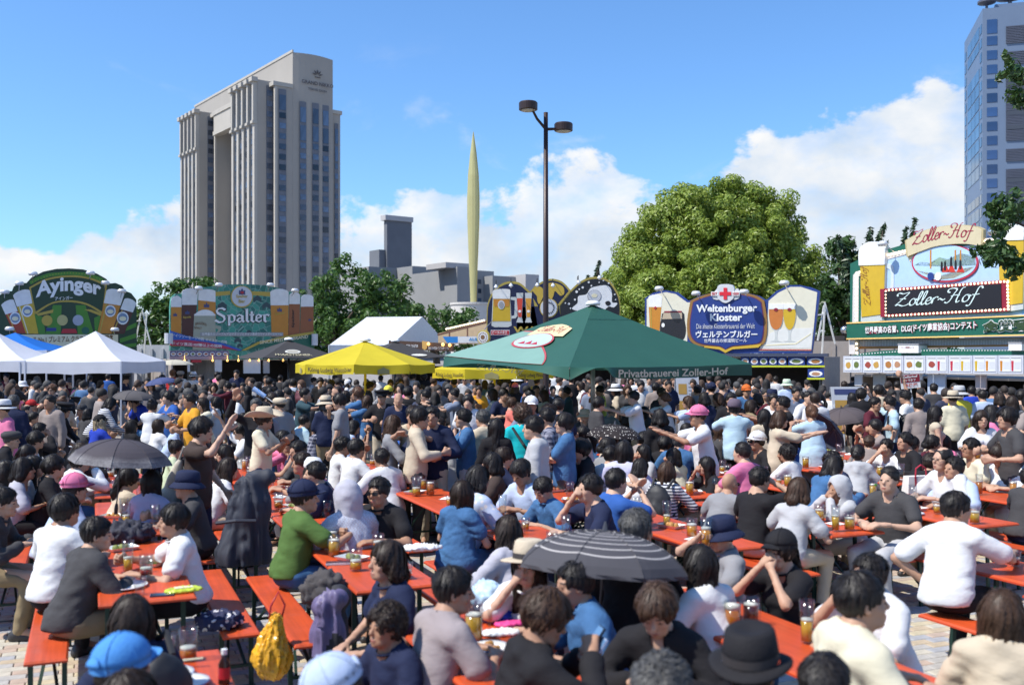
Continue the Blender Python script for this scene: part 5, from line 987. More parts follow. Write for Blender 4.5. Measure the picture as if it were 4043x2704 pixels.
# pose: base, forward lean, side lean, head yaw, head pitch, right hand (target, elbow hint, hand kind, palm-back vector), left hand
Rr, Lh = (1, -.6, -.5), (-1, -.6, -.5)
POSES = {
 'stand': ('T', 2, 0, 0, 0, ((.25, .06, .80), (1, -1, 0), 'relax', (1, 0, 0)), ((-.25, .04, .80), (-1, -1, 0), 'relax', (-1, 0, 0))),
 'fold': ('T', 0, 0, 0, 4, ((-.10, .20, 1.14), (1, .1, -.8), 'relax', (0, 1, .2)), ((.12, .24, 1.10), (-1, .1, -.8), 'relax', (0, 1, .2))),
 'reach': ('T', 6, 0, 0, 0, ((.14, .52, 1.36), (1, 0, -.8), 'flat', (0, 0, 1)), ((-.14, .50, 1.34), (-1, 0, -.8), 'flat', (0, 0, 1))),
 'wave': ('T', 2, 0, 0, -4, ((.24, .30, 1.66), (1, .3, -.6), 'flat', (0, -1, .2)), ((-.22, .12, .84), (-1, -1, 0), 'relax', (-1, 0, 0))),
 'photo': ('T', 2, 0, 0, 0, ((.10, .30, 1.47), (1, .1, -1), 'grip', (.6, -.3, .4)), ((-.07, .30, 1.45), (-1, .1, -1), 'grip', (-.6, -.3, .4))),
 'clap': ('T', 4, 0, 0, 0, ((.05, .30, 1.26), (1, -.1, -1), 'flat', (1, 0, .2)), ((-.05, .30, 1.24), (-1, -.1, -1), 'flat', (-1, 0, .2))),
 'drink': ('T', 0, 0, 0, -8, ((.06, .20, 1.44), (1, .3, -.6), 'grip', (.9, .2, 0)), ((-.24, .08, .84), (-1, -1, 0), 'relax', (-1, 0, 0))),
 'hold': ('T', 2, 0, 0, 0, ((.16, .30, 1.16), (1, -.6, -.6), 'grip', (1, 0, 0)), ((-.16, .28, 1.10), (-1, -.6, -.6), 'grip', (-1, 0, 0))),
 'up': ('T', 0, 0, 0, -6, ((.16, .16, 1.95), (1, 0, 0), 'grip', (0, -1, 0)), ((-.24, .06, .82), (-1, -1, 0), 'relax', (-1, 0, 0))),
 'bend': ('T', 34, 0, 0, -14, ((.16, .52, .92), Rr, 'relax', (0, 0, 1)), ((-.16, .50, .92), Lh, 'relax', (0, 0, 1))),
 'sit': ('S', 10, 0, 0, 4, ((.14, .34, .80), Rr, 'relax', (0, .2, 1)), ((-.14, .34, .80), Lh, 'relax', (0, .2, 1))),
 'slouch': ('S', 20, 0, 0, -4, ((.10, .36, .79), Rr, 'relax', (0, .2, 1)), ((-.16, .36, .79), Lh, 'relax', (0, .2, 1))),
 'lean': ('S', 30, 0, 0, -8, ((.14, .54, .80), (1, -.3, -.6), 'relax', (0, .2, 1)), ((-.14, .52, .80), (-1, -.3, -.6), 'relax', (0, .2, 1))),
 'lap': ('S', 6, 0, 0, 6, ((.12, .30, .66), Rr, 'relax', (0, .2, 1)), ((-.12, .30, .66), Lh, 'relax', (0, .2, 1))),
 'sdrink': ('S', 6, 0, 0, -8, ((.05, .22, 1.14), (1, .4, -.6), 'grip', (1, .2, 0)), ((-.16, .36, .80), Lh, 'relax', (0, .2, 1))),
 'grip': ('S', 12, 0, 0, 2, ((.16, .44, .86), (1, -.3, -.6), 'grip', (1, 0, 0)), ((-.16, .36, .80), Lh, 'relax', (0, .2, 1))),
 'chin': ('S', 18, 0, 0, 2, ((.06, .30, 1.05), (.7, .7, -1), 'fist', (.4, .8, 0)), ((-.10, .40, .80), Lh, 'relax', (0, .2, 1))),
 'chin2': ('S', 16, 0, 0, 0, ((.05, .28, 1.06), (.8, .7, -1), 'fist', (.4, .8, 0)), ((-.05, .28, 1.05), (-.8, .7, -1), 'fist', (-.4, .8, 0))),
 'swave': ('S', 4, 0, 0, -4, ((.26, .34, 1.34), (1, .3, -.7), 'flat', (0, -1, .2)), ((-.16, .36, .80), Lh, 'relax', (0, .2, 1))),
 'sreach': ('S', 20, -4, 0, -6, ((.16, .56, .82), (1, -.3, -.5), 'relax', (0, .2, 1)), ((-.22, .10, .60), (-1, -.6, 0), 'flat', (0, 0, 1))),
 'hifive': ('T', 4, 0, 0, 0, ((.16, .34, 1.56), (1, .2, -1), 'flat', (0, -1, .3)), ((-.20, .20, .95), (-1, -1, 0), 'relax', (-1, 0, 0))),
 'sclap': ('S', 10, 0, 0, 0, ((.06, .36, 1.06), (1, -.1, -1), 'flat', (1, 0, .2)), ((-.05, .36, 1.04), (-1, -.1, -1), 'flat', (-1, 0, .2))),
 'phone': ('S', 14, 0, 0, -22, ((.10, .36, .98), (1, .0, -.9), 'grip', (.6, -.4, .5)), ((-.06, .36, .94), (-1, .0, -.9), 'grip', (-.6, -.4, .5))),
 'down': ('S', 22, 0, 0, -30, ((.12, .34, .80), Rr, 'relax', (0, .2, 1)), ((-.12, .34, .80), Lh, 'relax', (0, .2, 1))),
}
PCACHE = {}
skin_m = mat('skin', (0, 0, 0), .55, var=.06, vscale=14, obj=True, bump=.08, bscale=120, spec=.3)
eye_m = mat('eyes_and_brows', (.014, .011, .010), .35, var=0); lip_m = mat('lips', (.33, .12, .10), .4, var=.05)
HB = dict(bump=.55, bscale=60, bstr=(6, 6, .8), bdist=.004)
hair_m = mat('hair_strands', (0, 0, 0), .50, var=.45, vscale=55, obj=True, spec=.28)
cloth_m = mat('cotton', (0, 0, 0), .85, var=.09, vscale=5, obj=True, bump=.32, bscale=8, bdist=.03, spec=.2, bstr=(1, 1, 1.7))
denim_m = mat('denim', (0, 0, 0), .85, var=.22, vscale=9, obj=True, bump=.4, bscale=26, bdist=.02, spec=.2)
hat_m = mat('hat_cloth', (0, 0, 0), .8, var=.08, vscale=20, obj=True, bump=.3, bscale=90, spec=.2); shoe_m = mat('shoe_leather', (.03, .028, .03), .5, var=.2)
def pattern_mat(name, kind):
    m = bpy.data.materials.new(name); m.use_nodes = True; t = m.node_tree; n = t.nodes; l = t.links; b = n['Principled BSDF']; b.inputs['Roughness'].default_value = .85
    oi = n.new('ShaderNodeObjectInfo'); tcn = n.new('ShaderNodeTexCoord'); mx_ = n.new('ShaderNodeMix'); mx_.data_type = 'RGBA'; l.new(oi.outputs['Color'], mx_.inputs[6])
    def wave(d, sc, c0):
        wv = n.new('ShaderNodeTexWave'); wv.bands_direction = d; wv.inputs['Scale'].default_value = sc; l.new(tcn.outputs['Object'], wv.inputs[0]); g_ = n.new('ShaderNodeMath'); g_.operation = 'GREATER_THAN'; g_.inputs[1].default_value = c0; l.new(wv.outputs['Fac'], g_.inputs[0]); return g_.outputs[0]
    if kind == 'stripe': l.new(wave('Z', 9, .55), mx_.inputs[0]); mx_.inputs[7].default_value = (.02, .025, .06, 1)
    elif kind == 'plaid':
        a = n.new('ShaderNodeMath'); a.operation = 'ADD'; l.new(wave('Z', 5, .6), a.inputs[0]); l.new(wave('X', 5, .6), a.inputs[1]); d_ = n.new('ShaderNodeMath'); d_.operation = 'MULTIPLY'; d_.inputs[1].default_value = .5; l.new(a.outputs[0], d_.inputs[0]); l.new(d_.outputs[0], mx_.inputs[0]); mx_.inputs[7].default_value = (.30, .30, .36, 1)
    elif kind == 'check':
        ck = n.new('ShaderNodeTexChecker'); ck.inputs['Scale'].default_value = 70; l.new(tcn.outputs['Object'], ck.inputs[0]); l.new(ck.outputs['Fac'], mx_.inputs[0]); mx_.inputs[7].default_value = (.50, .54, .62, 1)
    else:
        vo_ = n.new('ShaderNodeTexVoronoi'); vo_.inputs['Scale'].default_value = 20; l.new(tcn.outputs['Object'], vo_.inputs[0]); g_ = n.new('ShaderNodeMath'); g_.operation = 'LESS_THAN'; g_.inputs[1].default_value = .34; l.new(vo_.outputs['Distance'], g_.inputs[0]); l.new(g_.outputs[0], mx_.inputs[0]); mx_.inputs[7].default_value = (.62, .60, .60, 1)
    l.new(mx_.outputs[2], b.inputs['Base Color']); return m
PATM = {'striped': pattern_mat('striped_cotton', 'stripe'), 'plaid': pattern_mat('plaid_cotton', 'plaid'), 'checked': pattern_mat('checked_cotton', 'check'), 'floral': pattern_mat('floral_cotton', 'dots')}
HS = .955
LODH = (.019, .029, .042, .060)
def build(pose, sex, top, lod, yaw=0, big=1.0, variant=0):
    """meshes of one posed body with its clothes (cached)"""
    key = (pose, sex, top, lod, yaw, variant)
    if key in PCACHE: return PCACHE[key]
    base, lean, side, hyaw, hpit, rh, lh = POSES[pose]; h = LODH[lod]; seat = base == 'S'; g = {'lod': lod}
    rr_ = random.Random(str(key)); lean += rr_.uniform(-3, 3); hyaw += yaw; pelvis = np.array((0, 0, .575 if seat else .93)); Rt = rx(-rad(lean))@ry(rad(side))
    up = lambda x, y, z: pelvis+Rt@np.array((x, y, z)); fw = sex == 'f'; sh = .143 if fw else .168
    slump = .03 if seat else 0
    neck = up(0, -.012, .48-slump); shR, shL = up(sh, -.012, .425-slump), up(-sh, -.012, .425-slump)
    Hm = rzm(-rad(hyaw))@rx(rad(hpit)+rad(lean)*.15); hc = up(0, -.005, .525-slump)+np.array((0, .035, .09)) if lean < 25 else up(0, .0, .525-slump)+np.array((0, .055, .075))
    elR, wrR = ik(shR, rh[0], .285, .255, rh[1]); elL, wrL = ik(shL, lh[0], .285, .255, lh[1])
    sgn_ = 1
    if seat: legs = [((s_*.095, .01, .555), (s_*.13, .44, .53), (s_*.13, .36, .10)) for s_ in (1, -1)]
    else: legs = [((s_*.088, 0, .90), (s_*.10, .03, .49), (s_*.105, -.02, .09)) for s_ in (1, -1)]
    allp = np.array([neck, hc, elR, wrR, elL, wrL]+[p for l_ in legs for p in l_]); lo = allp.min(0)-.26; hi = allp.max(0)+.26; lo[2] = -.02
    fd = Rt@np.array((0, 1, 0))
    def torso(f, o, k, loose=0.0):
        f.ell(up(0, -.015, .01), (.150+o+(.012 if fw else 0)+loose, .116+o+loose, .125+o), k, Rt); f.cone(up(0, 0, .06), up(0, 0, .24), (.118 if fw else .133)+o+loose, (.114 if fw else .137)+o+loose*.6, k, (fd, .76))
        f.cone(up(0, -.0, .25-slump), up(0, -.012, .37-slump), (.116 if fw else .139)+o+loose*.5, (.110 if fw else .132)+o, k, (fd, .74)); f.cone(up(-sh*.82, -.012, .420-slump), up(sh*.82, -.012, .420-slump), .058+o, .058+o, k)
        for s_ in (-1, 1): f.cone(up(s_*sh*.72, -.015, .435-slump), up(0, -.02, .495-slump), .044+o*.8, .050+o*.6, k)
        if fw:
            for s_ in (-1, 1): f.ell(up(s_*.062, .085, .30-slump), (.055+o, .05+o, .055+o), k, Rt)
    # ---- body
    f = Field(lo, hi, (.025, .034, .048, .060)[lod]); torso(f, 0, .04); f.cone(up(0, -.015, .46-slump), hc+Hm@np.array((0, -.03, -.06)), .057, .054, .03)
    for a, b, c in ((shR, elR, wrR), (shL, elL, wrL)): k_ = .88 if fw else 1; f.cone(a, b, .049*k_, .039*k_, .025); f.cone(b, c, .041*k_, .029*k_ if lod < 2 else .034, .012)
    for a, b, c in legs: f.cone(a, b, .088, .060, .03); f.cone(b, c, .058, .042, .015); f.cone(c, np.array(c)+np.array((0, .14, -.045)), .042, .035, .015)
    V, Q = f.surf(); parts = [(V, Q, 0)]; hv, hq, hm = head(sex, (.0088, .0150, .023, .031)[lod]); M4 = np.eye(4); M4[:3, :3] = Hm*HS; M4[:3, 3] = hc; parts.append((xf(hv, M4), hq, hm)); hands = []
    for (tgt, hint, kind, back), wr, el, sx_ in ((rh, wrR, elR, 1), (lh, wrL, elL, -1)):
        y_ = wr-el; y_ = y_/np.linalg.norm(y_)
        if tgt[2] < .83 and seat: y_ = y_*np.array((1, 1, .25)); y_ /= np.linalg.norm(y_)
        z_ = np.array(back, float); z_ = z_-y_*(z_@y_); z_ /= np.linalg.norm(z_)+1e-9; x_ = np.cross(y_, z_); Mh = np.eye(4); Mh[:3, 0] = x_*(-1 if sx_ == 1 else 1); Mh[:3, 1] = y_; Mh[:3, 2] = z_; Mh[:3, 3] = wr+y_*.03
        hv, hq = hand(kind, (.0074, .0125, .020, .028)[lod]); hv2 = xf(hv*(.94 if fw else 1.03), Mh); hq2 = hq if np.linalg.det(Mh[:3, :3]) > 0 else hq[:, ::-1]; parts.append((hv2, hq2, 0)); hands.append(wr+y_*.10-z_*.035)
    V, Q, mi = join(parts); g['body'] = mesh_np('body', V, Q, [skin_m, eye_m, lip_m], True, mi)
    # ---- top
    o = {'vest': .018, 'tee': .015, 'polo': .015, 'long': .016, 'shirt': .018, 'tank': .012, 'hoodie': .020, 'jacket': .020, 'blouse': .017, 'dress': .017}[top]; loose = {'blouse': .012, 'hoodie': .010, 'tee': .003, 'dress': .014, 'shirt': .005}.get(top, 0)
    f = Field(lo, hi, h*(.95, 1.12, 1.15, 1.0)[lod]); torso(f, o, .045, loose)
    if not seat: f.cone(up(0, -.005, .16), up(0, -.01, -.09), .138+o+loose, .155+o+loose, .04, (fd, .78))
    else: f.cone(up(0, -.0, .14), up(0, -.02, -.03), .138+o+loose, .158+o+loose, .04, (fd, .82))
    if top == 'dress' and not seat: f.cone(up(0, 0, 0), (0, 0, .55), .19, .25, .05, ((0, 1, 0), .8))
    if top == 'dress' and seat:
        for a, b, c in legs: f.cone(a, b, .115, .095, .06)
    cut = {'tank': 0, 'tee': .62, 'polo': .60, 'vest': .62, 'blouse': .80, 'dress': .55, 'shirt': .72}.get(top, 1.9)
    if top == 'vest': cut = 1.75
    for a, b, c in ((shR, elR, wrR), (shL, elL, wrL)):
        if cut == 0: continue
        if cut <= 1: e = a+(b-a)*cut; f.cone(a, e, .050+o, .050+o+(.008 if top in ('tee', 'blouse', 'shirt') else .003), .03)
        else: f.cone(a, b, .049+o, .042+o, .03); e = b+(c-b)*min(1, cut-1); f.cone(b, e, .042+o, .034+o, .015)
    # neck opening
    nb, nt_ = up(0, .0, .455-slump), hc+Hm@np.array((0, -.035, -.07)); nr = {'blouse': .078, 'tank': .082, 'dress': .082, 'tee': .070}.get(top, .064)
    if top in ('shirt', 'jacket', 'long', 'vest', 'polo') or top == 'hoodie': f.cone(up(0, -.018, .462-slump), up(0, -.012, .505-slump), .074, .071, .012)
    if top == 'hoodie':
        for q in (((-.085, .0, .475), (-.06, -.085, .455)), ((-.06, -.085, .455), (.06, -.085, .455)), ((.06, -.085, .455), (.085, .0, .475)), ((0, -.09, .45), (0, -.11, .36))): f.cone(up(*q[0][:2], q[0][2]-slump), up(*q[1][:2], q[1][2]-slump), .040, .042, .03)
    f.cone(nb+np.array((0, .012, 0)), nt_+np.array((0, 0, .08)), nr-.006, nr+.010, .008, sub=True)
    if not seat: f.plane(up(0, 0, -.13 if top != 'dress' else -9), -Rt[:, 2]*1.0)
    elif top != 'dress': f.plane((0, 0, .522 if top in ('shirt', 'jacket', 'blouse') else .55), (0, 0, -1), .012)
    V, Q = f.surf(); n_ = f.grad(V); amp = (.0105, .0090, .005, .003)[lod]*(1.35 if top in ('jacket', 'hoodie', 'blouse', 'dress') else 1)
    sd = rr_.randrange(99); fold = vnoise(V@ry(.35)*np.array((5, 6, 16))+sd, 5)+.7*vnoise(V@ry(-.6)*np.array((6, 9, 24))+sd, 6); fold = np.abs(fold)-.35; V = V+n_*(fold*amp)[:, None]
    g['top'] = (V, Q); g['top_me'] = {}
    if lod == 0 and top not in ('hoodie',):
        ax_ = nt_-nb; ax_ = ax_/np.linalg.norm(ax_); c_ = nb+ax_*.035+np.array((0, .012, 0)); e1 = np.cross(ax_, (0, 1, 0)); e1 /= np.linalg.norm(e1); e2 = np.cross(e1, ax_); rr2 = nr+.006; cm2 = MB()
        cm2.tube([tuple(c_+(e1*math.cos(t)+e2*math.sin(t)*1.0)*rr2-ax_*.012*math.sin(t)*(1 if e2[1] > 0 else -1)) for t in [k*math.pi/10 for k in range(21)]], .0085 if top in ('tee', 'tank', 'blouse', 'dress') else .012, 6, False); g['collar'] = cm2.mesh('collar', [cloth_m], True)
    # ---- trousers, shoes
    f = Field((lo[0], lo[1], -.02), (hi[0], hi[1], 1.15), h*1.45)
    if not (top == 'dress' and not seat): 
        f.ell(up(0, -.015, .0), (.166, .130, .13), .03, Rt)
        for a, b, c in legs: f.cone(a, b, .100, .074, .03); f.cone(b, np.array(c)+np.array((0, 0, .0)), .072, .058, .02)
        if not seat: f.plane((0, 0, 1.02), (0, 0, 1))
        else: f.plane(up(0, 0, .12), Rt[:, 2])
    else:
        for a, b, c in legs: f.cone(b, c, .05, .045, .02)
    V, Q = f.surf(); n_ = f.grad(V); V = V+n_*((np.abs(vnoise(V*np.array((8, 8, 18)), 8))-.35)*amp)[:, None]; g['bottom'] = mesh_np('trousers', V, Q, [cloth_m], True)
    if lod < 2:
        f = Field((-.30, -.2, -.02), (.30, .75, .2), h)
        for a, b, c in legs: c = np.array(c); f.cone(c+np.array((0, -.05, -.052)), c+np.array((0, .15, -.058)), .040, .036, .02); f.cone(c+np.array((0, -.03, -.02)), c+np.array((0, .05, -.04)), .045, .04, .02)
        V, Q = f.surf(); V[:, 2] = np.maximum(V[:, 2], .003); g['shoes'] = []
        for s_ in (-1, 1):
            keep = (V[:, 0]*s_ > 0); rm_ = np.cumsum(keep)-1; q = Q[keep[Q].all(1)]; g['shoes'].append(mesh_np('shoe', V[keep], rm_[q], [shoe_m], True))
    M4 = Matrix.Identity(4)
    for i in range(3):
        for j in range(3): M4[i][j] = float(Hm[i, j])*HS
        M4[i][3] = float(hc[i])
    g['head'] = M4; g['hands'] = hands; top_off = Hm@np.array((0, -.015, .135*HS)); g['top_pt'] = hc+top_off; g['neck'] = up(0, -.05, .46-slump); g['back'] = up(0, -.17, .28); g['Rt'] = Rt; g['pelvis'] = pelvis; g['up'] = up
    PCACHE[key] = g; return g
HM = {}
def hair_mesh(kind, lod):
    if (kind, lod) not in HM: V, Q, mi = hair(kind, lod); HM[kind, lod] = mesh_np('hair', V, Q, [hair_m], True)
    return HM[kind, lod]
# ------------------------------------------------------------------ hats (head frame)
HATS = {}
def hat_mesh(kind):
    if kind in HATS: return HATS[kind]
    mb = MB(); z = .055
    def dome(rx_, ry_, hz, flat=0.0, n=16): 
        mb.lathe([(1.0*math.cos(t)**(.75 if flat else 1), z+hz*math.sin(t)) for t in [i*math.pi/2/7 for i in range(7)]]+[(.02, z+hz)], n, (0, -.014, 0), rx_, ry_)
    def brim(r0, r1, drop, wavy=0.0, n=28, sx=1.0, sy=1.0):
        vs = []; fs = []
        for q, (r, dz) in enumerate(((r0, 0), ((r0+r1)/2, drop*.45), (r1, drop), (r1, drop-.008), ((r0+r1)/2, drop*.45-.008), (r0, -.008))):
            for k in range(n):
                t = 2*math.pi*k/n; u = (0, .5, 1, 1, .5, 0)[q]; vs.append((r*math.cos(t)*sx*(.9 if kind != 'cowboy' else 1), r*math.sin(t)*sy-.014, z+dz+wavy*u*(math.cos(2*t))))
        for q in range(5):
            for k in range(n): fs.append((q*n+k, q*n+(k+1) % n, (q+1)*n+(k+1) % n, (q+1)*n+k))
        mb.add(vs, fs)
    def peak(y0, ln, w_, drop, n=9, sgn=1):
        vs = []; fs = []
        for th in (0, -.006):
            for i in range(n):
                t = math.pi*(i/(n-1)); 
                for u in (0, .5, 1): vs.append((w_*math.cos(t)*(1-.12*u), -.014+sgn*(y0*math.sin(t)+ln*u*math.sin(t)**.6), z-.012+th-drop*u*u+.022*math.sin(t)))
        for th in (0, 1):
            for i in range(n-1):
                for u in range(2): a = th*n*3+i*3+u; fs.append((a, a+1, a+4, a+3))
        for i in range(n-1): a = i*3+2; fs.append((a, a+3, a+3+n*3, a+n*3))
        mb.add(vs, fs)
    if kind in ('cap', 'backcap'):
        dome(.094, .114, .105); mb.lathe([(1.005, z-.022), (1.005, z+.002)], 16, (0, -.014, 0), .0945, .1145, caps=False); peak(.100, .075, .075, .022, sgn=1 if kind == 'cap' else -1); mb.ball((0, -.014, z+.106), .008, 6, 4)
        for k in range(6): t0 = k*math.pi/3; mb.tube([(.0955*math.cos(a_)*math.cos(t0), -.014+.1155*math.cos(a_)*math.sin(t0), z+.1062*math.sin(a_)) for a_ in [i*math.pi/12 for i in range(7)]], .0016, 4, False)
        if kind == 'cap': mb.prism([(.036*math.cos(a_), .036*math.sin(a_)) for a_ in [i*math.pi/8 for i in range(9)]], lambda u, v, t: (u, -.126-t+v*.28, z+.008+v), 0, .008)
        if kind == 'backcap': mb.prism([(.036*math.cos(a_), .036*math.sin(a_)) for a_ in [i*math.pi/8 for i in range(9)]], lambda u, v, t: (u, .092+t-v*.28, z+.008+v), 0, .008)
    elif kind == 'bucket': mb.lathe([(1.0, z-.02), (.98, z+.03), (.88, z+.085), (.62, z+.1), (.02, z+.102)], 18, (0, -.014, 0), .098, .116); brim(.10, .165, -.055)
    elif kind in ('fedora', 'straw', 'sunhat'):
        mb.lathe([(1.0, z-.004), (.98, z+.05), (.88, z+.105), (.70, z+.118), (.45, z+.108), (.02, z+.100)], 20, (0, -.014, 0), .094, .114); brim(.108, {'fedora': .155, 'straw': .185, 'sunhat': .20}[kind], -.012 if kind != 'sunhat' else -.045, .012 if kind == 'fedora' else -.006, n=26); mb.cur = 1; mb.lathe([(1.012, z+.002), (1.0, z+.034)], 20, (0, -.014, 0), .0945, .1145, caps=False)
    elif kind == 'cowboy': mb.lathe([(1.0, z-.004), (.97, z+.06), (.84, z+.125), (.60, z+.135), (.3, z+.118), (.02, z+.11)], 20, (0, -.014, 0), .096, .116); brim(.112, .235, .012, .0, 32, 1.0, 1.05); mb.v = [(x_, y_, zz+(.075*max(0, abs(x_)-.12)/.11)) for x_, y_, zz in mb.v]; mb.cur = 1; mb.lathe([(1.01, z+.002), (1.0, z+.024)], 20, (0, -.014, 0), .0965, .1165, caps=False)
    elif kind == 'police': mb.lathe([(.98, z-.02), (.98, z+.03)], 18, (0, -.014, 0), .096, .116); mb.lathe([(.098, z+.03), (.135, z+.062), (.125, z+.082), (.01, z+.095)], 20, (0, -.01, 0), .95, 1.08); peak(.105, .045, .075, .03); mb.cur = 1; mb.lathe([(1.0, z-.0), (1.0, z+.012)], 18, (0, -.014, 0), .0975, .1175, caps=False)
    elif kind == 'flat': mb.lathe([(.95, z-.02), (1.08, z+.015), (1.05, z+.05), (.7, z+.078), (.02, z+.085)], 18, (0, -.006, 0), .098, .122); peak(.105, .04, .072, .02)
    elif kind == 'towel': mb.lathe([(1.0, z-.10), (1.06, z-.04), (1.04, z+.04), (.75, z+.095), (.02, z+.11)], 16, (0, -.03, 0), .092, .105)
    elif kind == 'beanie': mb.lathe([(1.03, z-.015), (1.06, z+.01), (1.0, z+.05), (.72, z+.098), (.02, z+.112)], 18, (0, -.02, 0), .094, .112)
    HATS[kind] = mb.mesh('hat', [hat_m, mat('hat_band', (.03, .025, .025), .7)], True); return HATS[kind]
_gl = MB()
for s_ in (-1, 1): _gl.tube([(s_*.033+.024*math.cos(t), .108, .0+.018*math.sin(t)) for t in [k*math.pi/6 for k in range(13)]], .0022, 5, False); _gl.bar((s_*.058, .105, .006), (s_*.078, .0, .004), .003)
_gl.bar((-.010, .110, .004), (.010, .110, .004), .003); glasses_me = _gl.mesh('glasses', mat('glasses_frame', (.02, .02, .02), .3))
_sg = MB()
for s_ in (-1, 1): _sg.lathe([(.027, -.003), (.029, 0), (.026, .004)], 12); 
_sg = MB()
for s_ in (-1, 1): _sg.prism([(s_*.033+.027*math.cos(t), -.001+.020*math.sin(t)) for t in [k*math.pi/6 for k in range(12)]], lambda u, v, t: (u, .104+t-abs(u)*.12, v), 0, .006); _sg.bar((s_*.058, .098, .006), (s_*.079, .0, .004), .005)
_sg.bar((-.012, .107, .005), (.012, .107, .005), .005); sun_me = _sg.mesh('sunglasses', mat('sunglasses', (.012, .012, .014), .12))
COL = dict(az=(.07, .25, .58), w=(.64, .64, .64), cr=(.62, .57, .42), bk=(.016, .015, .017), nv=(.016, .022, .055), gy=(.24, .24, .25), lg=(.42, .42, .43), cg=(.055, .053, .055), lb=(.42, .50, .66), bl=(.03, .10, .34), dn=(.05, .13, .27), mr=(.085, .014, .024), pk=(.62, .17, .30), co=(.68, .17, .13), og=(.62, .29, .025), gn=(.075, .14, .035), lm=(.42, .45, .08), tq=(.01, .44, .48), be=(.50, .42, .31), tp=(.26, .215, .195), ol=(.32, .29, .05), rb=(.02, .05, .38), dt=(.035, .07, .085), lv=(.48, .48, .66), pu=(.12, .09, .12), ye=(.66, .57, .07), br=(.055, .038, .032), pb=(.40, .54, .62), lgn=(.50, .56, .36), sl=(.16, .19, .26), kh=(.25, .19, .11), rd=(.45, .03, .03), mauve=(.30, .255, .255), gn2=(.5, .6, .45), ornge=(.60, .14, .03), silver=(.5, .5, .5), grv=(.40, .39, .44))
CN = dict(az='sky blue', w='white', cr='cream', bk='black', nv='navy', gy='grey', lg='light grey', cg='charcoal', lb='light blue', bl='blue', dn='denim blue', mr='maroon', pk='pink', co='coral', og='amber', gn='green', lm='lime', tq='turquoise', be='beige', tp='taupe', ol='olive', rb='royal blue', dt='dark teal', lv='lavender', pu='dusky purple', ye='yellow', br='dark brown', pb='pale blue', lgn='pale green', sl='slate', kh='khaki', rd='red', mauve='mauve grey', gn2='pale green', ornge='orange', silver='silver', grv='grey violet')
HC = dict(k=(.016, .013, .012), d=(.028, .018, .013), b=(.055, .030, .018), a=(.10, .048, .026), o=(.22, .10, .05), y=(.34, .26, .16), g=(.14, .135, .13), s=(.06, .058, .056))
HCN = dict(k='black', d='dark', b='brown', a='auburn', o='light brown', y='blond grey', g='grey', s='greying')
TOPN = dict(tee='t-shirt', polo='polo shirt', long='long sleeved top', shirt='shirt', tank='sleeveless top', hoodie='hooded top', jacket='jacket', blouse='blouse', dress='dress', vest='vest over rolled sleeves')
HAIRN = dict(short='short {} hair', fade='cropped {} hair', bowl='{} bowl cut', shaggy='shaggy {} hair', spiky='spiky {} hair', afro='bushy {} hair', curly='curly {} hair', bun='{} hair in a bun', updo='{} hair pinned up', bob='{} bob', long='long {} hair', wavy='wavy {} hair', shoulder='shoulder length {} hair', frizz='frizzy long {} hair', pony='{} ponytail', thin='thinning {} hair', bald='bald head')
HATN = dict(cap='cap', backcap='cap worn backwards', bucket='bucket hat', fedora='fedora', straw='straw hat', sunhat='sun hat', cowboy='cowboy hat', police='peaked police cap', flat='flat cap', towel='head towel', beanie='beanie', hood='hood pulled up')
# ------------------------------------------------------------------ one person as a thing: body with hair, clothes and hat as parts
def hood_mesh():
    if 'hood' in HATS: return HATS['hood']
    f = Field((-.22, -.25, -.34), (.22, .20, .24), .012); f.ell((0, -.02, .035), (.108, .130, .135), 0); f.cone((0, -.04, -.02), (0, -.05, -.22), .100, .125, .05)
    f.ell((0, .13, -.03), (.078, .12, .115), .01, sub=True); f.cone((0, .0, .02), (0, .02, -.12), .082, .075, .01, sub=True); f.plane((0, 0, -.25), (0, .2, -1))
    V, Q = f.surf(); V = V+f.grad(V)*(vnoise(V*np.array((14, 14, 22)), 4)*.006)[:, None]; HATS['hood'] = mesh_np('hood', V, Q, [hat_m], True); return HATS['hood']
PEOPLE = []; DIRS = dict(A=0, AR=45, R=90, FR=135, F=180, FL=225, L=270, AL=315)
SDIRS = dict(A=28, AR=52, R=74, FR=118, F=205, FL=232, L=256, AL=318)
SKINS = [(.43, .25, .165), (.40, .225, .145), (.47, .285, .19), (.36, .195, .12), (.50, .31, .215)]
def n0(name): return name
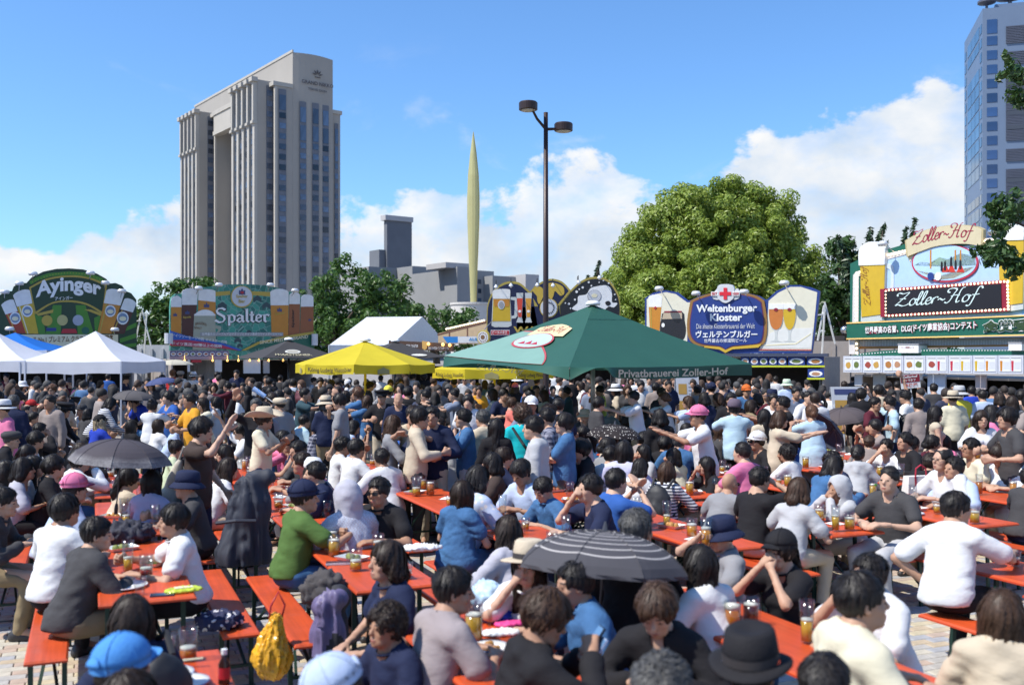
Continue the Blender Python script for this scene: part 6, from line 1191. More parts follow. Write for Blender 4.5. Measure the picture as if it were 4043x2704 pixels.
def make_person(root_xy, ang, sc, pose, sex, hairk, hairc, hat, hatc, top, topc, lod, pat=None, yaw=0, variant=0, eyew=None, botc=None, tied=None, z=0.0, rr=R):
    g = build(pose, sex, top, lod, yaw, variant=variant); name = 'person'
    b = link('person', g['body'], None, (root_xy[0], root_xy[1], z), -rad(ang), rr.choice(SKINS)); b.scale = (sc, sc, sc)
    m = PATM.get(pat) or (denim_m if (topc in ('dn',) or pat == 'denim') else cloth_m); mk = m.name
    if mk not in g['top_me']: g['top_me'][mk] = mesh_np('top', g['top'][0], g['top'][1], [m], True)
    link(top if top not in ('tee', 'long', 'polo', 'tank', 'blouse') else {'tee': 'shirt', 'long': 'shirt', 'polo': 'shirt', 'tank': 'shirt', 'blouse': 'blouse'}[top], g['top_me'][mk], b, color=COL[topc])
    if 'collar' in g: link('collar', g['collar'], b, color=[v*.86 for v in COL[topc]])
    link('trousers', g['bottom'], b, color=COL[botc or rr.choice(('nv', 'bk', 'cg', 'dn', 'kh', 'nv', 'bk', 'lg', 'be'))])
    if 'shoes' in g and lod < 2:
        for q in g['shoes']: link('shoe', q, b)
    if hairk != 'bald' and hat != 'hood':
        o = link('hair', hair_mesh(hairk, lod), b, color=HC[hairc]); o.matrix_local = g['head']
        if hat: o.scale = (.97, .97, .93)
    if hat:
        o = link(hat if hat not in ('flat', 'police', 'backcap') else {'flat': 'flat_cap', 'police': 'police_cap', 'backcap': 'cap'}[hat], hood_mesh() if hat == 'hood' else hat_mesh(hat), b, color=COL[hatc]); o.matrix_local = g['head']; o.scale = (1.07, 1.05, 1.0)
    if eyew: o = link('sunglasses' if eyew == 'sun' else 'glasses', sun_me if eyew == 'sun' else glasses_me, b); o.matrix_local = g['head']
    b['category'] = 'person'; return b, g
# ================================================================== BEER TABLES AND BENCHES
orange = mat('orange_table_varnish', (.52, .068, .014), .42, var=.18, vscale=2.2, bump=.12, bscale=9, bstr=(9, .5, 1))
def worn(m):
    """grain along the boards, scratches and old ring stains"""
    t = m.node_tree; n = t.nodes; l = t.links; b = n['Principled BSDF']; src = b.inputs['Base Color'].links[0].from_socket; tcn = n.new('ShaderNodeTexCoord'); oi = n.new('ShaderNodeObjectInfo')
    ad_ = n.new('ShaderNodeVectorMath'); ad_.operation = 'ADD'; l.new(tcn.outputs['Object'], ad_.inputs[0]); l.new(oi.outputs['Location'], ad_.inputs[1])
    mp = n.new('ShaderNodeMapping'); mp.inputs['Scale'].default_value = (38, 1.6, 1); l.new(tcn.outputs['Object'], mp.inputs[0]); g_ = n.new('ShaderNodeTexNoise'); g_.inputs['Scale'].default_value = 1; g_.inputs['Detail'].default_value = 5; l.new(mp.outputs[0], g_.inputs[0])
    st = n.new('ShaderNodeTexNoise'); st.inputs['Scale'].default_value = 5; st.inputs['Detail'].default_value = 7; st.inputs['Roughness'].default_value = .7; l.new(ad_.outputs[0], st.inputs[0])
    mr = n.new('ShaderNodeMapRange'); l.new(g_.outputs[0], mr.inputs[0]); mr.inputs[1].default_value = .3; mr.inputs[2].default_value = .7; mr.inputs[3].default_value = .82; mr.inputs[4].default_value = 1.1
    mu = n.new('ShaderNodeMix'); mu.data_type = 'RGBA'; mu.blend_type = 'MULTIPLY'; mu.inputs[0].default_value = 1; l.new(src, mu.inputs[6]); l.new(mr.outputs[0], mu.inputs[7])
    vo_ = n.new('ShaderNodeTexVoronoi'); vo_.inputs['Scale'].default_value = 4.5; l.new(ad_.outputs[0], vo_.inputs[0]); d1_ = n.new('ShaderNodeMath'); d1_.operation = 'SUBTRACT'; d1_.inputs[1].default_value = .17; l.new(vo_.outputs['Distance'], d1_.inputs[0]); d2_ = n.new('ShaderNodeMath'); d2_.operation = 'ABSOLUTE'; l.new(d1_.outputs[0], d2_.inputs[0]); d3_ = n.new('ShaderNodeMath'); d3_.operation = 'LESS_THAN'; d3_.inputs[1].default_value = .014; l.new(d2_.outputs[0], d3_.inputs[0])
    sr = n.new('ShaderNodeMapRange'); l.new(st.outputs[0], sr.inputs[0]); sr.inputs[1].default_value = .56; sr.inputs[2].default_value = .72; mxx = n.new('ShaderNodeMath'); mxx.operation = 'MULTIPLY_ADD'; l.new(d3_.outputs[0], mxx.inputs[0]); mxx.inputs[1].default_value = .5; l.new(sr.outputs[0], mxx.inputs[2]); mc = n.new('ShaderNodeMath'); mc.operation = 'MULTIPLY'; mc.inputs[1].default_value = .45; mc.use_clamp = True; l.new(mxx.outputs[0], mc.inputs[0])
    m2 = n.new('ShaderNodeMix'); m2.data_type = 'RGBA'; l.new(mc.outputs[0], m2.inputs[0]); l.new(mu.outputs[2], m2.inputs[6]); m2.inputs[7].default_value = (.34, .06, .025, 1); l.new(m2.outputs[2], b.inputs['Base Color'])
    rr = n.new('ShaderNodeMapRange'); l.new(st.outputs[0], rr.inputs[0]); rr.inputs[3].default_value = .28; rr.inputs[4].default_value = .62; l.new(rr.outputs[0], b.inputs['Roughness'])
worn(orange); edge_o = mat('table_edge', (.50, .055, .014), .5, var=.1)
legm = mat('green_steel', (.012, .04, .030), .4, .2, var=.08)
def slab(w_, l_, z0, z1, b=.012):
    m = MB(); x, y = w_/2, l_/2
    m.add([(-x, -y, z0), (x, -y, z0), (x, y, z0), (-x, y, z0), (-x, -y, z1-b), (x, -y, z1-b), (x, y, z1-b), (-x, y, z1-b), (-x+b, -y+b, z1), (x-b, -y+b, z1), (x-b, y-b, z1), (-x+b, y-b, z1)],
          [(3, 2, 1, 0), (8, 9, 10, 11), (4, 5, 9, 8), (5, 6, 10, 9), (6, 7, 11, 10), (7, 4, 8, 11)]); m.cur = 1
    m.add([(-x, -y, z0), (x, -y, z0), (x, y, z0), (-x, y, z0), (-x, -y, z1-b), (x, -y, z1-b), (x, y, z1-b), (-x, y, z1-b)], [(0, 1, 5, 4), (1, 2, 6, 5), (2, 3, 7, 6), (3, 0, 4, 7)]); return m
def plank_top(name, w_, l_, z0, z1, n):
    return slab(w_/n-.003, l_, z0, z1, .006).mesh(name, [orange, edge_o])
tb_me = slab(.60, 2.2, .735, .76).mesh('tabletop', [orange, edge_o]); bs_me = slab(.25, 2.2, .435, .46).mesh('seat', [orange, edge_o])
def legframe(hw, z, s_):
    m = MB()
    for x in (-hw, hw): m.bar((x, .0, z), (x, -.02*s_, .012), .032, .022)
    m.bar((-hw, 0, z-.012), (hw, 0, z-.012), .03, .022).bar((-hw, -.012*s_, z*.38), (hw, -.012*s_, z*.38), .024, .02).bar((-hw-.03, -.02*s_, .012), (hw+.03, -.02*s_, .012), .04, .024).bar((-hw*.6, -.008*s_, z*.40), (0, .42*s_, z-.01), .02, .014).bar((hw*.6, -.008*s_, z*.40), (0, .42*s_, z-.01), .02, .014); return m
tl_me = {s_: legframe(.24, .733, s_).mesh('leg_frame', legm) for s_ in (1, -1)}; bl_me = {s_: legframe(.10, .433, s_).mesh('leg_frame', legm) for s_ in (1, -1)}
COLW = [('far left', -4.45), ('second', -2.85), ('third', -1.25), ('fourth', .35), ('fifth', 1.95), ('sixth', 3.55), ('seventh', 4.92), ('eighth', 6.30), ('ninth', 7.80), ('tenth', 9.40), ('eleventh', 11.0)]
ROWS = [('nearest', 3.4, 5.6), ('second', 6.8, 9.0), ('third', 9.4, 11.6), ('fourth', 12.0, 14.2)]
SPEC = {(3, 0): (3.4, 5.57), (3, 1): (6.85, 9.05), (4, 0): (3.3, 5.5), (4, 1): (6.56, 8.76), (5, 0): (3.6, 5.8), (5, 1): (6.6, 8.8), (5, 2): (9.27, 11.47), (7, 0): (3.4, 5.6), (7, 1): (6.95, 9.15)}
RZ = math.atan2(.3905, .9206); BENCH = []; TABLES = []
def infr(x, y, mg=1.3): return y > 3.0 and abs(x/y) < .514*mg+.12
for ci, (cn, wc) in enumerate(COLW):
    for ri, (rn, s0, s1) in enumerate(ROWS):
        s0, s1 = SPEC.get((ci, ri), (s0, s1)); x, y = pw(wc, (s0+s1)/2)
        if not infr(x, y, 1.0) or y < 3.2 or (ci, ri) in ((2, 1), (1, 1), (6, 0)): continue
        t = tag(empty('beer_table', (x, y, 0), RZ), 'orange beer table, %s row from the camera, %s column from left' % (rn, cn if cn != 'far left' else 'first'), 'table', 'orange beer tables'); TABLES.append((wc, s0, s1))
        link('tabletop', tb_me, t)
        for s_ in (1, -1): link('leg_frame', tl_me[s_], t, (0, -.78*s_, 0))
        for sd in (-1, 1):
            if (ci, ri) == (5, 1) and sd == 9: continue
            bw = wc+sd*.60; bx, by = pw(bw, (s0+s1)/2+.06*sd)
            b = tag(empty('bench', (bx, by, 0), RZ), 'orange bench on the %s side of the table, %s row, %s column from left' % ('left' if sd < 0 else 'right', rn, cn if cn != 'far left' else 'first'), 'bench', 'orange beer benches')
            link('seat', bs_me, b)
            for s_ in (1, -1): link('leg_frame', bl_me[s_], b, (0, -.80*s_, 0))
            BENCH.append((bw, s0, s1, sd))
# ================================================================== THE CROWD, person by person
REG = {'1': (0, 1400, 2.345), '2': (1000, 1400, 2.345), '3': (2000, 1400, 2.345), '4': (3000, 1400, 2.248), '5': (0, 2000, 2.227), '6': (1000, 2000, 2.227), '7': (2000, 2000, 2.227), '8': (3000, 2000, 2.227)}
# region x y(top of head)  pose facing sex hair colour hat hatcolour top colour [pattern=,eye=,bot=,yaw=,d=]
CROWD = """
5 840 90 slouch AR m short k - - jacket cg bot=kh yaw=25
5 550 -105 sit A m bowl k - - tee w bot=bk
1 40 985 sit R f long k - - jacket bk
1 30 1230 slouch R m short k - - jacket cg bot=kh
1 690 1095 slouch AR m short k cap pk polo lb bot=be yaw=30
5 1545 -20 grip L m bowl k - - tee w bot=bk
5 1150 790 slouch AL f long d - - jacket nv
5 1050 1120 grip AR m short d cap az jacket nv yaw=-15
5 1100 1470 sit A f shoulder d - - tee bk
1 480 940 sit R m shaggy k - - jacket bk
1 290 940 lap R f long k - - blouse lg
1 200 960 sit R f bob k - - blouse grv
1 1180 1050 chin AR f pony k - - blouse be
1 1400 1075 sit A f long k - - shirt lv
1 100 705 slouch R m fade s flat cg jacket bk
1 330 715 slouch R m shaggy k - - tee w yaw=-20
1 250 840 slouch R f pony k - - tee w
1 300 530 sit R m short k - - shirt nv
1 360 630 chin R m short k - - jacket bk
1 1860 585 hifive R m shaggy k - - tee br bot=nv
1 2230 630 swave L m shaggy k - - tee w eye=sun
1 2080 835 slouch L f shoulder k - - blouse co
1 2110 960 slouch AR f shoulder d - - tee w
1 1650 605 slouch R m short k - - shirt lb
1 1625 770 sit R f bun k - - tee lgn
1 1460 600 sit A f long d - - blouse w
1 1210 605 lap A f long k - - tee bk
1 920 555 sit A f frizz y cap bk jacket rb
1 810 500 sit A f bob k - - tee cg
1 760 455 sit F m fade g cap cg tee w
1 700 388 sit F m short k police bk tee w
1 600 440 bend R m shaggy k police bk jacket bk yaw=10
1 290 415 slouch R m short k cap rd tee sl
1 240 460 sit R m thin k - - shirt sl
1 60 175 stand F m short k - - long mr
1 210 245 photo R f shoulder d bucket w tee cg
1 485 265 hold F m curly a - - tee cg eye=sun
1 930 240 stand R f bob k - - vest be
1 1160 190 stand R m fade k police bk jacket nv
1 1030 400 bend AR f bob k - - long w pattern=striped
1 1230 360 bend FL m shaggy k cap bk tee rb yaw=-10
1 1410 400 reach A f bun k - - blouse w
1 1560 340 hold FL m shaggy k - - tee bl yaw=10
1 1760 355 hold FL m short k - - shirt og eye=gl
1 2000 390 clap L f long k - - blouse lg
1 2110 255 reach L m short k - - vest mr eye=gl
1 1880 400 reach FL f wavy d - - tee cr
1 1790 160 stand A m fade k fedora w vest w
1 1670 150 stand A m short s flat gy shirt w
1 2010 158 stand AR m short k - - shirt pk
1 2190 128 stand F m short k - - polo nv
1 1600 110 stand A m shaggy a - - tee rd
1 650 215 photo F f bob d bucket cg blouse mr
1 1280 440 sit FR f long k - - tee bk
1 1180 300 sit FL f pony k - - tee be
1 1400 250 stand F f long d - - blouse cg
1 830 190 stand A f pony k - - tee gy
1 1000 175 stand A m short k - - tee bl
1 1120 300 sit A f bob k - - tee cg
1 2250 540 sit A f bob k - - tee bk
1 2290 290 stand L f long k - - jacket bk
1 1980 260 stand F f long d - - tee gy
2 100 485 clap R m shaggy d cowboy be polo cr bot=nv
2 345 745 swave L m spiky k - - tank nv yaw=15
2 590 990 chin L m short k - - shirt nv
2 555 950 sit AL f bob d beanie w tee gy
2 590 610 sclap R f shoulder d - - shirt nv pattern=plaid
2 680 610 slouch R f long k - - tee w
2 925 610 sclap R f bob k - - tank lb
2 945 785 sit AR m bowl k - - tee w bot=nv
2 1190 868 slouch AL m short k - - shirt w bot=bk yaw=-10
2 1290 565 clap R f wavy b - - jacket gy bot=ol
2 1190 325 hold F m fade d police bk shirt bk
2 1345 348 stand F m bald k - - jacket nv
2 1460 828 grip FL m shaggy k - - polo w yaw=-20
2 1740 775 slouch AL m short k - - tee w yaw=-20
2 1660 475 hold F m short k - - jacket nv
2 1535 495 hold R m bowl k - - vest be
2 1600 325 reach L m short k - - long bk eye=sun
2 1860 318 reach L m fade k - - polo sl eye=gl
2 1960 195 stand F m fade d - - tee lg eye=sun
2 2215 315 clap L f long b - - blouse be
2 1950 500 clap L m short k - - tee dn
2 1995 570 chin F f bun d - - tee ol
2 2130 508 stand AL m short s - - jacket be bot=bk yaw=-15
2 1985 820 slouch AR f long d cap nv blouse w yaw=20
2 2080 1030 slouch AR f bob k - - shirt lb pattern=floral
2 1930 1170 lap A f long d - - dress dn yaw=-20
2 1170 1135 grip F m short k - - tee bk eye=sun
2 870 1160 slouch AL m short k hood grv shirt grv pattern=checked
2 455 1155 grip AR m short k cap nv tee gn bot=dn yaw=15
2 475 308 reach R m short k - - shirt dt
2 620 215 stand F m shaggy k - - jacket bk
2 790 365 drink L m bowl k - - tee gy
2 970 305 reach L m shaggy a - - shirt dn
2 370 225 stand A m shaggy k - - tee lb
2 1250 285 stand A m short d cap ye tee cg
2 1580 165 stand A m afro k - - jacket bk
2 1480 170 stand A m shaggy k - - tee w
2 1740 178 stand A f bob k - - tee lb
2 1180 190 stand A m short k - - tee w
2 880 230 stand R f shoulder k towel w tee w
2 410 490 slouch R m short k - - shirt lb
2 470 555 slouch AR m short k - - shirt pb
2 1765 715 sit A f wavy b - - blouse cr
2 2250 595 stand A f long k - - jacket bk
2 2090 280 stand F f bun d - - tee og
2 1410 130 stand L m short k - - tee lg
2 1080 250 stand R m shaggy k - - tee nv
2 1430 300 stand A m shaggy k - - long bk
2 250 190 stand A m short k - - tee cg
2 150 215 stand A m shaggy k - - jacket bk
2 1730 580 sit F m short d - - tee gy
2 1390 640 sclap FL f bob k - - tee bl
2 1480 470 reach F m short d - - tee be
2 560 210 clap R m short k - - tee lg
2 1050 380 reach AL f shoulder b - - tee dn
3 50 380 clap R f bun b - - blouse co
3 150 450 stand A m afro b - - tee tq
3 255 565 stand L m short k - - hoodie lg bot=bk
3 375 495 stand L m short k - - shirt nv pattern=plaid
3 545 548 fold L m shaggy k - - shirt dn eye=gl
3 345 328 reach L f long b - - blouse be
3 560 298 fold L m short k - - shirt dt
3 860 285 drink L m short k - - polo lm
3 725 505 sit F m short g bucket be vest cg
3 970 475 slouch AR m fade g - - shirt gy
3 1010 275 stand L f shoulder d sunhat w blouse be
3 1180 335 reach L m short k - - shirt w
3 1120 275 stand F f long b - - tee cg
3 1245 245 stand F m bowl k - - tee w
3 1320 200 stand F m short k - - tee lg
3 440 150 stand A m short k - - shirt w
3 1460 350 reach L f updo a - - blouse w
3 1685 385 reach L f bob b - - blouse lb
3 1780 465 reach L m fade d cap pk shirt w
3 1850 690 chin L m spiky k - - tee bk
3 2110 408 reach A m short k beanie pu shirt pb bot=bk
3 2220 275 stand F m short d cap ornge shirt dn
3 1960 355 reach L f bob b - - blouse bk
3 1420 505 stand A f bob k - - vest bk
3 1595 720 sit A m short s - - shirt dn
3 1465 750 sit A m shaggy k - - tee bk
3 1550 868 chin AL f bob k - - blouse cr
3 1860 948 chin L f long k - - blouse bk
3 960 845 sit AR m short k - - tee w bot=bk
3 1275 838 chin L f long k - - tee lg
3 1240 965 slouch AR f bob k - - blouse w
3 1480 995 sit A f long b - - long w pattern=striped
3 1085 800 sit A f long k - - blouse lv
3 930 770 sit R f updo k - - tee gy
3 2195 805 sit AL m fade k - - polo pk bot=bk
3 2060 1090 slouch AR m bald k - - tee gy eye=sun
3 790 1105 chin L m short k - - tee nv
3 100 985 down FL m bowl k - - shirt lb
3 305 1145 down FL m short k - - shirt dn
3 700 785 sit L m shaggy k - - jacket bk
3 2330 705 sit L m short k cap w tee bk eye=sun
3 1110 540 sit A f bob k - - tee bk
3 1280 480 sit L f shoulder k - - tee cg
3 1150 205 stand F f long d - - tee lb
3 600 200 stand A m short k - - tee bk
3 540 165 stand A f bun d cap pk tee gy
3 1380 260 stand A m shaggy k - - jacket tp
3 1500 240 stand F m short k - - shirt nv
3 1770 280 stand A m short k - - shirt gy
3 1900 255 stand A m short k cap nv tee cg
3 1830 350 stand A f bob k - - tee nv
3 2080 350 stand F m short k - - tee bk
3 2260 420 reach R f long d - - jacket kh
3 200 190 stand A m short k - - jacket nv
3 100 200 stand L f shoulder d sunhat w tee cr
3 80 260 stand A f shoulder d cap pk tee bk
3 690 250 stand L f long d - - tee w
3 2050 560 sit A m bowl k - - tee bk
4 250 785 chin AL m curly k - - tee w eye=gl
4 320 690 sit AL f bob d - - shirt bl pattern=floral
4 460 448 reach A f updo a - - dress pb
4 175 500 reach R f bob b - - blouse be
4 40 485 stand A f long k - - blouse be
4 640 845 slouch L m curly k - - tee nv
4 870 805 slouch A f updo k - - hoodie lg
4 970 718 sit A m short b - - shirt tp
4 1130 745 chin FL m short k - - tee w
4 1300 688 sit L m short k - - long bk
4 1640 815 sit L m thin k - - tee w eye=gl
4 1885 740 sit L m short k - - tee cr eye=gl
4 1640 715 sit L f long k - - blouse pk
4 1740 905 sit L m short k - - shirt lb
4 1740 1215 sreach AR m short k - - shirt w bot=bk yaw=25
4 2090 780 down L f bun d - - blouse w
4 2280 800 sit L m short d - - tee w
4 2390 1000 sit R m short k - - tee cg
4 1965 495 hold F f long d - - blouse w
4 2200 475 hold L m shaggy k - - tee cg yaw=-20
4 1555 458 stand R f long k - - tank be bot=lg
4 1410 385 stand A m short k - - long tp
4 1020 375 hold FR m short k - - polo mr
4 1150 368 wave L m short k - - tee pb
4 1980 310 stand A m short k - - shirt lb
4 1880 278 stand A m short k - - tee rb
4 1715 320 stand A m fade d straw be blouse cr
4 1770 280 stand A m fade d sunhat lg tee ye
4 1545 255 stand A m short k - - tee cg
4 1290 315 up AL m short k - - shirt w
4 320 285 stand F m short k - - tee sl
4 240 218 stand A m fade k bucket gn2 tee lb
4 140 190 stand A m short k - - tee w
4 830 188 stand A m thin k - - jacket cg
4 210 370 reach L m short k - - tee bk eye=gl
8 347 -250 slouch AR f bob b - - tee lg
8 700 -276 chin2 L f shoulder d hood lg hoodie lg
4 940 250 stand L m short k - - tee sl
4 1060 270 stand A m shaggy k - - tee be
4 750 235 stand A m short d - - tee bk
4 2130 340 stand A f bob d - - tee nv
4 2240 370 stand A f shoulder d - - tee gy
4 1220 235 stand A m short k - - tee cg
4 900 300 stand A m shaggy k - - jacket bk
4 720 400 sit A f bob k - - tee bk
4 820 340 stand A f shoulder k - - tee cg
6 1205 305 lap FL f bob d - - tee nv
6 1750 530 slouch AR m short k - - tee mauve yaw=25
6 600 1325 down L m short k cap lb tee lg
6 1195 815 lap FL m curly d - - tee nv d=5.0
7 200 295 chin F f long d straw be blouse w
7 610 480 slouch L m short k - - shirt dn
7 400 745 phone R m shaggy b - - hoodie bk yaw=0
7 1310 725 down F m shaggy b - - hoodie bk
7 1700 345 slouch AL f long k - - tee w
7 1880 85 sdrink L m short k bucket nv tee gy
7 1130 25 lap A m short s - - jacket bk
7 1350 1335 sit A m spiky s - - jacket bk
7 2140 1075 sit A m short k fedora bk jacket bk
6 2240 90 slouch AL f shoulder d - - jacket grv
8 190 195 chin2 FL f pony d cap bk tee bk
8 980 415 chin L m short k - - shirt w
8 850 575 sit R m short k - - hoodie cr yaw=8
8 560 1305 sit A m short k - - tee bk
8 2130 745 lap A f long b - - blouse be
"""
PLACED = []
BLOCK = []                                            # (px, top, chin, half width, distance) of people who must stay in view
def seat_fit(hx, hy, d0, ang, g, sc):
    """move along the line of sight so that the seat lands on a bench line"""
    best = None; right = math.sin(rad(ang)) > 0
    for k in range(-9, 10):
        d = d0*(1+k*.010); x, y = (hx-CX)/F*d, d; a = rad(ang); ox, oy = g['top_pt'][0]*sc, g['top_pt'][1]*sc
        rx_, ry_ = x-(ox*math.cos(a)+oy*math.sin(a)), y-(-ox*math.sin(a)+oy*math.cos(a)); wl = .9206*rx_+.3905*ry_; s_ = -.3905*rx_+.9206*ry_
        for bw, s0, s1, sd in BENCH:
            if (sd < 0) != right: continue
            e = abs(wl-bw)+max(0, s0-.1-s_, s_-s1-.1)*.8+abs(k)*.026
            if best is None or e < best[0]: best = (e, d, rx_, ry_, abs(wl-bw), bw, s_)
    return best
def world_dir(ang): return (math.sin(rad(ang)), math.cos(rad(ang)))
def place(hx, hy, pose, face, sex, hairk, hairc, hat, hatc, top, topc, pattern=None, eye=None, bot=None, yaw=0, rr=R, explicit=True, d=None, ang=None, lod=None):
    seat = POSES[pose][0] == 'S'
    if ang is None: ang = (SDIRS if seat else DIRS)[face]+rr.uniform(-8, 8)
    extra = {'bucket': .02, 'fedora': .035, 'straw': .035, 'sunhat': .03, 'cowboy': .05, 'police': .015, 'cap': .025, 'backcap': .025, 'flat': .01, 'hood': .03, 'towel': .02, 'beanie': .03}.get(hat, .035 if hairk in ('afro', 'bun', 'curly') else .0)
    est = F*(H-(1.30 if seat else 1.69))/max(hy-HY, 12)
    if lod is None: lod = 0 if est < 8.6 else 1 if est < 17 else 2
    if lod == 2 and pose in ('fold', 'hold', 'clap', 'photo', 'drink'): pass
    if lod: yaw = 0; top = {'polo': 'tee'}.get(top, top)
    var = 0 if not explicit else (0 if lod else int(hx) % 2)
    g = build(pose, sex, top, lod, yaw, variant=var); sc = rr.uniform(.975, 1.03) if sex == 'm' else rr.uniform(.93, .985)
    zt = (g['top_pt'][2]+extra)*sc; d0 = F*(H-zt)/max(hy-HY, 12); d0 = min(d0, 33.5)
    if seat:
        b = seat_fit(hx, hy, d0, ang, g, sc)
        if b and b[0] < .55:
            d0 = b[1]; rx_, ry_ = b[2], b[3]
        d0 = d or d0; zn = H-(hy-HY)*d0/F; sc2 = min(1.12, max(.62 if d else .90, zn/(g['top_pt'][2]+extra))); sc = sc2
    else:
        zn = H-(hy-HY)*d0/F; sc = min(1.10, max(.88, zn/(g['top_pt'][2]+extra)))
    x, y = (hx-CX)/F*d0, d0; a = rad(ang); ox, oy = g['top_pt'][0]*sc, g['top_pt'][1]*sc
    root = (x-(ox*math.cos(a)+oy*math.sin(a)), y-(-ox*math.sin(a)+oy*math.cos(a)))
    ob, g = make_person(root, ang, sc, pose, sex, hairk, hairc, hat, hatc, top, topc, lod, pattern, yaw, var, eye, bot, rr=rr)
    PLACED.append(dict(o=ob, g=g, px=hx, py=hy, d=d0, root=root, ang=ang, sc=sc, pose=pose, seat=seat, sex=sex, hair=hairk, hc=hairc, hat=hat, hatc=hatc, top=top, topc=topc, pat=pattern, eye=eye, exp=explicit, face=face, lod=lod))
    BLOCK.append((hx, hy, hy+.27*F/d0, .11*F/d0, d0, explicit)); return ob
for ln in CROWD.strip().splitlines():
    t = ln.split(); rg = REG[t[0]]; hx, hy = rg[0]+float(t[1])/rg[2], rg[1]+float(t[2])/rg[2]; kw = dict(q.split('=') for q in t[12:])
    assert len(t) >= 12, ln
    place(hx, hy, t[3], t[4], t[5], t[6], t[7], None if t[8] == '-' else t[8], None if t[9] == '-' else t[9], t[10], t[11], kw.get('pattern'), kw.get('eye'), kw.get('bot'), float(kw.get('yaw', 0)), d=float(kw['d']) if 'd' in kw else None)
# ------------------------------------------------------------------ fill the gaps with further people
rf = random.Random(77)
for q in ((2712, 1458, 1560, 50, 29), (3345, 1528, 1600, 70, 22), (3594, 1475, 1540, 45, 18.3), (484, 1733, 1850, 190, 9.4), (2428, 1676, 1750, 110, 13.6), (3322, 1612, 1690, 95, 18), (3290, 1690, 1760, 60, 16.5), (528, 1541, 1590, 80, 19.5), (634, 1491, 1525, 48, 28), (687, 1415, 1455, 60, 33), (2388, 2096, 2290, 330, 5.75), (3690, 1655, 1690, 130, 20), (985, 1860, 2050, 110, 9.0)): BLOCK.append((*q, True))
def rnd_look():
    sex = rf.choice('mmf'); hairk = rf.choice(['short', 'short', 'shaggy', 'fade', 'bowl', 'short', 'shaggy', 'spiky']) if sex == 'm' else rf.choice(['bob', 'long', 'shoulder', 'bob', 'pony', 'updo', 'wavy', 'bun'])
    hc = rf.choice('kkkkkkddbbas' if sex == 'f' else 'kkkkkkkdds'); hat = hatc = None
    if rf.random() < .10: hat = rf.choice(['cap', 'cap', 'bucket', 'sunhat', 'flat', 'straw']); hatc = rf.choice(['bk', 'nv', 'w', 'be', 'gy', 'w']); hairk = 'fade' if sex == 'm' else hairk
    top = rf.choice(['tee', 'tee', 'shirt', 'long', 'polo', 'jacket']) if sex == 'm' else rf.choice(['tee', 'blouse', 'blouse', 'long']); topc = rf.choice(['bk', 'bk', 'bk', 'bk', 'nv', 'nv', 'nv', 'cg', 'cg', 'cg', 'w', 'w', 'gy', 'gy', 'lb', 'sl', 'dn', 'mr', 'tp', 'br', 'dt', 'be', 'pk', 'bl'])
    return sex, hairk, hc, hat, hatc, top, topc
def clear(x, y, zt, rmin):
    px = CX+x/y*F; py = HY+(H-zt)/y*F; hw = .12*F/y
    if not -40 < px < 4083: return False
    for p in PLACED:
        dx, dy = p['root'][0]-x, p['root'][1]-y
        if dx*dx+dy*dy < rmin*rmin: return False
    for bx_, bt, bc, bhw, bd, ex in BLOCK:
        if not ex: continue
        if bd > y+.15 and abs(bx_-px) < hw*.85+bhw and py < bc-.045*F/bd: return False          # would hide a head behind
    return True
n_ind = len(PLACED); NMAX = 300
GC = 7.0; GD = np.full((600, 400), 1e9)
def raster(px, top, y):
    for a, b, c, d in ((.095, .0, .27, 0), (.20, .27, .95, 0)):
        x0, x1 = int((px-a*F/y)/GC), int((px+a*F/y)/GC); y0, y1 = int((top+b*F/y)/GC), int((top+c*F/y)/GC); x0, y0 = max(x0, 0), max(y0, 0)
        if x1 > x0 and y1 > y0: GD[x0:x1+1, y0:y1+1] = np.minimum(GD[x0:x1+1, y0:y1+1], y)
def hidden(px, top, y):
    x0, x1 = max(0, int((px-.10*F/y)/GC)), int((px+.10*F/y)/GC); y0, y1 = max(0, int(top/GC)), int((top+.25*F/y)/GC); q = GD[x0:x1+1, y0:y1+1]
    return q.size == 0 or (q < y-.1).mean() > .72
for q in BLOCK: raster(q[0], q[1], q[4])
cand = []
for bw, s0, s1, sd in BENCH:
    s_ = s0+.25
    while s_ < s1:
        x, y = pw(bw, s_+rf.uniform(-.08, .08)); s_ += rf.uniform(.46, .60)
        if y > 8.6 and rf.random() < .96: cand.append((y, x, True, sd))
for _ in range(5200):
    y = math.sqrt(rf.uniform(9.0**2, 32.5**2)); x = rf.uniform(-.56, .56)*y
    wl, s_ = .9206*x+.3905*y, -.3905*x+.9206*y
    if any(abs(wl-w_) < .95 and a-.1 < s_ < b+.1 for w_, a, b in TABLES): continue
    if x > 8.3 and y > 24.0-.5*(x-10.5): continue                       # counter of the right stall
    if x < -11.5 and y > 31: continue
    cand.append((y, x, False, 0))
cand.sort(key=lambda c: c[0]); far = []
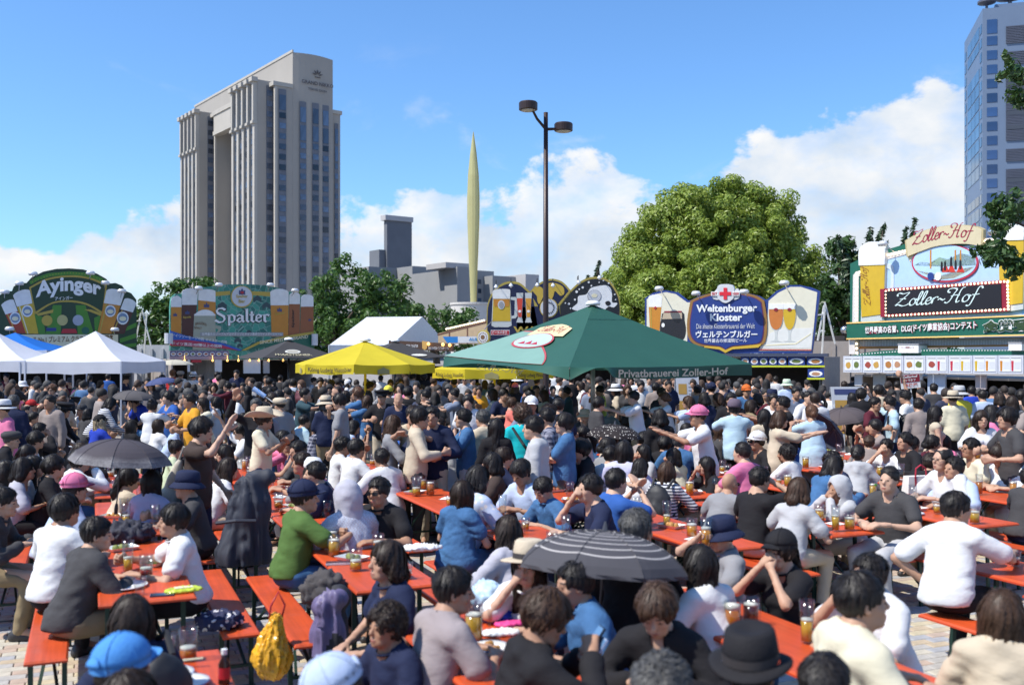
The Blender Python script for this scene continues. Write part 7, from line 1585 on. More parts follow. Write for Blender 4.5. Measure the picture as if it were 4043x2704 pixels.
for y, x, seat, sd in cand:
    zt = 1.32 if seat else rf.uniform(1.60, 1.76)
    if not clear(x, y, zt, .42 if not seat else .345): continue
    px_, py_ = CX+x/y*F, HY+(H-zt)/y*F
    if hidden(px_, py_, y): continue
    if not seat and rf.random() < (.42 if y < 15 else .30): continue
    if seat:
        pose = rf.choice(['sit', 'slouch', 'lean', 'chin', 'grip', 'sdrink', 'slouch', 'sclap']); ang = (67 if sd < 0 else 247)+rf.uniform(-25, 25)
    else: pose = rf.choice(['stand', 'stand', 'stand', 'hold', 'stand', 'clap']) if rf.random() > .06 else rf.choice(['wave', 'drink']); ang = rf.choice([0, 0, 20, -20, 60, -60, 90, 270, 180, 180, 150, 210])+rf.uniform(-15, 15)
    raster(px_, py_, y)
    if n_ind < NMAX:
        lk = rnd_look(); face = min(DIRS, key=lambda k: abs((DIRS[k]-ang+180) % 360-180)); px = CX+x/y*F; py = HY+(H-zt)/y*F
        if seat:
            g = build(pose, lk[0], lk[5], 1 if y < 15 else 2, 0); sc = rf.uniform(.96, 1.04); 
            ob, g = make_person((x, y), ang, sc, pose, *lk, 1 if y < 15 else 2, None, 0, 0, None, None, rr=rf)
            hx_ = x; PLACED.append(dict(o=ob, g=g, px=px, py=py, d=y, root=(x, y), ang=ang, sc=sc, pose=pose, seat=True, sex=lk[0], hair=lk[1], hc=lk[2], hat=lk[3], hatc=lk[4], top=lk[5], topc=lk[6], pat=None, eye=None, exp=False, face=face, lod=2)); BLOCK.append((px, py, py+.27*F/y, .11*F/y, y, False))
        else:
            if lk[5] == 'shirt' and rf.random() < .5: pass
            place(px, py, pose, face, lk[0], lk[1], lk[2], lk[3], lk[4], lk[5], lk[6], rr=rf, explicit=False, ang=ang, lod=1 if y < 13 else 2)
        n_ind += 1
    else:
        far.append((x, y, ang, rf.uniform(.92, 1.04), pose, rnd_look())); PLACED.append(dict(root=(x, y), far=True)); BLOCK.append((CX+x/y*F, HY+(H-zt)/y*F, 0, 0, y, False))
# everybody further off: one mass with a colour per surface point
cm_ = bpy.data.materials.new('crowd_clothes'); cm_.use_nodes = True; at = cm_.node_tree.nodes.new('ShaderNodeAttribute'); at.attribute_name = 'col'; cm_.node_tree.links.new(at.outputs['Color'], cm_.node_tree.nodes['Principled BSDF'].inputs['Base Color']); cm_.node_tree.nodes['Principled BSDF'].inputs['Roughness'].default_value = .75
def arr(me):
    v = np.empty(len(me.vertices)*3, np.float32); me.vertices.foreach_get('co', v); l_ = np.empty(len(me.loops), np.int32); me.loops.foreach_get('vertex_index', l_); return v.reshape(-1, 3), l_.reshape(-1, 4)
AC = {}
def arrc(key, me):
    if key not in AC: AC[key] = arr(me)
    return AC[key]
Vs, Qs, Cs, o = [], [], [], 0
for x, y, ang, sc, pose, (sex, hairk, hc, hat, hatc, top, topc) in far:
    seat = POSES[pose][0] == 'S'; pose = ('slouch' if seat else 'stand') if pose not in ('stand', 'hold', 'slouch', 'sit') else pose; top = 'tee' if top in ('polo', 'shirt') else top; g = build(pose, sex, top, 3); hm_ = np.array(g['head']); a = rad(ang); Rm = np.array([[math.cos(a), math.sin(a), 0], [-math.sin(a), math.cos(a), 0], [0, 0, 1]])*sc
    cols = [(arrc(('b', pose, sex, top), g['body']), rf.choice(SKINS), None), (g['top'], COL[topc], None), (arrc(('t', pose, sex, top), g['bottom']), COL[rf.choice(('nv', 'bk', 'cg', 'dn', 'kh'))], None), (arrc(('h', hairk), hair_mesh(hairk, 3)), HC[hc], hm_)]
    if hat: 
        me_ = hat_mesh(hat); 
    for (V, Q), c, M in cols:
        V2 = xf(V, M) if M is not None else V; Vs.append((V2@Rm.T+np.array((x, y, 0))).astype(np.float32)); Qs.append(Q+o); Cs.append(np.tile(np.array((*c, 1), np.float32), (len(V), 1))); o += len(V)
if Vs:
    me = mesh_np('crowd', np.concatenate(Vs), np.concatenate(Qs), [cm_], True); ca = me.color_attributes.new('col', 'FLOAT_COLOR', 'POINT'); ca.data.foreach_set('color', np.concatenate(Cs).ravel()); tag(link('crowd', me), 'dense far crowd of dark haired people in front of the stalls', 'crowd', kind='stuff')
print('PEOPLE', n_ind, 'FAR', len(far), 'UNIQUE', len(PCACHE))
# ------------------------------------------------------------------ a label that points to one person
LM = [(1435, 1450, 'by the yellow parasol with lettering'), (2340, 1560, 'by the green parasol pole'), (440, 1500, 'near the white pop-up canopy'), (2430, 1720, 'beside the polka dot parasol'), (490, 1830, 'by the dark lace edged parasol'), (2340, 2150, 'by the striped parasol'), (3320, 1640, 'by the brown parasol'), (920, 1470, 'before the turquoise hop stall'), (2950, 1470, 'before the blue cross stall'), (3720, 1520, 'before the white menu boxes'), (1950, 1480, 'by the half hidden yellow parasol'), (80, 1560, 'near the canopy leg at far left'), (1030, 1800, 'near the cowboy hat'), (2180, 1700, 'near the grey hoodie'), (2850, 1780, 'near the pink polo shirt'), (1650, 1800, 'around the middle table'), (3600, 1850, 'by the striped handbag'), (3400, 1950, 'near the grey hooded person'), (560, 2200, 'by the left table with the plate'), (1350, 2150, 'by the man in green'), (3800, 2100, 'near the leaning white shirt'), (3250, 2350, 'by the right foreground table'), (1850, 2400, 'near the big pale beer mug'), (700, 2550, 'by the near left table')]
FACE = dict(A='seen from behind', AR='turned away to the right', R='facing right', FR='facing right and forward', F='facing the camera', FL='facing left and forward', L='facing left', AL='turned away to the left')
PV = dict(hifive='hand lifted for a high five', reach='arms stretched forward', wave='one arm raised', swave='one arm raised', photo='hands raised to photograph', clap='clapping', sclap='clapping', drink='raising a hand to the mouth', sdrink='drinking', chin='hand at chin', chin2='both hands at chin', fold='arms folded', bend='bending forward', down='head bowed', phone='looking at a phone', up='holding up a placard', sreach='leaning on a table', lean='leaning forward')
from collections import defaultdict
def build_label(p, lv):
    w = ['seated' if p['seat'] else 'standing', 'person in', CN[p['topc']], (p['pat']+' ' if p['pat'] else '')+TOPN[p['top']]]
    hairs = 'bald head' if p['hair'] == 'bald' else HAIRN[p['hair']].format(HCN[p['hc']])
    if p['hat']: w += ['and', CN[p['hatc']]+' '+HATN[p['hat']]]
    else: w += ['with', hairs]
    s = ' '.join(w)
    if lv >= 1: s += ', '+(PV.get(p['pose']) or FACE[p['face']])
    if lv >= 2:
        near = min(LM, key=lambda m: (m[0]-p['px'])**2+((m[1]-p['py'])*1.6)**2); s += ', '+near[2]
    ws = s.split(); return s if len(ws) <= 16 else None
pool = [p for p in PLACED if 'o' in p]; done = {}
for lv in (0, 1, 2):
    grp = defaultdict(list)
    for p in pool:
        if id(p) not in done: grp[build_label(p, lv)].append(p)
    for k, v in grp.items():
        if k and len(v) == 1: done[id(v[0])] = k
rest = defaultdict(list)
for p in pool:
    if id(p) not in done:
        near = min(LM, key=lambda m: (m[0]-p['px'])**2+((m[1]-p['py'])*1.6)**2); rest['%s person in %s %s %s' % ('seated' if p['seat'] else 'standing', CN[p['topc']], TOPN[p['top']], near[2])].append(p)
ORD = ['leftmost', 'second from left', 'third from left', 'fourth from left', 'fifth from left', 'sixth from left', 'seventh from left', 'eighth from left', 'ninth from left']
used = set(done.values())
for k, v in rest.items():
    v.sort(key=lambda p: p['px'])
    for i, p in enumerate(v): done[id(p)] = k if len(v) == 1 and k not in used else k+', '+ORD[min(i, 8)]
for p in pool: p['o']['label'] = done[id(p)]; p['o']['group'] = 'people at the festival'
print('LABELS', len(set(done.values())), 'of', len(pool), 'longest', max(len(x.split()) for x in done.values()))
# ================================================================== LAMP POST
lampb = mat('brown_lamp_paint', (.035, .018, .014), .4, .2, var=.08); lens_m = mat('lamp_lens', (.55, .55, .52), .2)
lp = tag(empty('street_lamp', tuple(W(2155, HY, 25))[:2]+(0,)), 'tall dark brown lamp post with two round drum heads on short arms', 'street lamp')
lz = W(0, 445, 25).z
MB().lathe([(.09, 0), (.08, .02), (.072, 3), (.054, lz)], 14).obj('pole', lampb, lp, smooth=True)
for (ax, az), (hx_, hz_) in (((-.30, .22), (2085, 428)), ((.28, -.08), (2226, 498))):
    q = W(hx_, hz_, 25)-Vector((lp.location.x, 25, 0)); dy = -.2 if ax < 0 else .15
    MB().tube([(0, 0, lz-.42), (q.x*.5, dy*.4, (lz-.42+q.z)/2-.02), (q.x*.86, dy*.9, q.z-.0)], [.04, .035, .03], 8).obj('arm', lampb, lp)
    hd = MB().lathe([(.20, -.105), (.232, -.09), (.235, .075), (.21, .105), (.02, .112)], 24, (q.x, dy, q.z)).obj('lamp_head', lampb, lp); MB().lathe([(.185, -.112), (.185, -.104)], 20, (q.x, dy, q.z)).obj('lens', lens_m, hd)
# ================================================================== PARASOLS AND CANOPIES
def fabric(name, col, trans=.25, var=.05):
    m = mat(name, col, .75, var=var, vscale=2, bump=.12, bscale=40, spec=.2); t = m.node_tree; n = t.nodes; l = t.links; b = n['Principled BSDF']; tr = n.new('ShaderNodeBsdfTranslucent'); mx_ = n.new('ShaderNodeMixShader'); mx_.inputs[0].default_value = trans
    src = b.inputs['Base Color'].links[0].from_socket; l.new(src, tr.inputs[0]); l.new(b.outputs[0], mx_.inputs[1]); l.new(tr.outputs[0], mx_.inputs[2]); l.new(mx_.outputs[0], n['Material Output'].inputs[0]); return m
def market(name, label, apex, corners, valance, fab, polem, poler=.035, nseg=10, sag=.05, flap=.03, val_m=None, rs=1, hub=True, wind=None):
    """big parasol: apex point, rim corners (world), hanging valance of the given depth"""
    ax = Vector(apex); root = tag(empty(name, (ax.x, ax.y, 0)), label, 'parasol'); r = random.Random(rs); n = len(corners); cs = [Vector(c)-Vector((ax.x, ax.y, 0)) for c in corners]; top = Vector((0, 0, ax.z)); edges = []
    for i in range(n):
        a, b = cs[i], cs[(i+1) % n]; vs = []; fs = []
        for u in range(nseg+1):
            for k in range(nseg+1):
                s_ = k/nseg; e = a.lerp(b, s_); t = u/nseg; p = top.lerp(e, t); inward = 4*s_*(1-s_)*t; p = p-Vector((e.x, e.y, 0))*.035*inward*t+Vector((0, 0, -sag*math.sin(math.pi*t)*.5-.03*inward*t)); p.z += r.uniform(-1, 1)*.004; vs.append(tuple(p))
        for u in range(nseg):
            for k in range(nseg): q = u*(nseg+1)+k; fs.append((q, q+1, q+nseg+2, q+nseg+1))
        rim = [Vector(v) for v in vs[-(nseg+1):]]; me = bpy.data.meshes.new('canopy_panel'); me.from_pydata(vs, [], fs); me.materials.append(fab); me.polygons.foreach_set('use_smooth', [True]*len(fs)); me.update(); link('canopy_panel', me, root)
        m = 24; vv = []; 
        out = ((a+b)/2); out.z = 0; out.normalize()
        for k in range(m+1):
            s_ = k/m; j = min(nseg-1, int(s_*nseg)); p = rim[j].lerp(rim[j+1], s_*nseg-j); w_ = math.sin(s_*math.pi*3+i*1.3+rs)
            wv = wind(i, s_) if wind else 0
            for d in (0, .5, 1): vv.append(tuple(p+out*(.004+flap*d*(.6+w_)+wv*d)+Vector((0, 0, -valance*d*(1-.10*abs(math.sin(s_*math.pi*2)))+abs(wv)*d*.8))))
        vf = [(k*3+d, k*3+3+d, k*3+4+d, k*3+1+d) for k in range(m) for d in (0, 1)]; me = bpy.data.meshes.new('valance'); me.from_pydata(vv, [], vf); me.materials.append(val_m or fab); me.polygons.foreach_set('use_smooth', [True]*len(vf)); me.update(); link('valance', me, root)
        edges.append((rim, out)); MB().tube([top+Vector((0, 0, -.06)), top.lerp(a, .5)+Vector((0, 0, -.04-sag*.5)), a+Vector((0, 0, -.03))], .014, 6).obj('rib', polem, root)
        MB().tube([(0, 0, ax.z-.75), tuple(top.lerp(a, .5)+Vector((0, 0, -.06-sag*.5)))], .011, 5).obj('strut', polem, root)
    MB().lathe([(poler, 0), (poler, ax.z-.02)], 12).obj('pole', polem, root, smooth=True); MB().lathe([(.30, .0), (.30, .05), (.06, .09), (.06, .3)], 18).obj('base', grey_p, root)
    if hub: MB().lathe([(.14, -.01), (.15, .03), (.10, .07), (.02, .085)], 16, (0, 0, ax.z)).obj('finial', white, root, smooth=True)
    return root, edges, cs, top
def on_valance(root, edge, txt_geo, s0, s1, z0, h, m, off=.02, name='lettering', lift=0.0):
    """lettering that follows a rim edge"""
    vs, fs, b = txt_geo; rim, out = edge; n = len(rim)-1; pts = []
    for v in vs:
        s_ = s0+(s1-s0)*(v[0]-b[0])/(b[2]-b[0]); j = max(0, min(n-1, int(s_*n))); p = rim[j].lerp(rim[j+1], s_*n-j); q = (v[1]-b[1])/(b[3]-b[1]); pts.append(tuple(p+out*off+Vector((0, 0, -z0+h*q))))
    me = bpy.data.meshes.new(name); me.from_pydata(pts, [], fs); me.materials.append(m); me.update(); return link(name, me, root)
def on_panel(root, top, a, b, geo, s0, s1, t0, t1, m, lift=.03, name='print', flip=False, sag=.05):
    """print on a canopy panel: s across (a to b), t from the rim (t0) up to (t1)"""
    vs, fs, bb = geo; pts = []
    for v in vs:
        u = (v[0]-bb[0])/(bb[2]-bb[0]); q = (v[1]-bb[1])/(bb[3]-bb[1]); s_ = s0+(s1-s0)*u; t = t0+(t1-t0)*q; e = a.lerp(b, s_); p = top.lerp(e, t); inw = 4*s_*(1-s_)*t; p = p-Vector((e.x, e.y, 0))*.035*inw*t+Vector((0, 0, -sag*math.sin(math.pi*t)*.5-.03*inw*t+lift)); pts.append(tuple(p))
    me = bpy.data.meshes.new(name); me.from_pydata(pts, [], fs); me.materials.append(m); me.update(); return link(name, me, root)
def disc_geo(n=24, rx_=1, ry_=1):
    """a disc cut into rings so that it can follow a curved panel"""
    vs = [(0, 0)]; fs = []
    for q in (1, 2, 3): vs += [(rx_*q/3*math.cos(2*math.pi*k/n), ry_*q/3*math.sin(2*math.pi*k/n)) for k in range(n)]
    for k in range(n): fs.append((0, 1+k, 1+(k+1) % n))
    for q in (0, 1):
        for k in range(n): fs.append((1+q*n+k, 1+(q+1)*n+k, 1+(q+1)*n+(k+1) % n, 1+q*n+(k+1) % n))
    return vs, fs, (-rx_, -ry_, rx_, ry_)
gfab = fabric('green_canvas', (.035, .125, .085), .3); gfab.node_tree.nodes['Principled BSDF'].inputs['Roughness'].default_value = .48; gfab.node_tree.nodes['Principled BSDF'].inputs['Specular IOR Level'].default_value = .5; gpole = mat('parasol_pole', (.42, .41, .40), .35, .5)
ap = W(2341, 1203, 20); cor = []
for an, d_, py in ((-12, 19.4, 1437), (-102, 17.0, 1448), (168, 20.8, 1408), (78, 23.0, 1425)):
    cor.append((ap.x+3.1*math.cos(rad(an)), 20+3.1*math.sin(rad(an)), H-(py-HY)/F*(20+3.1*math.sin(rad(an)))))
cor = [cor[1], cor[0], cor[3], cor[2]]
def gwind(i, s_): return {3: .22*math.sin(s_*math.pi), 0: .26*max(0, math.sin(s_*math.pi/.22))*(1 if s_ < .22 else 0)}.get(i, 0)
gu, ged, gcs, gtop = market('market_parasol', 'big green square parasol with cream lettering on its hanging edge', tuple(ap), cor, .22, gfab, gpole, .045, 14, .06, .02, rs=3, wind=gwind)
cream_l = P_('parasol_cream', (.62, .55, .40))
on_valance(gu, ged[0], text_mesh('Privatbrauerei Zoller-Hof', .02), .24, .86, .18, .14, cream_l, .045)
mint = fabric('mint_print', (.24, .42, .36), .3); tan_p = P_('logo_tan', (.60, .52, .28)); lred = P_('logo_red', (.42, .06, .06))
pa, pb2 = gcs[3], gcs[0]
def sweep(grow):
    vs = []; fs = []
    for i in range(13):
        t = .50-grow+(1.0-.50+grow)*i/12; e = (1-.80*(1-min(1, (t-.50+grow)/.5))**2)
        for k in range(9): vs.append((.0+(.80+grow*.3)*e*k/8+.10*(1-e), t))
    for i in range(12):
        for k in range(8): q = i*9+k; fs.append((q, q+1, q+10, q+9))
    return vs, fs, (0, 0, 1, 1)
on_panel(gu, gtop, pa, pb2, sweep(.02), 0, 1, 0, 1, lred, .016, 'print_rim'); on_panel(gu, gtop, pa, pb2, sweep(0), 0, 1, 0, 1, mint, .022, 'mint_field')
on_panel(gu, gtop, pa, pb2, ([(0, 0), (1, 0), (2, 0), (3, 0), (4, 0), (4.3, 1), (3.2, 1.35), (2, 1.5), (.8, 1.35), (-.3, 1)], [(0, 1, 8, 9), (1, 2, 7, 8), (2, 3, 6, 7), (3, 4, 5, 6)], (-.3, 0, 4.3, 1.5)), .22, .80, .56, .36, tan_p, .03, 'banner_print')
on_panel(gu, gtop, pa, pb2, disc_geo(24), .26, .70, .78, .52, lred, .036, 'oval_rim'); on_panel(gu, gtop, pa, pb2, disc_geo(24), .28, .68, .765, .535, P_('oval_pale', (.40, .52, .54)), .042, 'oval_print')
on_panel(gu, gtop, pa, pb2, script, .28, .74, .52, .40, lred, .042, 'lettering'); on_panel(gu, gtop, pa, pb2, ([(0, 0), (1, 1), (2, 0), (3, 1.2), (4, 0), (5, .9), (6, 0)], [(0, 1, 2), (2, 3, 4), (4, 5, 6)], (0, 0, 6, 1.2)), .36, .58, .72, .66, red_p, .048, 'figures_print')
on_valance(gu, ged[3], script, .30, .72, .20, .15, P_('valance_tan', (.52, .42, .26)), .10)
on_panel(gu, gtop, gcs[0], gcs[1], ([(0, 0)]+[(k, 0) for k in range(1, 13)]+[(k, 1) for k in range(13)], [(k, k+1, k+14, k+13) for k in range(12)], (0, 0, 12, 1)), .0, 1, .2525, .2475, P_('seam_green', (.008, .05, .03)), .012, 'seam')
# yellow octagons
yfab = fabric('yellow_canvas', (.70, .57, .04), .35); ypole = mat('yellow_pole', (.60, .47, .03), .4); blackl = P_('parasol_black', (.06, .05, .03))
def octagon(name, label, px, py, d, R_, rim_py, val, fab, pole, n=8, a0=0, rs=1, **k):
    c = W(px, py, d); zr = H-(rim_py-HY)/F*d; cs = [(c.x+R_*math.cos(rad(a0)+2*math.pi*i/n), c.y+R_*math.sin(rad(a0)+2*math.pi*i/n), zr) for i in range(n)]; return market(name, label, tuple(c), cs, val, fab, pole, .035, 8, .03, .02, rs=rs, **k)
y1, e1_, c1_, t1_ = octagon('market_parasol', 'yellow eight sided parasol with black blackletter name, left one of two', 1442, 1346, 26, 1.82, 1436, .24, yfab, ypole, rs=5)
fr_txt = text_mesh('König Ludwig Weissbier', .012)
on_valance(y1, e1_[5], fr_txt, .06, .96, .20, .14, blackl, .04); crest = ([(0, 0), (1, .2), (2, 0), (2, 1.4), (1.4, 1.8), (1, 2.2), (.6, 1.8), (0, 1.4)], [(0, 1, 2, 3, 4, 5, 6, 7)], (0, 0, 2, 2.2))
on_valance(y1, e1_[4], crest, .36, .54, .22, .18, P_('crest_grey', (.35, .30, .12)), .04); on_valance(y1, e1_[6], crest, .42, .64, .22, .18, P_('crest_grey', (.35, .30, .12)), .04)
y2, e2_, c2_, t2_ = octagon('market_parasol', 'yellow eight sided parasol half hidden behind the green one', 1952, 1390, 27.5, 1.75, 1454, .26, yfab, ypole, rs=8, a0=20)
on_valance(y2, e2_[4], fr_txt, .1, .98, .22, .14, blackl, .04); on_valance(y2, e2_[5], crest, .38, .66, .24, .20, P_('crest_grey', (.30, .26, .14)), .04); on_valance(y2, e2_[6], fr_txt, .05, .9, .22, .14, blackl, .04)
dfab = fabric('dark_canvas', (.055, .052, .052), .1); dpole = mat('dark_pole', (.03, .03, .03), .4)
def square(label, px, py, d, R_, rim_py, a0, rs): return octagon('market_parasol', label, px, py, d, R_, rim_py, .03, dfab, dpole, 4, a0, rs)
w1, ew, cw, tw_ = square('dark grey square parasol with gold lettering beside the turquoise hop stall', 1140, 1342, 31.5, 1.75, 1409, -12, 3)
on_panel(w1, tw_, cw[3], cw[0], text_mesh('WARSTEINER', .012), .10, .66, .93, .82, P_('warm_gold', (.48, .42, .26)), .03, 'lettering', sag=.03); on_panel(w1, tw_, cw[3], cw[0], disc_geo(20), .24, .54, .80, .58, P_('logo_white', (.62, .60, .52)), .03, 'logo', sag=.03); on_panel(w1, tw_, cw[3], cw[0], disc_geo(20), .28, .50, .77, .61, P_('logo_grey', (.42, .38, .30)), .036, 'logo_core', sag=.03)
w2, ew, cw, tw_ = square('dark grey square parasol peeking out behind the yellow one', 1560, 1348, 33, 1.75, 1408, -15, 4)
on_panel(w2, tw_, cw[3], cw[0], disc_geo(20), .55, .80, .96, .82, P_('logo_white', (.62, .60, .52)), .03, 'logo', sag=.03)
# pop-up canopies at the left
cfab = fabric('canopy_white', (.74, .75, .80), .3); blue_f = fabric('canopy_blue', (.02, .17, .60), .3); post_m = mat('canopy_post', (.55, .58, .66), .4, .4)
def popup(label, px, apex_py, d, half, rim_z, apex_z, val, fab, rz, val_fab=None, rs=1):
    c = W(px, HY, d); ca, sa = math.cos(rz), math.sin(rz); cs = [(c.x+x*ca-y*sa, c.y+x*sa+y*ca, rim_z) for x, y in ((half, -half), (half, half), (-half, half), (-half, -half))]
    root, ed, cc, tp = market('popup_canopy', label, (c.x, c.y, apex_z), cs, val, fab, post_m, .012, 8, .16, .0, val_m=val_fab, rs=rs, hub=False); root['category'] = 'canopy'
    for ch in list(root.children):
        if ch.name.split('.')[0] in ('pole', 'base'): bpy.data.objects.remove(ch)
    for q in cc: MB().box(q.x-.022, q.x+.022, q.y-.022, q.y+.022, 0, rim_z-.02).obj('post', post_m, root)
    return root, ed
popup('white pop-up canopy with blue trimmed corners, nearest to the centre', 378, 1307, 30, 1.5, 2.16, 3.06, .36, cfab, rad(-4), rs=2)
popup('white pop-up canopy cut by the left edge of the picture', -22, 1307, 30, 1.5, 2.18, 3.06, .34, cfab, rad(4), rs=3)
bp_, be_ = popup('bright blue pop-up canopy roof behind the two white ones', 60, 1318, 34, 1.75, 2.50, 3.10, .34, blue_f, rad(3), val_fab=P_('canopy_print', (.45, .52, .66)), rs=4)
on_valance(bp_, be_[3], ([(0, 0), (1, 0), (1, 1), (0, 1), (2, .2), (4, .2), (4, .8), (2, .8)], [(0, 1, 2, 3), (4, 5, 6, 7)], (0, 0, 4, 1)), .45, .92, .30, .22, P_('canopy_logo', (.12, .14, .24)), .02)
# hand held parasols
def pmat(name, col, kind):
    m = fabric(name, col, .12); t = m.node_tree; n = t.nodes; l = t.links; b = n['Principled BSDF']; tcn = n.new('ShaderNodeTexCoord')
    if kind == 'stripes':
        ln_ = n.new('ShaderNodeVectorMath'); ln_.operation = 'LENGTH'; mp = n.new('ShaderNodeMapping'); mp.inputs['Scale'].default_value = (1, 1, 0); l.new(tcn.outputs['Object'], mp.inputs[0]); l.new(mp.outputs[0], ln_.inputs[0]); mu = n.new('ShaderNodeMath'); mu.operation = 'MULTIPLY'; mu.inputs[1].default_value = 18; l.new(ln_.outputs['Value'], mu.inputs[0]); fr_ = n.new('ShaderNodeMath'); fr_.operation = 'FRACT'; l.new(mu.outputs[0], fr_.inputs[0]); g_ = n.new('ShaderNodeMath'); g_.operation = 'LESS_THAN'; g_.inputs[1].default_value = .17; l.new(fr_.outputs[0], g_.inputs[0]); fac = g_.outputs[0]; c2 = (.45, .42, .40, 1)
        rim = n.new('ShaderNodeMath'); rim.operation = 'LESS_THAN'; rim.inputs[1].default_value = .40; l.new(ln_.outputs['Value'], rim.inputs[0]); an = n.new('ShaderNodeMath'); an.operation = 'MULTIPLY'; l.new(fac, an.inputs[0]); l.new(rim.outputs[0], an.inputs[1]); fac = an.outputs[0]
    elif kind == 'dots':
        vo_ = n.new('ShaderNodeTexVoronoi'); vo_.inputs['Scale'].default_value = 26; vo_.inputs['Randomness'].default_value = .55; l.new(tcn.outputs['Object'], vo_.inputs[0]); g_ = n.new('ShaderNodeMath'); g_.operation = 'LESS_THAN'; g_.inputs[1].default_value = .26; l.new(vo_.outputs['Distance'], g_.inputs[0]); fac = g_.outputs[0]; c2 = (.62, .58, .52, 1)
    else:
        ln_ = n.new('ShaderNodeVectorMath'); ln_.operation = 'LENGTH'; mp = n.new('ShaderNodeMapping'); mp.inputs['Scale'].default_value = (1, 1, 0); l.new(tcn.outputs['Object'], mp.inputs[0]); l.new(mp.outputs[0], ln_.inputs[0]); vo_ = n.new('ShaderNodeTexNoise'); vo_.inputs['Scale'].default_value = 45; l.new(tcn.outputs['Object'], vo_.inputs[0]); mr = n.new('ShaderNodeMapRange'); l.new(ln_.outputs['Value'], mr.inputs[0]); mr.inputs[1].default_value = .385; mr.inputs[2].default_value = .43; ad = n.new('ShaderNodeMath'); ad.operation = 'MULTIPLY'; l.new(mr.outputs[0], ad.inputs[0]); l.new(vo_.outputs[0], ad.inputs[1]); fac = ad.outputs[0]; c2 = (.34, .33, .33, 1)
    mx_ = n.new('ShaderNodeMix'); mx_.data_type = 'RGBA'; old_ = b.inputs['Base Color'].links[0].from_socket; l.new(fac, mx_.inputs[0]); l.new(old_, mx_.inputs[6]); mx_.inputs[7].default_value = c2; l.new(mx_.outputs[2], b.inputs['Base Color']); return m
rod_m = mat('parasol_rod', (.10, .09, .09), .35, .6)
def hand_parasol(label, px, py, d, R_, hgt, m, tilt=(0, 0), rot=0.0, frill=0.0, n=8, shaft=.62):
    c = W(px, py, d); root = tag(empty('hand_parasol', tuple(c), rot), label, 'parasol'); root.rotation_euler = (rad(tilt[0]), rad(tilt[1]), rot); vs = [(0, 0, 0)]; fs = []; seg, rows = n*6, 8
    for i in range(1, rows+1):
        t = i/rows
        for k in range(seg):
            a = 2*math.pi*k/seg; s_ = (k % 6)/6; dip = 4*s_*(1-s_); r_ = R_*math.sin(t*1.25)/math.sin(1.25)*(1-.075*dip*t*t); vs.append((r_*math.cos(a), r_*math.sin(a), -hgt*(1-math.cos(t*1.25))/(1-math.cos(1.25))+.022*dip*t*t*0))
    for k in range(seg): fs.append((0, 1+k, 1+(k+1) % seg))
    for i in range(rows-1):
        for k in range(seg): fs.append((1+i*seg+k, 1+(i+1)*seg+k, 1+(i+1)*seg+(k+1) % seg, 1+i*seg+(k+1) % seg))
    if frill:
        o = len(vs); base_ = 1+(rows-1)*seg
        for k in range(seg): v = vs[base_+k]; q = 1+.02*math.sin(k*2.4); vs.append((v[0]*q, v[1]*q, v[2]-frill))
        for k in range(seg): fs.append((base_+k, o+k, o+(k+1) % seg, base_+(k+1) % seg))
    me = bpy.data.meshes.new('canopy'); me.from_pydata(vs, [], fs); me.materials.append(m); me.update(); cp_ = link('canopy', me, root); sm_ = MB()
    for k in range(n):
        q = [vs[0]]+[vs[1+i*seg+k*6] for i in range(rows)]; MB().tube([(x*.985, y*.985, z-.006) for x, y, z in q], .003, 4, False).obj('rib', rod_m, root); sm_.tube([(x, y, z+.0035) for x, y, z in q], .0022, 4, False)
    tag(sm_.obj('seam', m, cp_), kind='stuff')
    MB().tube([(0, 0, .05), (0, 0, -shaft)], .006, 8).obj('shaft', rod_m, root); MB().lathe([(.016, -shaft-.09), (.018, -shaft-.04), (.012, -shaft+.01)], 10).obj('handle', dpole, root); MB().lathe([(.02, -.004), (.014, .02), (.006, .055)], 8).obj('tip', rod_m, root); return root
hand_parasol('black parasol with pale concentric stripes and a frilled edge', 2388, 2096, 5.75, .50, .20, pmat('striped_parasol', (.075, .072, .08), 'stripes'), (-4, 6), .35, .02)
hand_parasol('dark grey parasol with a pale lace band around its edge', 484, 1733, 9.4, .47, .22, pmat('lace_parasol', (.075, .066, .075), 'lace'), (0, 5), .2)
hand_parasol('small black parasol covered with white polka dots', 2428, 1676, 13.6, .385, .17, pmat('dotted_parasol', (.03, .024, .024), 'dots'), (0, 4), .1)
hand_parasol('plain brown grey parasol tilted above the crowd at right', 3322, 1612, 18.0, .47, .20, fabric('brown_parasol', (.10, .082, .085), .15), (4, -12), .3)
hand_parasol('half lowered navy and grey parasol tipped on its side', 3290, 1690, 16.5, .40, .15, fabric('navy_parasol', (.035, .042, .065), .1), (10, 58), .5)
hand_parasol('grey parasol in the left crowd behind the blue shirt', 528, 1541, 19.5, .42, .17, fabric('grey_parasol', (.11, .10, .10), .15), (0, 4), .0)
hand_parasol('muted blue parasol in front of the hop stall crowd', 634, 1491, 28, .44, .17, fabric('blue_parasol', (.08, .10, .22), .2), (0, -8), .4)
hand_parasol('cream parasol standing before the turquoise hop stall', 687, 1420, 33, .62, .17, fabric('cream_parasol', (.62, .58, .46), .3), (0, 0), .2)
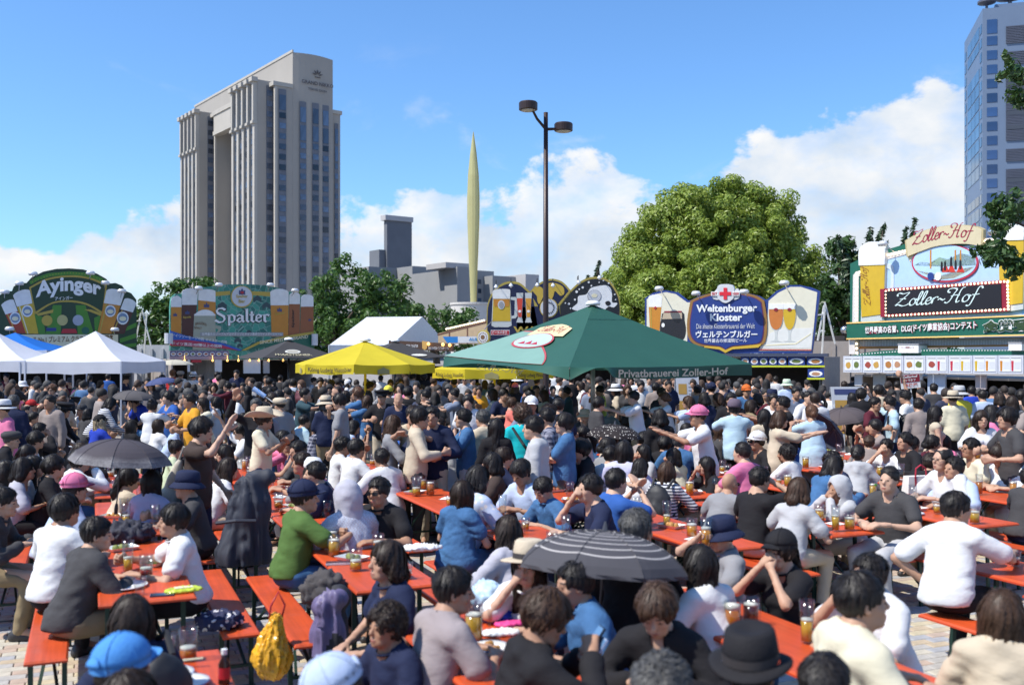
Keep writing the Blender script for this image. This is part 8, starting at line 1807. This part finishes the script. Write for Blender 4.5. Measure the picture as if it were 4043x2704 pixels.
# ================================================================== GLASSES, PLATES AND OTHER THINGS ON THE TABLES
gm_ = bpy.data.materials.new('clear_glass'); gm_.use_nodes = True; t = gm_.node_tree; n = t.nodes; l = t.links; n.remove(n['Principled BSDF']); tr = n.new('ShaderNodeBsdfTransparent'); tr.inputs[0].default_value = (.90, .92, .92, 1); gl_ = n.new('ShaderNodeBsdfGlossy'); gl_.inputs['Roughness'].default_value = .06; fz = n.new('ShaderNodeLayerWeight'); fz.inputs[0].default_value = .12; ad = n.new('ShaderNodeMath'); ad.operation = 'MULTIPLY_ADD'; ad.inputs[1].default_value = .45; ad.inputs[2].default_value = .04; l.new(fz.outputs['Facing'], ad.inputs[0]); ms = n.new('ShaderNodeMixShader'); l.new(ad.outputs[0], ms.inputs[0]); l.new(tr.outputs[0], ms.inputs[1]); l.new(gl_.outputs[0], ms.inputs[2]); l.new(ms.outputs[0], n['Material Output'].inputs[0])
bfoam = mat('beer_foam', (.78, .74, .64), .8, var=.08, bump=.3, bscale=80)
def beer_m(name, col): return mat('liquid_'+name, col, .15, var=.05)
BEER = dict(lager=beer_m('lager', (.66, .36, .03)), amber=beer_m('amber', (.55, .17, .02)), red=beer_m('red', (.34, .03, .02)), dark=beer_m('dark', (.06, .015, .01)), green=beer_m('green', (.08, .40, .03)), orange=beer_m('orange', (.72, .28, .02)), none=None)
BN = dict(lager='pale beer', amber='amber beer', red='dark red beer', dark='dark beer', green='green drink', orange='orange drink', none='nothing left')
GME = {}
def glass_thing(kind, pos, beer, fill, label, foam_h=.015, rz=0):
    hh, r0, r1 = {'tall': (.24, .033, .043), 'mug': (.17, .046, .048), 'cup': (.12, .032, .044), 'bigmug': (.22, .050, .052)}[kind]
    root = tag(empty({'tall': 'beer_glass', 'mug': 'beer_mug', 'cup': 'plastic_cup', 'bigmug': 'beer_mug'}[kind], pos, rz), label, {'tall': 'glass', 'cup': 'cup'}.get(kind, 'mug'), 'drinks on the tables')
    k = (kind,)
    if k not in GME: GME[k] = MB().lathe([(r0*.9, .0), (r0, .006), (r0+(r1-r0)*.3, hh*.35), (r1, hh), (r1-.003, hh), (r0+(r1-r0)*.3-.004, hh*.35), (r0-.004, .014), (.002, .013)], 16, caps=False).mesh('glass', gm_, True)
    link('glass', GME[k], root); rr_ = lambda z: r0+(r1-r0)*z/hh-.006
    if beer != 'none' and fill > 0:
        k = (kind, beer, round(fill, 2))
        if k not in GME: z1 = .016+(hh-.02)*fill; GME[k] = (MB().lathe([(rr_(.016), .016), (rr_(z1), z1)], 14).mesh('beer', BEER[beer], True), MB().lathe([(rr_(z1), z1+.0005), (rr_(z1+foam_h), z1+foam_h), (.004, z1+foam_h+.004)], 14).mesh('foam', bfoam, True))
        link('beer', GME[k][0], root); link('foam', GME[k][1], root)
    if 'mug' in kind:
        if 'handle'+kind not in GME: GME['handle'+kind] = MB().tube([(r1-.002, 0, hh*.82), (r1+.03, 0, hh*.86), (r1+.042, 0, hh*.6), (r1+.036, 0, hh*.3), (r0, 0, hh*.2)], .007, 6).mesh('handle', gm_, True)
        link('handle', GME['handle'+kind], root)
    return root
def tabpt(px, py, z=.76): d = F*(H-z)/(py-HY); q = W(px, py, d); return (q.x, q.y, z)
for kind, px, py, beer, fill, label in (
 ('tall', 505, 2263, 'lager', .42, 'tall half empty beer glass at the back of the left plate table'), ('mug', 577, 2283, 'red', .35, 'mug of dark red beer under the hand of the boy in white'), ('cup', 552, 2347, 'none', 0, 'clear empty cup standing at the white plate'),
 ('cup', 662, 2601, 'none', 0, 'clear plastic cup beside the mug on the near left table'), ('mug', 743, 2606, 'amber', .3, 'almost empty amber mug on the near left table'), ('tall', 498, 2092, 'lager', .5, 'beer glass behind the white shirt at the far end of the left table'),
 ('mug', 1319, 2195, 'lager', .7, 'beer mug beside the hand of the man in green'), ('mug', 1305, 2140, 'amber', .5, 'second mug just behind the green shirt mug'), ('mug', 1494, 2190, 'amber', .55, 'amber mug before the man in black with sunglasses'), ('bigmug', 1871, 2534, 'lager', .66, 'big pale beer mug right of the mauve grey shirt'),
 ('mug', 2893, 2489, 'amber', .72, 'amber mug with thick foam on the right foreground table'), ('mug', 2965, 2470, 'dark', .7, 'dark beer mug next to the amber one'), ('tall', 3186, 2539, 'lager', .5, 'tall lager glass left of the off white hooded shirt'), ('tall', 3299, 2098, 'lager', .55, 'tall lager glass on the table corner by the hooded person'),
 ('cup', 4008, 2236, 'red', .4, 'cup of red drink near the leaning white shirt'), ('cup', 3578, 2014, 'none', 0, 'empty clear cup on the middle right table'), ('bigmug', 1644, 1958, 'lager', .35, 'beer mug before the laughing man in white polo'), ('tall', 2439, 1892, 'green', .6, 'glass of green drink between two white shirts'), ('mug', 2827, 1943, 'none', 0, 'empty glass mug left of the bald head'),
 ('cup', 3655, 1915, 'orange', .6, 'orange drink behind the striped handbag'), ('mug', 1100, 2010, 'amber', .4, 'mug at the far end of the green shirt table'), ('cup', 1150, 1985, 'lager', .5, 'cup of beer beyond the navy cap'), ('cup', 2075, 2095, 'lager', .5, 'small beer at the elbow of the blue shirt'), ('tall', 1985, 2050, 'none', 0, 'empty tall glass beside the blue dress')):
    glass_thing(kind, tabpt(px, py), beer, fill, label, .03 if 'thick' in label else .012, R.uniform(0, 6))
# tableware further off: a few on every table
RK = ('lager', 'lager', 'amber', 'red', 'orange', 'none', 'none', 'lager'); seen = 0; rg_ = random.Random(5)
for ti, (wc, s0, s1) in enumerate(TABLES):
    x, y = pw(wc, (s0+s1)/2)
    if y < 7.5: continue
    for j in range(5):
        s_ = s0+.2+j*.42+rg_.uniform(-.1, .1); w_ = wc+rg_.uniform(-.2, .2); gx, gy = pw(w_, s_); kind = rg_.choice(('tall', 'mug', 'cup', 'mug')); be_k = rg_.choice(RK)
        g_ = glass_thing(kind, (gx, gy, .76), be_k, rg_.choice((.35, .6, .8)), 'x', .014, rg_.uniform(0, 6)); ci = min(range(len(COLW)), key=lambda q: abs(COLW[q][1]-wc)); ri = min(range(4), key=lambda q: abs(ROWS[q][1]-s0)); cw_ = COLW[ci][0].replace('far left', 'first')
        g_['label'] = '%s with %s, %s from the near end, %s table row, %s column' % ({'tall': 'tall glass', 'mug': 'mug', 'cup': 'cup'}[kind], BN[be_k], ('first', 'second', 'third', 'fourth', 'fifth')[j], ROWS[ri][0], cw_)
plate_m = mat('white_plate', (.76, .75, .72), .35, var=.03); blue_rim = mat('plate_rim', (.20, .30, .55), .4)
def plate(px, py, r_, label, fd=None, z=.76):
    x, y, z = tabpt(px, py, z); root = tag(empty('plate', (x, y, z)), label, 'plate'); MB().lathe([(r_*.6, 0), (r_*.72, .004), (r_, .016), (r_*.99, .020), (r_*.7, .009), (.005, .008)], 26, caps=False).obj('dish', plate_m, root, smooth=True); MB().lathe([(r_*.985, .0195), (r_, .0185), (r_*.99, .0212), (r_*.97, .0212)], 26, caps=False).obj('rim', blue_rim if fd else plate_m, root)
    if fd:
        for i in range(7): MB().ball((R.uniform(-.4, .4)*r_, R.uniform(-.4, .4)*r_, .018), R.uniform(.012, .024), 7, 5).obj('food', mat('fried_food', (.42, .20, .05), .6, var=.3, vscale=60), root, smooth=True)
    return root
plate(489, 2318, .155, 'large empty white oval plate on the left table'); plate(660, 2669, .13, 'plate with fried food and chopsticks on the near left table', True); plate(727, 2702, .12, 'second plate at the bottom edge of the near left table', True); plate(3600, 2030, .12, 'white plate with leftovers on the middle right table', True); plate(1938, 2563, .11, 'paper tray of orange fries by the big mug', True); plate(300, 1765, .12, 'plate on the crowded far left table', True)
stick = tag(empty('chopsticks', tabpt(700, 2640)), 'pair of pale wooden chopsticks over the near left plate', 'chopsticks')
for k in (0, 1): MB().bar((-.1, .01*k, .03), (.12, .03+.012*k, .045), .006).obj('stick', cream, stick)
bt = tag(empty('sauce_bottle', tabpt(885, 2700)), 'small dark sauce bottle with white cap and label at the bottom', 'bottle'); MB().lathe([(.026, 0), (.028, .01), (.028, .10), (.014, .13), (.013, .145)], 14).obj('body', mat('dark_bottle', (.03, .01, .008), .12), bt, smooth=True); MB().lathe([(.0285, .03), (.0285, .085)], 14, caps=False).obj('paper_label', red_p, bt); MB().lathe([(.015, .146), (.015, .17)], 12).obj('cap', white, bt)
bt = tag(empty('water_bottle', tabpt(3458, 1990)), 'clear water bottle with green cap beside the hooded person', 'bottle'); MB().lathe([(.03, 0), (.032, .01), (.032, .14), (.013, .18), (.013, .195)], 14).obj('body', gm_, bt, smooth=True); MB().lathe([(.0325, .06), (.0325, .12)], 14, caps=False).obj('paper_label', white, bt); MB().lathe([(.015, .196), (.015, .215)], 12).obj('cap', bgreen, bt)
def flat_item(name, label, cat, px, py, w_, l_, h_, m, rz, z=.76, extra=None):
    root = tag(empty(name, tabpt(px, py, z), rz), label, cat); MB().box(-w_/2, w_/2, -l_/2, l_/2, .002, h_).obj('body', m, root)
    if extra: extra(root)
    return root
flat_item('phone', 'dark blue phone beside the yellow green snack bag', 'phone', 640, 2350, .15, .075, .010, mat('phone_blue', (.05, .06, .11), .3), .3, extra=lambda r_: MB().box(-.07, .07, -.034, .034, .0102, .0112).obj('screen', mat('phone_screen', (.02, .02, .025), .08), r_))
flat_item('wallet', 'long dark wallet lying beside the green shirt', 'wallet', 1345, 2226, .22, .09, .016, mat('wallet_leather', (.06, .02, .03), .4), .15, extra=lambda r_: MB().box(-.11, .11, -.046, -.040, .003, .017).obj('edge_trim', lgrey, r_))
def crumpled(name, label, cat, pos, size, m, rs, amp=.35, rz=0, hres=.02, pinch=0.0):
    """soft heap of cloth, paper or foil"""
    f = Field((-size[0]*1.5, -size[1]*1.5, -.02), (size[0]*1.5, size[1]*1.5, size[2]*1.6), hres); f.ell((0, 0, size[2]*.42), (size[0], size[1], size[2]*.62), .02)
    if pinch: f.cone((0, 0, size[2]*.7), (0, 0, size[2]*1.25), size[0]*.38, size[0]*.22, .06)
    V, Q = f.surf(); n_ = f.grad(V); q = V/max(size)*3.2; fold = np.abs(vnoise(q*np.array((2.2, 2.2, 1.2))+rs, 2))+.5*np.abs(vnoise(q*5+rs, 9))-.45; V = V+n_*(fold*amp*min(size))[:, None]; V[:, 2] = np.maximum(V[:, 2], .002); root = tag(empty(name, pos, rz), label, cat); link('body', mesh_np('body', V, Q, [m], True), root); return root
foil = mat('snack_foil', (.52, .60, .05), .25, .1, var=.3, vscale=12); sb = crumpled('snack_bag', 'yellow green snack packet on the left table', 'packet', tabpt(725, 2335), (.13, .07, .03), foil, 4, .5, .5, .010); MB().box(-.06, .06, -.03, .03, .028, .033).obj('print', cream, sb)
crumpled('paper_wrap', 'crumpled white paper beyond the bobbed head', 'paper', tabpt(1664, 2172), (.17, .07, .05), white, 8, .5, .2, .012)
crumpled('jacket_heap', 'dark jacket with teal lining heaped on the left table', 'jacket', tabpt(500, 2140), (.22, .16, .17), mat('jacket_dark', (.03, .03, .045), .8, var=.4), 3, .4, .3); crumpled('floral_cloth', 'navy floral scarf bundled on the bench end', 'scarf', tabpt(868, 2478, .46), (.16, .11, .11), PATM['floral'], 6, .45, .4, .014)
for ch in bpy.data.objects:
    if ch.parent and ch.parent.name == 'floral_cloth': ch.color = (.02, .025, .07, 1)
# the big navy coat, bags and the carrier at the bench of the man in green
def coat(name, label, cat, base, hgt, wid, dep, m, rs, lean=(0, 0), rz=0):
    f = Field((-wid*1.3, -dep*1.6, -.03), (wid*1.3, dep*1.6, hgt*1.2), .020); f.cone((0, 0, .08), (lean[0]*.6, lean[1]*.6, hgt*.62), wid*.62, wid*.42, .1, ((0, 1, 0), dep/wid)); f.cone((lean[0]*.6, lean[1]*.6, hgt*.6), (lean[0], lean[1], hgt*.92), wid*.40, wid*.22, .1, ((0, 1, 0), dep/wid)); f.cone((-wid*.3+lean[0], lean[1], hgt*.86), (wid*.25+lean[0], lean[1], hgt*.93), .06, .07, .05)
    V, Q = f.surf(); n_ = f.grad(V); a = np.arctan2(V[:, 1]-.0, V[:, 0]); fold = np.abs(vnoise(np.stack([a*2.6, V[:, 2]*1.6, V[:, 0]*3], 1)+rs, 4))+.4*np.abs(vnoise(V*np.array((14, 14, 7))+rs, 5))-.45; V = V+n_*(fold*.075*(1.15-.5*V[:, 2]/hgt))[:, None]; V[:, 2] = np.maximum(V[:, 2], .003); root = tag(empty(name, base, rz), label, cat); link('body', mesh_np('body', V, Q, [m], True), root); return root
ck = mat('navy_coat', (.022, .026, .040), .7, var=.15, vscale=4)
q = W(985, 1400, 9.0); ct = coat('hanging_coat', 'long dark navy coat draped upright behind the man in green', 'coat', (q.x-.05, 9.0, .46), .84, .40, .26, ck, 3, (.12, .0), .2)
MB().tube([(-.22, -.27, .42), (-.05, -.30, .44), (.12, -.28, .43)], .018, 6).obj('belt', ck, ct)
q = W(1318, 1400, 6.75); c1 = coat('lined_jacket', 'black jacket with purple lining hung at the bench end', 'jacket', (q.x, 6.55, .08), .72, .24, .16, mat('black_jacket', (.018, .018, .024), .75, var=.2), 5, (.02, 0)); li = mat('purple_lining', (.13, .105, .20), .5, var=.2, vscale=10)
me = c1.children[0].data; me.materials.append(li); cz = np.array([(*p.center, *p.normal) for p in me.polygons]); me.polygons.foreach_set('material_index', ((cz[:, 2] > .36+.10*np.sin(cz[:, 0]*26)) & (cz[:, 1] < .0) & (np.abs(cz[:, 0]-.01) < .17)).astype(np.int32)); me.update()
crumpled('charcoal_bag', 'charcoal cloth bag slumped beside the green shirt', 'bag', (q.x-.10, 6.95, .60), (.16, .13, .24), mat('charcoal_cloth', (.06, .052, .052), .85, var=.2), 11, .35)
yb = mat('yellow_plastic', (.72, .36, .02), .25, var=.35, vscale=7, trans=.1); q = W(1075, 1400, 6.5); yg = tag(empty('shopping_bag', (q.x, 6.5, .24), .3), 'crinkled yellow plastic bag hanging from the bench', 'bag'); f = Field((-.24, -.22, -.05), (.24, .22, .52), .011); f.ell((0, 0, .13), (.125, .10, .135), 0); f.cone((0, 0, .2), (.02, 0, .38), .09, .045, .06); V, Q = f.surf(); n_ = f.grad(V); a_ = np.arctan2(V[:, 1], V[:, 0]-V[:, 2]*.1); cr_n = np.abs(vnoise(np.stack([np.cos(a_)*5, np.sin(a_)*5, V[:, 2]*7], 1), 4))+.6*np.abs(vnoise(V*34, 6)); V = V+n_*((cr_n-.5)*.024)[:, None]; link('body', mesh_np('body', V, Q, [yb], False), yg)
MB().tube([(-.02, 0, .39), (-.01, 0, .47), (.04, .01, .56), (.08, .0, .47), (.06, 0, .39)], .007, 6).obj('handle', red_p, yg, smooth=True)
pb_m = mat('printed_plastic', (.46, .60, .72), .2, var=.35, vscale=14); q = tabpt(1925, 2400); crumpled('printed_bag', 'round pale blue printed plastic bag by the big mug', 'bag', q, (.115, .10, .17), pb_m, 9, .25, 0, .014); q = tabpt(1955, 2450); crumpled('blue_bag', 'bright blue plastic bag under the printed one', 'bag', q, (.10, .06, .06), mat('blue_plastic', (.015, .05, .50), .25, var=.3, vscale=15), 12, .5, 0, .012); crumpled('pink_cloth', 'bright pink folded cloth beside the big mug', 'cloth', tabpt(2015, 2470), (.10, .05, .03), mat('pink_cloth', (.70, .06, .26), .6), 13, .4, .3, .010); crumpled('napkins', 'pile of white napkins under the pink cloth', 'napkins', tabpt(1975, 2505), (.12, .06, .03), white, 14, .4, .2, .010)
# striped handbag
x, y, z = tabpt(3625, 1955); hb = tag(empty('handbag', (x, y, z), .2), 'white handbag with red stripes and straps on the right table', 'handbag'); hw = mat('bag_white', (.70, .66, .60), .6); hr = mat('bag_red', (.40, .02, .04), .5)
MB().add([(-.17, -.07, 0), (.17, -.07, 0), (.17, .07, 0), (-.17, .07, 0), (-.15, -.055, .22), (.15, -.055, .22), (.15, .055, .22), (-.15, .055, .22)], [(3, 2, 1, 0), (4, 5, 6, 7), (0, 1, 5, 4), (1, 2, 6, 5), (2, 3, 7, 6), (3, 0, 4, 7)]).obj('body', hw, hb); MB().box(-.172, .172, -.073, .073, .0, .03).obj('base_trim', hr, hb)
for k in (-.07, .07): MB().add([(k-.012, -.0715, .03), (k+.012, -.0715, .03), (k+.011, -.058, .22), (k-.013, -.058, .22)], [(0, 1, 2, 3)]).obj('stripe', hr, hb)
MB().tube([(-.07, -.055, .21), (-.06, -.05, .31), (0, -.05, .35), (.06, -.05, .31), (.07, -.055, .21)], .009, 6).obj('strap', hr, hb)
# standing boards and the held placard
def board(label, px, py_top, d, w_, ztop, m, pics=True, rz=0):
    q = W(px, HY, d); root = tag(empty('sandwich_board', (q.x, q.y, 0), rz), label, 'board')
    for s_ in (-1, 1): MB().add([(-w_/2, s_*.28, 0), (w_/2, s_*.28, 0), (w_/2, s_*.02, ztop), (-w_/2, s_*.02, ztop), (-w_/2, s_*.28+.02, 0), (w_/2, s_*.28+.02, 0), (w_/2, s_*.02+.02, ztop), (-w_/2, s_*.02+.02, ztop)], [(0, 1, 2, 3), (7, 6, 5, 4), (0, 4, 5, 1), (3, 2, 6, 7), (0, 3, 7, 4), (1, 5, 6, 2)]).obj('panel', m, root)
    if pics:
        def fp(x, z): t = z/ztop; return (x, -.28+.26*t-.006, z)
        for i in range(2):
            z0_ = ztop*(.38+.26*i); MB().add([fp(-w_*.42, z0_), fp(-w_*.05, z0_), fp(-w_*.05, z0_+.3), fp(-w_*.42, z0_+.3)], [(0, 1, 2, 3)]).obj('picture', P_('food_b', (.48, .28, .06)), root)
        for i in range(9): z0_ = ztop*(.36+.055*i); MB().add([fp(w_*.02, z0_), fp(w_*.42, z0_), fp(w_*.42, z0_+.03), fp(w_*.02, z0_+.03)], [(0, 1, 2, 3)]).obj('text_line', grey_p, root)
        MB().add([fp(-w_*.42, ztop*.9), fp(w_*.42, ztop*.9), fp(w_*.42, ztop*.97), fp(-w_*.42, ztop*.97)], [(0, 1, 2, 3)]).obj('heading', P_('crest_blue', (.05, .06, .16)), root)
board('tall white menu board with food pictures under the green parasol', 2712, 1460, 29, .68, 1.88, lgrey, True, .15); board('white folding board standing before the grey container', 3345, 1532, 22, .75, 1.64, lgrey, True, .1); board('dark folding board behind the half hidden yellow parasol', 2125, 1470, 30, .6, 1.8, darkw, False, -.2)
q = W(3594, 1505, 18.3); pc = tag(empty('placard', tuple(q)), 'dark red and white hand held placard by the menu boxes', 'placard'); pc.rotation_euler = (rad(6), rad(-6), rad(-12))
MB().box(-.17, .17, -.008, .0, -.13, .13).obj('board', white, pc); MB().box(-.165, .165, -.012, -.0085, -.02, .125).obj('red_field', wine, pc)
for tt, z0_, h_, wd, m in (('Zollerhof', .065, .045, .26, white), ('ソラホフ', .0, .045, .18, white), ('最後尾', -.11, .075, .24, red_p)):
    vs, fs, b = text_mesh(tt, .02); me = bpy.data.meshes.new('lettering'); me.from_pydata([((v[0]-(b[0]+b[2])/2)*wd/(b[2]-b[0]), -.016, z0_+(v[1]-b[1])*h_/(b[3]-b[1])) for v in vs], [], fs); me.materials.append(m); link('lettering', me, pc)
MB().bar((0, .012, -.45), (0, .012, .1), .02).obj('stick', truss, pc)
# belt barrier
belt = mat('red_belt', (.50, .012, .016), .5); bpost = mat('barrier_post', (.02, .02, .022), .35)
pts_ = [W(3520, HY, 21.5), W(3785, HY, 19.6), W(4060, HY, 18.6)]; NB = ('left', 'middle', 'right')
for k, q in enumerate(pts_): r_ = tag(empty('barrier_post', (q.x, q.y, 0)), 'black belt barrier post, %s one of three' % NB[k], 'post', 'belt barrier posts'); MB().lathe([(.17, 0), (.17, .02), (.035, .04), (.032, .90), (.042, .92), (.042, 1.0), (.03, 1.01)], 16).obj('body', bpost, r_, smooth=False)
for k, (a_, b_) in enumerate(zip(pts_, pts_[1:])):
    r_ = tag(empty('barrier_belt', (a_.x, a_.y, .93)), 'red barrier belt between the %s and %s post' % (NB[k], NB[k+1]), 'belt'); d_ = b_-a_; mm = MB()
    for i in range(6): u0_, u1_ = i/6, (i+1)/6; mm.add([(d_.x*u0_, d_.y*u0_, -.04*math.sin(u0_*math.pi)-.03), (d_.x*u1_, d_.y*u1_, -.04*math.sin(u1_*math.pi)-.03), (d_.x*u1_, d_.y*u1_, -.04*math.sin(u1_*math.pi)+.03), (d_.x*u0_, d_.y*u0_, -.04*math.sin(u0_*math.pi)+.03)], [(0, 1, 2, 3)])
    mm.obj('webbing', belt, r_)
# things carried by people: found from the placed figures
def person_at(rg, cx, cy): q = REG[rg]; hx, hy = q[0]+cx/q[2], q[1]+cy/q[2]; return min((p for p in PLACED if 'o' in p), key=lambda p: abs(p['px']-hx)+abs(p['py']-hy))
def pw3(p, loc): return Vector(p['o'].location)+Matrix.Rotation(-rad(p['ang']), 3, 'Z')@(Vector([float(v) for v in loc])*p['sc'])
p = person_at('1', 1860, 585); tq = pw3(p, p['g']['up'](-.05, -.24, -.18)); tote = tag(empty('tote_bag', tuple(tq), -rad(p['ang'])), 'big slack cream canvas tote on the back of the waving person', 'bag')
f = Field((-.35, -.35, -.4), (.35, .35, .75), .022); f.ell((0, -.04, 0), (.20, .12, .26), .03); f.cone((0, -.02, .15), (.12, .10, .50), .12, .03, .08); V, Q = f.surf(); V = V+f.grad(V)*((np.abs(vnoise(V*np.array((9, 9, 6)), 3))-.4)*.035)[:, None]; link('body', mesh_np('body', V, Q, [mat('canvas', (.50, .46, .38), .85, var=.06)], True), tote)
MB().tube([(.10, .06, .45), (.15, .16, .66), (.16, .30, .60), (.10, .30, .3)], .012, 6).obj('strap', mat('canvas', (.5, .46, .38)), tote)
def backpack(p, label, m):
    q = pw3(p, p['g']['up'](0, -.15, .24)); r_ = tag(empty('backpack', tuple(q), -rad(p['ang'])), label, 'backpack'); f = Field((-.25, -.25, -.32), (.25, .2, .3), .02); f.ell((0, -.06, -.02), (.155, .10, .22), .02); f.ell((0, -.14, -.09), (.11, .05, .11), .02); V, Q = f.surf(); V = V+f.grad(V)*((np.abs(vnoise(V*14, 6))-.4)*.012)[:, None]; link('body', mesh_np('body', V, Q, [m], True), r_)
    for s_ in (-1, 1): MB().tube([(s_*.09, .0, .16), (s_*.11, .10, .24), (s_*.12, .24, .16), (s_*.13, .26, -.02), (s_*.13, .05, -.14)], .016, 6).obj('strap', m, r_)
blk = mat('backpack_black', (.018, .018, .020), .6, var=.15)
for a_ in (('2', 370, 225, 'black backpack on the pale blue t-shirt near the dark parasol'), ('3', 1480, 995, 'large black backpack behind the long haired striped top'), ('5', 1150, 790, 'black backpack with charms at the lower left edge'), ('4', 1150, 368, 'small dark backpack on the pale blue t-shirt at right')): backpack(person_at(*a_[:3]), a_[3], blk)
def strap(p, label, m, sg=1):
    u_ = p['g']['up']; pts_ = [u_(sg*.13, .06, .47), u_(sg*.13, -.07, .475), u_(0, -.18, .28), u_(-sg*.14, -.15, .08), u_(-sg*.21, -.06, -.02)]; r_ = tag(empty('bag_strap', (0, 0, 0)), label, 'strap'); MB().tube([tuple(pw3(p, q)) for q in pts_], .018, 6).obj('band', m, r_)
strap(person_at('2', 2130, 508), 'dark diagonal strap over the beige jacket back', mat('strap_brown', (.03, .018, .014), .5)); strap(person_at('3', 150, 450), 'black strap over the turquoise t-shirt', blk, -1); strap(person_at('1', 1670, 150), 'dark strap over the white shirt by the flat cap', blk)
def hand_item(p, which, fn): q = pw3(p, p['g']['hands'][which]); return fn(q, p)
def ph(label, m):
    def f(q, p): r_ = tag(empty('phone', tuple(q), -rad(p['ang'])), label, 'phone'); r_.rotation_euler = (rad(-35), 0, -rad(p['ang'])); MB().box(-.036, .036, -.005, .005, -.06, .09).obj('body', m, r_); MB().box(-.033, .033, -.0065, -.0052, -.055, .085).obj('screen', mat('phone_lit', (.10, .20, .36), .1), r_); return r_
    return f
pk_ = person_at('7', 400, 745); hand_item(pk_, 0, ph('dark phone held by the person in brown hair and black hood', mat('phone_black', (.02, .02, .025), .2))); hand_item(pk_, 1, ph('pale blue phone held low by the person in black hood', mat('phone_pale', (.40, .50, .66), .2))); hand_item(person_at('1', 210, 245), 0, ph('dark phone raised by the person in white bucket hat', mat('phone_black', (.02, .02, .025), .2)))
def gl(kind, beer, label):
    def f(q, p): return glass_thing(kind, (q.x, q.y, q.z-.09), beer, .6, label)
    return f
hand_item(person_at('4', 1965, 495), 0, gl('cup', 'lager', 'cup of pale beer held by the smiling person in white')); hand_item(person_at('4', 1965, 495), 1, gl('cup', 'orange', 'cup of orange drink held by the smiling person in white')); hand_item(person_at('7', 1880, 85), 0, gl('tall', 'orange', 'tall glass raised to the mouth under the navy bucket hat')); hand_item(person_at('4', 2200, 475), 0, gl('cup', 'orange', 'cup held by the big person in charcoal t-shirt'))
# blue and white festival flag stick over the conga line
q = W(1052, 1565, 16.5); fl_ = tag(empty('paper_flag', tuple(q)), 'rolled blue and white checked festival flag on a stick', 'flag'); MB().tube([(-.22, 0, .13), (-.02, 0, .0)], [.045, .035], 10).obj('roll', PATM['checked'], fl_); MB().bar((-.02, 0, 0), (.20, 0, -.16), .012).obj('stick', white, fl_)
for ch in fl_.children: ch.color = (.03, .25, .66, 1)
# paper trays, plates and napkins left on the tables
rt_ = random.Random(9); PN = ('first', 'second', 'third')
tray_me = MB().add([(-.09, -.06, 0), (.09, -.06, 0), (.09, .06, 0), (-.09, .06, 0), (-.115, -.085, .03), (.115, -.085, .03), (.115, .085, .03), (-.115, .085, .03)], [(0, 1, 2, 3), (0, 1, 5, 4), (1, 2, 6, 5), (2, 3, 7, 6), (3, 0, 4, 7)]).mesh('tray', plate_m)
bite = [MB().ball((0, 0, .02), .032, 7, 5).ball((.04, .02, .02), .026, 7, 5).ball((-.045, .015, .02), .028, 7, 5).mesh('food', mat('left_food_%d' % i, c, .6, var=.35, vscale=50), True) for i, c in enumerate(((.42, .20, .05), (.30, .08, .03), (.20, .22, .05)))]
npk = MB().add([(-.08, -.06, .002), (.07, -.07, .004), (.08, .06, .002), (-.06, .07, .006), (0, 0, .03)], [(0, 1, 4), (1, 2, 4), (2, 3, 4), (3, 0, 4)]).mesh('sheet', white)
for ti, (wc, s0, s1) in enumerate(TABLES):
    x, y = pw(wc, (s0+s1)/2); ci = min(range(len(COLW)), key=lambda q: abs(COLW[q][1]-wc)); ri = min(range(4), key=lambda q: abs(ROWS[q][1]-s0)); cw_ = COLW[ci][0].replace('far left', 'first')
    for j in range(3):
        s_ = s0+.35+j*.7+rt_.uniform(-.12, .12); gx, gy = pw(wc+rt_.uniform(-.14, .14), s_)
        if gy < 7: continue
        if rt_.random() < .62:
            r_ = tag(empty('food_tray', (gx, gy, .762), rt_.uniform(0, 6)), 'white paper tray of food, %s from the near end, %s table row, %s column' % (PN[j], ROWS[ri][0], cw_), 'tray', 'food left on the tables'); link('tray', tray_me, r_); tag(link('food', rt_.choice(bite), r_), kind='stuff')
        else:
            r_ = tag(empty('napkin', (gx, gy, .762), rt_.uniform(0, 6)), 'crumpled napkin, %s item from the near end, %s table row, %s column' % (PN[j], ROWS[ri][0], cw_), 'napkin', 'food left on the tables'); link('sheet', npk, r_)
